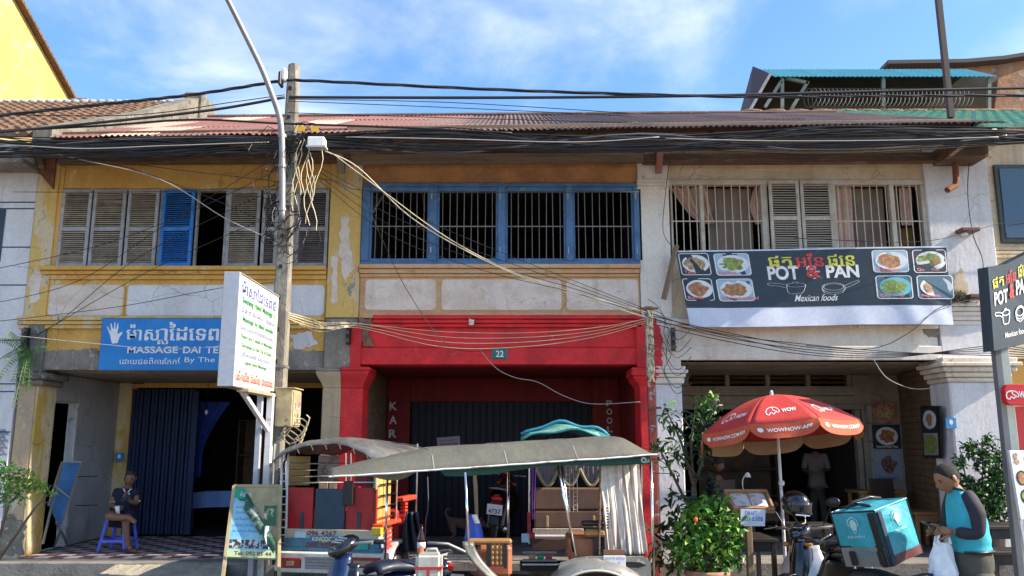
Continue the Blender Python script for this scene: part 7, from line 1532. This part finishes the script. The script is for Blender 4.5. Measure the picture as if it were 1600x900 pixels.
# ---- people deep inside the restaurant
def simple_person(label, px, Yp, z0, top, h_, seated, shirtm, yaw):
    x = px_x(px, 760, Yp); k = h_ / 1.65; o = V((x, Yp, z0)); R = MX.Rotation(RD(yaw), 3, 'Z')
    q = lambda a, b_, c: o + R @ V((a * k, b_ * k, c * k))
    hz = .46 / k if seated else .88
    nd = {'p': (q(0, 0, hz), (.13 * k, .1 * k)), 'c': (q(0, -.02, hz + .38), (.14 * k, .09 * k)), 'n': (q(0, -.03, hz + .55), .05 * k), 's1': (q(-.17, -.02, hz + .45), .05 * k), 'e1': (q(-.22, -.1, hz + .2), .04 * k), 'w1': (q(-.12, -.3, hz + .16), .028 * k), 's2': (q(.17, -.02, hz + .45), .05 * k), 'e2': (q(.22, -.1, hz + .2), .04 * k), 'w2': (q(.12, -.3, hz + .2), .028 * k)}
    if seated: nd.update({'k1': (q(-.1, -.42, hz), .06 * k), 'a1': (q(-.1, -.42, .06), .04 * k), 'k2': (q(.1, -.42, hz), .06 * k), 'a2': (q(.1, -.42, .06), .04 * k)})
    else: nd.update({'k1': (q(-.09, -.02, .46), .06 * k), 'a1': (q(-.09, 0, .06), .04 * k), 'k2': (q(.09, -.02, .46), .06 * k), 'a2': (q(.09, .0, .06), .04 * k)})
    ed = [('p', 'c'), ('c', 'n'), ('c', 's1'), ('s1', 'e1'), ('e1', 'w1'), ('c', 's2'), ('s2', 'e2'), ('e2', 'w2'), ('p', 'k1'), ('k1', 'a1'), ('p', 'k2'), ('k2', 'a2')]
    hc = q(0, -.05, hz + .70); R2 = R @ MX.Rotation(RD(20), 3, 'X')
    t = person(label, tuple(o), nd, ed, 'p', hc, R2, [(nd['w1'][0], R @ V((.3, -1, .1)), (0, 0, 1), k, 40, 1), (nd['w2'][0], R @ V((-.3, -1, .1)), (0, 0, 1), k, 40, -1)], skind, k, (-.2, .42, .012))
    cloth('shirt', {a: (nd[a][0], tuple(v * 1.22 for v in nd[a][1]) if isinstance(nd[a][1], tuple) else nd[a][1] * 1.4) for a in ('p', 'c', 's1', 'e1', 's2', 'e2')}, [('p', 'c'), ('c', 's1'), ('s1', 'e1'), ('c', 's2'), ('s2', 'e2')], 'p', shirtm, t)
    cloth('shirt', {'a': (nd['p'][0] + V((0, 0, .22 * k)), (.16 * k, .12 * k)), 'b': (nd['p'][0] + V((0, 0, .02 * k)), (.17 * k, .13 * k)), 'c': (nd['p'][0] - V((0, 0, .08 * k)), (.17 * k, .13 * k))}, [('a', 'b'), ('b', 'c')], 'b', shirtm, t) if not seated else None
    cloth('trousers', {a: (nd[a][0] - V((0, 0, .03 if a == 'p' else 0)), (.15 * k, .12 * k) if a == 'p' else nd[a][1] * (1.25 if a[0] == 'k' else 1.5)) for a in ('p', 'k1', 'a1', 'k2', 'a2')}, [('p', 'k1'), ('k1', 'a1'), ('p', 'k2'), ('k2', 'a2')], 'p', olive, t)
    return t
simple_person('customer in dark shirt sitting low in the restaurant shade behind the menu stand', 1120, 12.9, ZF + .02, 735, 1.6, True, navycl, 40)
simple_person('person in a pale shirt standing deep inside the dark restaurant', 1277, 15.0, ZF, 715, 1.55, False, M('dim_pale_shirt', (.22, .18, .16), .8), -20)
# ---- dog
dg_ = thing('dog', 'thin tan dog with curled tail standing in the red arcade shade', 'dog', (px_x(716, 830, 12.6), 12.6, ZF))
dx = px_x(720, 810, 12.6)
def dq(a, b_, c): return V((dx + a * .8, 12.6 + b_ * .8, ZF + c * .8))
dn = {'ru': (dq(-.16, 0, .43), (.075, .085)), 'be': (dq(.02, 0, .40), (.06, .07)), 'ch': (dq(.20, 0, .40), (.08, .10)), 'nk': (dq(.32, 0, .44), .055), 'hd': (dq(.40, 0, .40), .055), 'mz': (dq(.49, 0, .34), .028),
      't1': (dq(-.24, 0, .50), .022), 't2': (dq(-.29, 0, .60), .018), 't3': (dq(-.25, 0, .67), .015), 't4': (dq(-.19, 0, .64), .012)}
de = [('ru', 'be'), ('be', 'ch'), ('ch', 'nk'), ('nk', 'hd'), ('hd', 'mz'), ('ru', 't1'), ('t1', 't2'), ('t2', 't3'), ('t3', 't4')]
for i, s_ in enumerate((-1, 1)):
    dn.update({f'h{i}': (dq(-.15, s_ * .07, .30), .055), f'k{i}': (dq(-.09, s_ * .07, .22), .035), f'o{i}': (dq(-.21, s_ * .07, .12), .020), f'p{i}': (dq(-.18, s_ * .07, .02), .022), f'q{i}': (dq(.21, s_ * .07, .28), .038), f'r{i}': (dq(.19, s_ * .07, .15), .022), f's{i}': (dq(.21, s_ * .07, .02), .022)})
    de += [('ru', f'h{i}'), (f'h{i}', f'k{i}'), (f'k{i}', f'o{i}'), (f'o{i}', f'p{i}'), ('ch', f'q{i}'), (f'q{i}', f'r{i}'), (f'r{i}', f's{i}')]
m = MB(); m.add(*skin_raw(dn, de, 'be'))
for s_ in (-1, 1): m.ball(dq(.38, s_ * .05, .46), (.02, .012, .045), 8)
m.build('body', M('tan_fur', (.12, .075, .05), .9, col2=(.09, .055, .035), s2=8, bump=.4, bs=120), dg_, smooth=True)

# ================================================================ UMBRELLA, MENU STAND, FURNITURE
ub = thing('parasol', 'red patio parasol with white elephant printing and orange scalloped valance', 'umbrella', P(1225, 900, 9.2))
apex = P(1206, 618, 9.25); cu = V((P(1215, 673, 9.2).x, 9.2, pz(673, 9.2))); axis = (apex - cu).normalized()
ctr = cu; RU = .865
ux = V((0, 1, 0)).cross(axis).normalized(); uy = axis.cross(ux); Hu = (apex - ctr).length
tiltv = 0
def um(ang, r, drop=0, out=0):   # r 0..1 from apex to rim
    a = ang; rr_ = r * RU; z = Hu * (1 - r ** 1.75)
    return ctr + ux * rr_ * cos(a) + uy * rr_ * sin(a) * 1 + axis * (z - drop)
NP = 8; off = RD(10)
for k in range(NP):
    a0_, a1_ = off + 2 * pi * k / NP, off + 2 * pi * (k + 1) / NP
    def seg(u, v, c=0):
        p = um(a0_, v).lerp(um(a1_, v), u); bulge = um(a0_ + (a1_ - a0_) * u, v); p = p.lerp(bulge, .25); q = (p - ctr).normalized(); return p + q * c + axis * (.018 * sin(pi * u) * v * -1)
    pan = MB().grid(seg, 10, 12).build('canopy_panel', umbred, ub, smooth=True, solid=.004)
    def val(u, v, c=0):
        p = seg(u, 1); sc_ = .07 + .085 * (1 - abs(2 * u - 1) ** 5); n_ = (p - ctr); n_ = (n_ - axis * n_.dot(axis)).normalized()
        return p - axis * (sc_ * v) + n_ * (.018 * v + .012 * sin(u * 9 + k) * v + c)
    va = MB().grid(val, 20, 6).build('valance', umbor, ub, smooth=True)
    MB().grid(lambda u, v: val(u, v, -.006), 20, 6).build('valance_lining', umbin, ub, smooth=True)
    fL = lambda a, b_, c=0: seg(a, 1 - b_, c)
    m = MB(); fe = (lambda a, b_, c=0: seg(a, 1 - b_, c + .008))
    am = (a0_ + a1_) / 2
    if sin(am) < .75:
        m = MB(); flip = ux.dot(V((1, 0, 0))) > 0
        A = (lambda a: a)
        elephant(m, lambda a, b_, c=0: seg(a, 1 - b_, c + .007), .36, .235, .13, .016, 0); 
        m.build('elephant_emblem', letterw, pan)
        m = MB(); T(m, lambda a, b_, c=0: seg(a, 1 - b_, c + .007), 'WOW', .52, .19, .80, .27, c=0, bold=.03, shear=.25, heavy=0); m.build('lettering', letterw, pan)
        m = MB(); T(m, lambda a, b_, c=0: val(a, 1 - b_, c + .006), 'WOWNOW.COM.KH' if k % 2 == 0 else 'WOWNOW-APP', .24, .42, .90, .66, c=0, bold=.02); m.build('lettering', letterw, va)
        m = MB(); ELL(m, lambda a, b_, c=0: val(a, 1 - b_, c + .006), .15, .53, .045, .16, 0, 16); m.build('round_emblem', letterw, va)
    MB().tube([um(a0_, .08), um(a0_, .5) - axis * .01, um(a0_, 1.0) - axis * .01], .006, 5).build('rib', galv, ub)
foot = P(1246, 905, 8.95); foot.z = .0; top_ = apex
b2_ = P(1222, 800, 9.1)
lo = V((P(1228, 830, 9.05).x, 9.08, .02))
MB().tube([apex + axis * .03, ctr, P(1226, 860, 9.1), V((P(1228, 900, 9.1).x, 9.1, 0.02))], .017, 10).build('pole', steelw, ub, smooth=True)
MB().ball(apex + axis * .03, (.02, .02, .03), 10).build('finial', steelw, ub, smooth=True)
MB().obox(P(1221, 755, 9.15), (.06, .05, .06)).build('pole_clamp', steelw, ub, bevel=.015)
MB().lathe([(0, 0), (.22, 0), (.24, .05), (.06, .10), (0, .10)], (P(1228, 900, 9.1).x, 9.1, 0), 20).build('base', conc2, ub)
fl = thing('furled_flag', 'furled small flag in blue and red leaning behind the parasol', 'flag', P(1100, 690, 9.9)); MB().tube([P(1122, 618, 9.9), P(1098, 690, 9.9)], .012, 8).build('flag_pole', M('grey_blue_tube', (.2, .26, .4), .4), fl)
m = MB(); m.grid(lambda u, v: P(1120 - 20 * v - 5 * u * sin(v * 3), 626 + 62 * v + 3 * u, 9.88 - .02 * sin(u * 9 + v * 5)), 6, 12); m.build('cloth', M('flag_red_blue', (.25, .02, .03), .7, col2=(.02, .04, .2), s2=5, t2=(.48, .52)), fl, smooth=True, solid=.01)
mn = thing('menu_stand', 'wooden menu display case with open menu and little lamp on a post', 'menu stand', P(1176, 900, 8.75))
Yn = 8.7
cc_ = [P(1145, 795, Yn - .05), P(1211, 796, Yn - .05), P(1198, 766, Yn + .28), P(1131, 766, Yn + .28)]
nn_ = (cc_[1] - cc_[0]).cross(cc_[3] - cc_[0]).normalized(); nn_ = nn_ if nn_.z > 0 else -nn_
fm = bilin(cc_, normal=nn_); wdn = M('menu_case_wood', (.40, .24, .12), .5, col2=(.3, .17, .08), s2=6)
m = MB(); m.prism([(0, 0), (1, 0), (1, 1), (0, 1)], lambda a, b_, c: fm(a, b_, -.045 + c), .03); m.build('case_back', wdn, mn)
for p in ([(0, 0), (1, 0), (1, .09), (0, .09)], [(0, .91), (1, .91), (1, 1), (0, 1)], [(0, .09), (.06, .09), (.06, .91), (0, .91)], [(.94, .09), (1, .09), (1, .91), (.94, .91)]): m = MB(); m.prism(p, lambda a, b_, c: fm(a, b_, -.015 + c), .03); m.build('case_frame', wdn, mn, bevel=.004)
for u0_ in (.1, .51): m = MB(); m.grid(lambda u, v: fm(u0_ + .39 * u, .16 + .66 * v, -.008 + .012 * sin(pi * u)), 8, 2); m.build('menu_page', M('menu_page_print', (.62, .58, .60), .5, col2=(.45, .33, .2), s2=14, t2=(.52, .6)), mn, smooth=True)
MB().box((P(1169, 830, Yn).x, Yn + .06, 0), (P(1178, 830, Yn).x, Yn + .14, pz(795, Yn) + .02)).build('post', M('raw_timber_post', (.34, .25, .14), .8, col2=(.26, .18, .1), s2=6, stretch=(3, 3, .5)), mn, bevel=.004)
MB().tube(smooth_pts([fm(.45, 1, 0), fm(.45, 1, 0) + V((0, 0, .10)), fm(.45, 1, 0) + V((.03, -.03, .17))]), .006, 6).build('lamp_arm', steelw, mn, smooth=True); MB().lathe([(.012, .03), (.035, -.02), (.03, -.02)], fm(.45, 1, 0) + V((.045, -.04, .155)), 12).build('lamp_shade', steelw, mn, smooth=True)
f8 = bilin([P(1157, 822, Yn - .07), P(1195, 822, Yn - .07), P(1196, 796, Yn - .07), P(1157, 795, Yn - .07)])
dp_ = thing('paper_sign', 'pale paper sign advertising draft beer taped below the menu case', 'sign', P(1176, 822, Yn)); m = MB(); m.prism([(0, 0), (1, 0), (1, 1), (0, 1)], lambda a, b_, c: f8(a, b_, c), .004); m.build('sheet', M('pale_blue_paper', (.60, .64, .76), .6), dp_)
for s_, a0_, b0_, a1_, b1_ in (('DRAFT', .18, .62, .68, .88), ('BEER', .08, .30, .42, .50), ('0.50$', .46, .26, .90, .56)): m = MB(); T(m, f8, s_, a0_, b0_, a1_, b1_, c=.006, bold=.01); m.build('lettering', letterb, dp_)
dkw = M('dark_table_wood', (.022, .018, .016), .5, col2=(.03, .024, .02), s2=5)
def table(label, px0, px1, py, Yt, depth, h0=0, name='table', cat='table', group=None, mat=None):
    a_ = P(px0, py, Yt); b_ = P(px1, py, Yt); t = thing(name, label, cat, ((a_.x + b_.x) / 2, Yt + depth / 2, h0), group=group); mt = mat or dkw
    MB().box((a_.x, Yt, a_.z - .04), (b_.x, Yt + depth, a_.z)).build('top', mt, t, bevel=.006)
    for x in (a_.x + .03, b_.x - .07):
        for y in (Yt + .02, Yt + depth - .07): MB().box((x, y, h0), (x + .05, y + .05, a_.z - .04)).build('leg', mt, t, bevel=.004)
    MB().box((a_.x + .05, Yt + .03, a_.z - .14), (b_.x - .05, Yt + .05, a_.z - .04)).build('apron', mt, t); return t
table('dark table behind the menu stand post', 1120, 1216, 842, 9.6, .7); table('dark bench behind the silver scooter', 1236, 1305, 820, 10.2, .4, name='bench', cat='bench')
table('low dark bench beyond the delivery man', 1545, 1640, 822, 9.4, .5, name='bench', cat='bench'); table('lower dark bench at the frame edge beside the delivery man', 1545, 1640, 862, 9.0, .4, name='bench', cat='bench')
ochre = M('ochre_table_top', (.30, .16, .06), .5)
table('small brown table below the food posters', 1342, 1418, 767, 13.0, .55, ZF, mat=ochre)
table('narrow brown bench against the boarded wall', 1428, 1474, 800, 12.2, .5, ZF, name='bench', cat='bench', mat=ochre)
def chair(label, px, py, Yt, yaw):
    a_ = P(px, py, Yt); t = thing('chair', label, 'chair', (a_.x, Yt, ZF), rz=RD(yaw)); bb = lambda x0, x1, y0, y1, z0, z1, n_: MB().box((x0, y0, z0), (x1, y1, z1)).build(n_, M('dark_chair_wood', (.05, .028, .02), .5), t, world=False, bevel=.006)
    bb(-.2, .2, -.2, .2, .42, .46, 'seat'); bb(-.2, .2, .17, .2, .46, .95, 'backrest')
    for x in (-.19, .15):
        for y in (-.19, .15): bb(x, x + .04, y, y + .04, 0, .42, 'leg')
chair('dark wooden chair standing in front of the pale blue poster', 1392, 800, 12.75, 10); chair('dark chair with slatted back deep beside the seated customer', 1150, 830, 12.4, 30)
tc_ = thing('tissue_box', 'straw coloured round holder with white tissue on the small brown table', 'box', P(1365, 766, 13.2)); MB().lathe([(0, 0), (.085, 0), (.085, .12), (0, .12)], (0, 0, 0), 18).build('holder', M('straw', (.45, .32, .14), .8, bump=.4), tc_, world=False); MB().ball((0, 0, .13), (.05, .04, .035), 8).build('tissue', paperw, tc_, world=False)
bp_ = thing('barrier_post', 'square dark post standing behind the silver scooter', 'post', P(1297, 900, 9.5)); MB().box((P(1290, 860, 9.5).x, 9.5, 0), (P(1300, 860, 9.5).x, 9.58, pz(826, 9.5))).build('post', dkw, bp_, bevel=.004); MB().box((P(1250, 860, 9.5).x, 9.52, pz(832, 9.5)), (P(1290, 860, 9.5).x, 9.56, pz(826, 9.5))).build('rail', dkw, bp_)
# blue folding board, blue bed, curtain in the massage house
fb_ = thing('folding_board', 'tall blue folding sign board leaning in the yellow arcade corner', 'board', P(95, 830, 11.9))
Q4 = [P(70, 800, 11.75), P(88, 828, 12.05), P(127, 722, 12.15), P(99, 722, 11.95)]; Q4 = [P(76, 790, 11.8), P(94, 826, 11.95), P(127, 722, 12.15), P(97, 722, 11.95)]
fq = bilin(Q4, normal=V((.4, -1, 0)).normalized()); m = MB(); m.prism([(0, 0), (1, 0), (1, 1), (0, 1)], lambda a, b_, c: fq(a, b_, -c), .025); m.build('board', M('board_blue', (.03, .15, .36), .6, col2=(.02, .1, .25), s2=4), fb_)
for a_, b_ in (((0, 0), (0, 1)), ((1, 0), (1, 1)), ((0, 1), (1, 1)), ((0, .45), (1, .45))): MB().bar(fq(*a_, .008), fq(*b_, .008), .022).build('edge_strip', galv, fb_)
for p, q in (((97, 724, 11.95), (67, 850, 11.75)), ((96, 826, 11.95), (84, 855, 12.2)), ((88, 815, 11.9), (106, 852, 12.3))): MB().bar(P(*p), P(*q), .025).build('leg', galv, fb_)
for py in (745, 790): MB().bar(P(118, py, 12.1), P(152, py - 1, 12.5), .012).build('brace_rod', black, fb_)
bd = thing('massage_bed', 'bed with pale blue sheet in the dark doorway of the massage house', 'bed', (bx(330), 15, ZF)); x0_, x1_ = px_x(292, 780, 14.4), px_x(420, 780, 14.4)
MB().grid(lambda u, v: V((x0_ + (x1_ - x0_) * u, 14.4 + .02 * sin(u * 25), pz(795, 14.4) + (pz(770, 14.4) - pz(795, 14.4)) * v + .03 * sin(u * 3))), 24, 6).build('sheet_side', bluesheet, bd, smooth=True)
MB().box((x0_, 14.42, pz(792, 14.4)), (x1_, 15.3, pz(771, 14.4))).build('mattress', bluesheet, bd, bevel=.03)
for x in (x0_ + .05, x1_ - .1): MB().box((x, 14.45, ZF), (x + .06, 14.52, pz(795, 14.4))).build('leg', dkw, bd)
kc = thing('door_curtain', 'knotted blue curtain hanging in the massage house doorway', 'curtain', (bx(315), 14.1, 1.5))
def kcf(u, v): w0, w1 = (303, 357) if v > .6 else (303, 318); t = max(0, (v - .35) / .65); return V((px_x(303 + (13 + 42 * t ** 1.4) * u, 700, 14.1), 14.1 + .04 * sin(u * 19 + v * 4), pz(745, 14.1) + (pz(628, 14.1) - pz(745, 14.1)) * v))
m = MB(); m.grid(kcf, 36, 20); m.build('cloth', bluecloth, kc, smooth=True)
# fluorescent holder, ceiling bulb
tl = thing('hanging_bulb', 'small unlit bulb hanging in the massage house doorway', 'bulb', (bx(328), 13.7, 2.4)); MB().tube([(bx(328), 13.7, 2.9), (bx(328), 13.7, pz(640, 13.7))], .005, 5).build('cord', black, tl); MB().ball((bx(328), 13.7, pz(644, 13.7)), (.025, .025, .04), 10).build('bulb', letterw, tl, smooth=True)

# ================================================================ PLANTS
def leafmesh(l, w_, fold=.25):
    return [V((0, 0, 0)), V((w_ * .5, l * .35, fold * w_)), V((w_ * .42, l * .7, fold * w_ * .8)), V((0, l, -.03)), V((-w_ * .42, l * .7, fold * w_ * .8)), V((-w_ * .5, l * .35, fold * w_)), V((0, l * .4, 0)), V((0, l * .7, 0))], [(0, 1, 6), (1, 2, 7, 6), (2, 3, 7), (3, 4, 7), (4, 5, 6, 7), (5, 0, 6)]
def rotm(rg, up=.3):
    d = V((rg.gauss(0, 1), rg.gauss(0, 1), rg.gauss(up, .8))).normalized(); q = d.to_track_quat('Y', 'Z').to_matrix(); return q @ MX.Rotation(rg.uniform(-1, 1), 3, 'Y')
def foliage(t, pts, l, w_, mats, nobj, rg, name='leaf', up=.3):
    vs, fs_ = leafmesh(l, w_); protos = []; inv = MW[t].inverted(); M_ = [MB() for _ in mats]
    pts = sorted(pts, key=lambda p: p.y)
    for i, p in enumerate(pts):
        R = rotm(rg, up); s = rg.uniform(.45, 1.25); k = rg.randrange(len(mats))
        if i < nobj:
            if len(protos) <= k or protos[k] is None:
                while len(protos) <= k: protos.append(None)
                o = MB().add(vs, fs_).build(name, mats[k], t, world=False); protos[k] = o
            else: o = dup(protos[k], t)
            o.matrix_local = inv @ (MX.Translation(p) @ R.to_4x4() @ MX.Scale(s, 4))
        else: M_[k].add([p + R @ (v_ * s) for v_ in vs], fs_)
    for k, m in enumerate(M_):
        if m.v: stuff(m.build('foliage', mats[k], t))
def clump(c, r, n, rg, hollow=.45):
    out = []
    for _ in range(n):
        d = V((rg.gauss(0, 1), rg.gauss(0, 1), rg.gauss(0, 1))).normalized(); q = hollow + (1 - hollow) * rg.random() ** .6; out.append(c + V((d.x * r[0], d.y * r[1], d.z * r[2])) * q)
    return out
rg = random.Random(99)
bsh = thing('potted_bush', 'lush bright green potted bush at the foot of the white pier', 'bush', P(1105, 900, 8.6))
pts = []
for cx, cy, r_, n in ((1105, 822, .22, 120), (1080, 845, .20, 110), (1132, 845, .20, 120), (1100, 868, .24, 130), (1068, 868, .16, 60), (1140, 872, .13, 50), (1118, 795, .12, 50), (1088, 806, .13, 50), (1138, 818, .12, 40)):
    pts += clump(P(cx, cy, 8.6), (r_, r_, r_), int(n * 1.7), rg)
foliage(bsh, pts, .105, .048, [fleaf, yleaf, fleaf, yleaf, fleaf], 290, rg, up=.9)
for k in range(12): e = P(1070 + 6 * k, 830 + 10 * (k % 3), 8.6); MB().tube([P(1105, 898, 8.6), P(1105, 898, 8.6).lerp(e, .5) + V((0, 0, .05)), e], [.012, .009, .005], 6).build('stem', bark, bsh, smooth=True)
MB().lathe([(.0, 0), (.15, 0), (.20, .30), (.225, .31), (.225, .36), (.19, .36), (.18, .30), (0, .29)], (P(1105, 900, 8.6).x, 8.6, P(1105, 890, 8.6).z - .36), 24).build('pot', M('terracotta', (.45, .22, .13), .8, col2=(.3, .15, .1), s2=5), bsh, smooth=True)
for px, py in ((1087, 812),): MB().ball(P(px, py, 8.38), (.022, .015, .026), 8).build('flower', M('orange_flower', (.7, .12, .03), .6), bsh)
tre = thing('small_tree', 'thin dark leaved small tree climbing in front of the white pier', 'tree', P(1082, 900, 9.6))
base = P(1080, 900, 9.6); base.z = 0
brs = [((1084, 760), (1064, 690), (1040, 640)), ((1084, 760), (1080, 700), (1086, 640)), ((1084, 760), (1100, 710), (1110, 650)), ((1080, 800), (1050, 740), (1025, 690)), ((1084, 740), (1070, 720), (1050, 700)), ((1095, 720), (1098, 670), (1100, 630))]
MB().tube([base, P(1086, 840, 9.6), P(1084, 760, 9.6)], [.05, .04, .03], 8).build('trunk', bark, tre, smooth=True)
pts = []
for b_ in brs:
    q = smooth_pts([P(x, y, 9.6 + rg.uniform(-.15, .15)) for x, y in b_], 5); MB().tube(q, [.022 - .018 * k / len(q) for k in range(len(q))], 6).build('branch', bark, tre, smooth=True)
    for p in q[5:]:
        pts += clump(p, (.10, .10, .12), 6, rg, .3)
        if rg.random() < .5: MB().tube([p, p + V((rg.uniform(-.2, .2), rg.uniform(-.1, .1), rg.uniform(-.02, .2)))], .005, 5).build('twig', bark, tre)
for cx, cy, r_, n in ((1104, 650, .17, 60), (1092, 690, .13, 30), (1045, 660, .12, 18), (1030, 690, .10, 12), (1112, 630, .10, 24), (1118, 665, .09, 16)): pts += clump(P(cx, cy, 9.6), (r_, r_, r_), n, rg)
foliage(tre, pts, .12, .036, [tleaf, tleaf, fleaf], 240, rg, up=-.6)
ytw = clump(P(1112, 622, 9.55), (.09, .07, .06), 22, rg); foliage(tre, ytw, .09, .03, [yleaf], 22, rg)
und = thing('leafy_shrub', 'dark broad leaved shrub behind the bright potted bush', 'shrub', P(1060, 900, 9.4)); foliage(und, clump(P(1066, 800, 9.4), (.20, .2, .26), 80, rg) + clump(P(1110, 770, 9.5), (.14, .15, .16), 35, rg) + clump(P(1042, 855, 9.4), (.18, .2, .28), 80, rg), .15, .05, [tleaf, M('deep_green_leaf', (.02, .06, .025), .45, rnd=.3)], 200, rg, up=-.1)
MB().tube([P(1060, 905, 9.4), P(1066, 800, 9.4)], .02, 6).build('stem', bark, und)
for k in range(6): a_ = P(1052 + 3 * k, 850, 9.0); MB().grid(lambda u, v: a_ + V((-.10 - .25 * v + .02 * u, 0, .25 * v - .35 * v * v * .3 * k + .01 * u)), 1, 6).build('blade', M('straw_blade', (.4, .4, .15), .6), und)
rsb = thing('shrub', 'loose green shrub against the last white pier behind the delivery man', 'shrub', P(1530, 850, 10.6)); pts = []
for cx, cy, r_, n in ((1525, 704, .13, 130), (1552, 728, .24, 420), (1540, 780, .28, 600), (1500, 722, .10, 70), (1512, 762, .17, 230), (1562, 800, .22, 300), (1544, 690, .09, 60), (1492, 745, .07, 40), (1560, 760, .22, 300), (1510, 700, .06, 25)): pts += clump(P(cx, cy, 10.6), (r_, r_ * .8, r_ * .9), n, rg, .3)
foliage(rsb, pts, .08, .036, [tleaf, fleaf, tleaf], 240, rg)
for x, y in ((1500, 700), (1535, 680), (1560, 690), (1490, 730), (1520, 740)): MB().tube([P(1535, 850, 10.6), P((1535 + x) / 2, 790, 10.6), P(x, y, 10.6)], [.02, .012, .005], 6).build('stem', bark, rsb, smooth=True)
for k in range(12): MB().ball(P(1500 + 75 * rg.random(), 690 + 60 * rg.random(), 10.3), (.018, .012, .018), 6).build('flower', M('white_flower', (.6, .56, .55), .6), rsb)
MB().lathe([(0, 0), (.22, 0), (.26, .4), (0, .4)], (P(1535, 850, 10.6).x, 10.6, ZF), 20).build('pot', dkw, rsb)
lb_ = thing('hedge_bush', 'sunlit yellow green bush leaning in front of the worn yellow pier', 'bush', P(10, 860, 9.6)); pts = []
for cx, cy, r_, n in ((5, 755, .30, 170), (35, 750, .18, 90), (50, 762, .12, 40), (-20, 740, .3, 120), (15, 772, .2, 80), (82, 768, .09, 12), (64, 758, .07, 12)): pts += clump(P(cx, cy, 9.6), (r_, r_, r_ * .75), n, rg, .3)
foliage(lb_, pts, .085, .03, [yleaf, yleaf, fleaf], 240, rg)
for x, y in ((40, 760), (80, 768), (0, 740), (20, 765)): MB().tube([P(-20, 900, 9.6), P(x - 25, y + 25, 9.6), P(x, y, 9.6)], [.02, .012, .004], 6).build('stem', bark, lb_, smooth=True)
fn = thing('fern', 'green fern growing out of the mouldy pier capital', 'fern', P(55, 560, FY - .1))
for k, (ex, ey, dr) in enumerate(((8, 560, .16), (-8, 530, .14), (20, 595, .2), (35, 600, .25), (-2, 590, .2), (15, 520, .08), (44, 610, .3), (75, 545, .1), (28, 545, .1), (22, 635, .35))):
    a_ = P(45, 555, FY - .12); e = P(ex, ey, FY - .3 - .1 * (k % 2)); q = smooth_pts([a_, a_.lerp(e, .5) + V((0, 0, dr * .5)), e], 8); st_m = MB().tube(q, .004, 4); fr_ = st_m.build('frond', fernm, fn)
    m = MB()
    for i, p in enumerate(q[2:]):
        d = (q[min(i + 3, len(q) - 1)] - q[i + 1]).normalized(); sd = d.cross(V((0, -1, .3))).normalized(); ln = .075 * (1 - .6 * i / len(q))
        for s_ in (-1, 1): m.add([p, p + sd * s_ * ln * .5 + d * .012, p + sd * s_ * ln + V((0, 0, -.02)), p + sd * s_ * ln * .5 - d * .008], [(0, 1, 2, 3)])
    m.build('leaflets', fernm, fr_)
m = MB()
for k in range(160):
    p = P(rg.uniform(1488, 1512), rg.uniform(462, 474), FY - .1 - rg.random() * .1); m.bar(p, p + V((rg.uniform(-.08, .08), rg.uniform(-.05, .05), rg.uniform(0, .1))), .004)
stuff(tag(m.build('dry_moss', M('dry_moss', (.12, .10, .07), .95)), 'clump of dry twigs on the white pier cornice beside the banner', 'twigs'))
m = MB()
for k in range(420):
    x = rg.uniform(-3.6, -2.2); p = V((x, rg.uniform(9.6, 10.9), .02)); m.add([p, p + V((rg.uniform(-.05, .05), rg.uniform(-.05, .05), rg.uniform(.05, .25))), p + V((.02, .01, .03))], [(0, 1, 2)])
stuff(tag(m.build('weeds', tleaf), 'low weeds growing on the ground behind the poster stand', 'weeds'))

# ================================================================ DIM FURNISHING INSIDE THE ROOMS
def cabinet(label, x, y, z0, w_, h, d, mat, shelves=3, name='cabinet', cat='cabinet'):
    t = thing(name, label, cat, (x, y, z0)); bb = lambda a, b_, n_, m_=mat: MB().box(a, b_).build(n_, m_, t, world=False, bevel=.004)
    bb((-w_ / 2, 0, 0), (-w_ / 2 + .03, d, h), 'side_panel'); bb((w_ / 2 - .03, 0, 0), (w_ / 2, d, h), 'side_panel'); bb((-w_ / 2 + .031, d - .02, 0), (w_ / 2 - .031, d, h), 'back_panel')
    for k in range(shelves + 1): bb((-w_ / 2 + .031, .005, h * k / shelves - (.03 if k else 0)), (w_ / 2 - .031, d - .021, h * k / shelves + (.0 if k else .03)), 'shelf')
    return t
shelfm = M('dim_shelf_wood', (.16, .09, .05), .6, col2=(.10, .06, .035), s2=5)
cabinet('brown shelf unit standing behind the bed in the massage house', bx(372), 15.6, ZF, 1.1, 1.9, .35, shelfm)
cabinet('tall shelf at the back of the dark restaurant', 4.3, 16.2, ZF, 1.5, 2.0, .35, shelfm, 4)
table('restaurant table deep inside the dark dining room', 1160, 1235, 800, 14.0, .7, ZF, mat=shelfm)
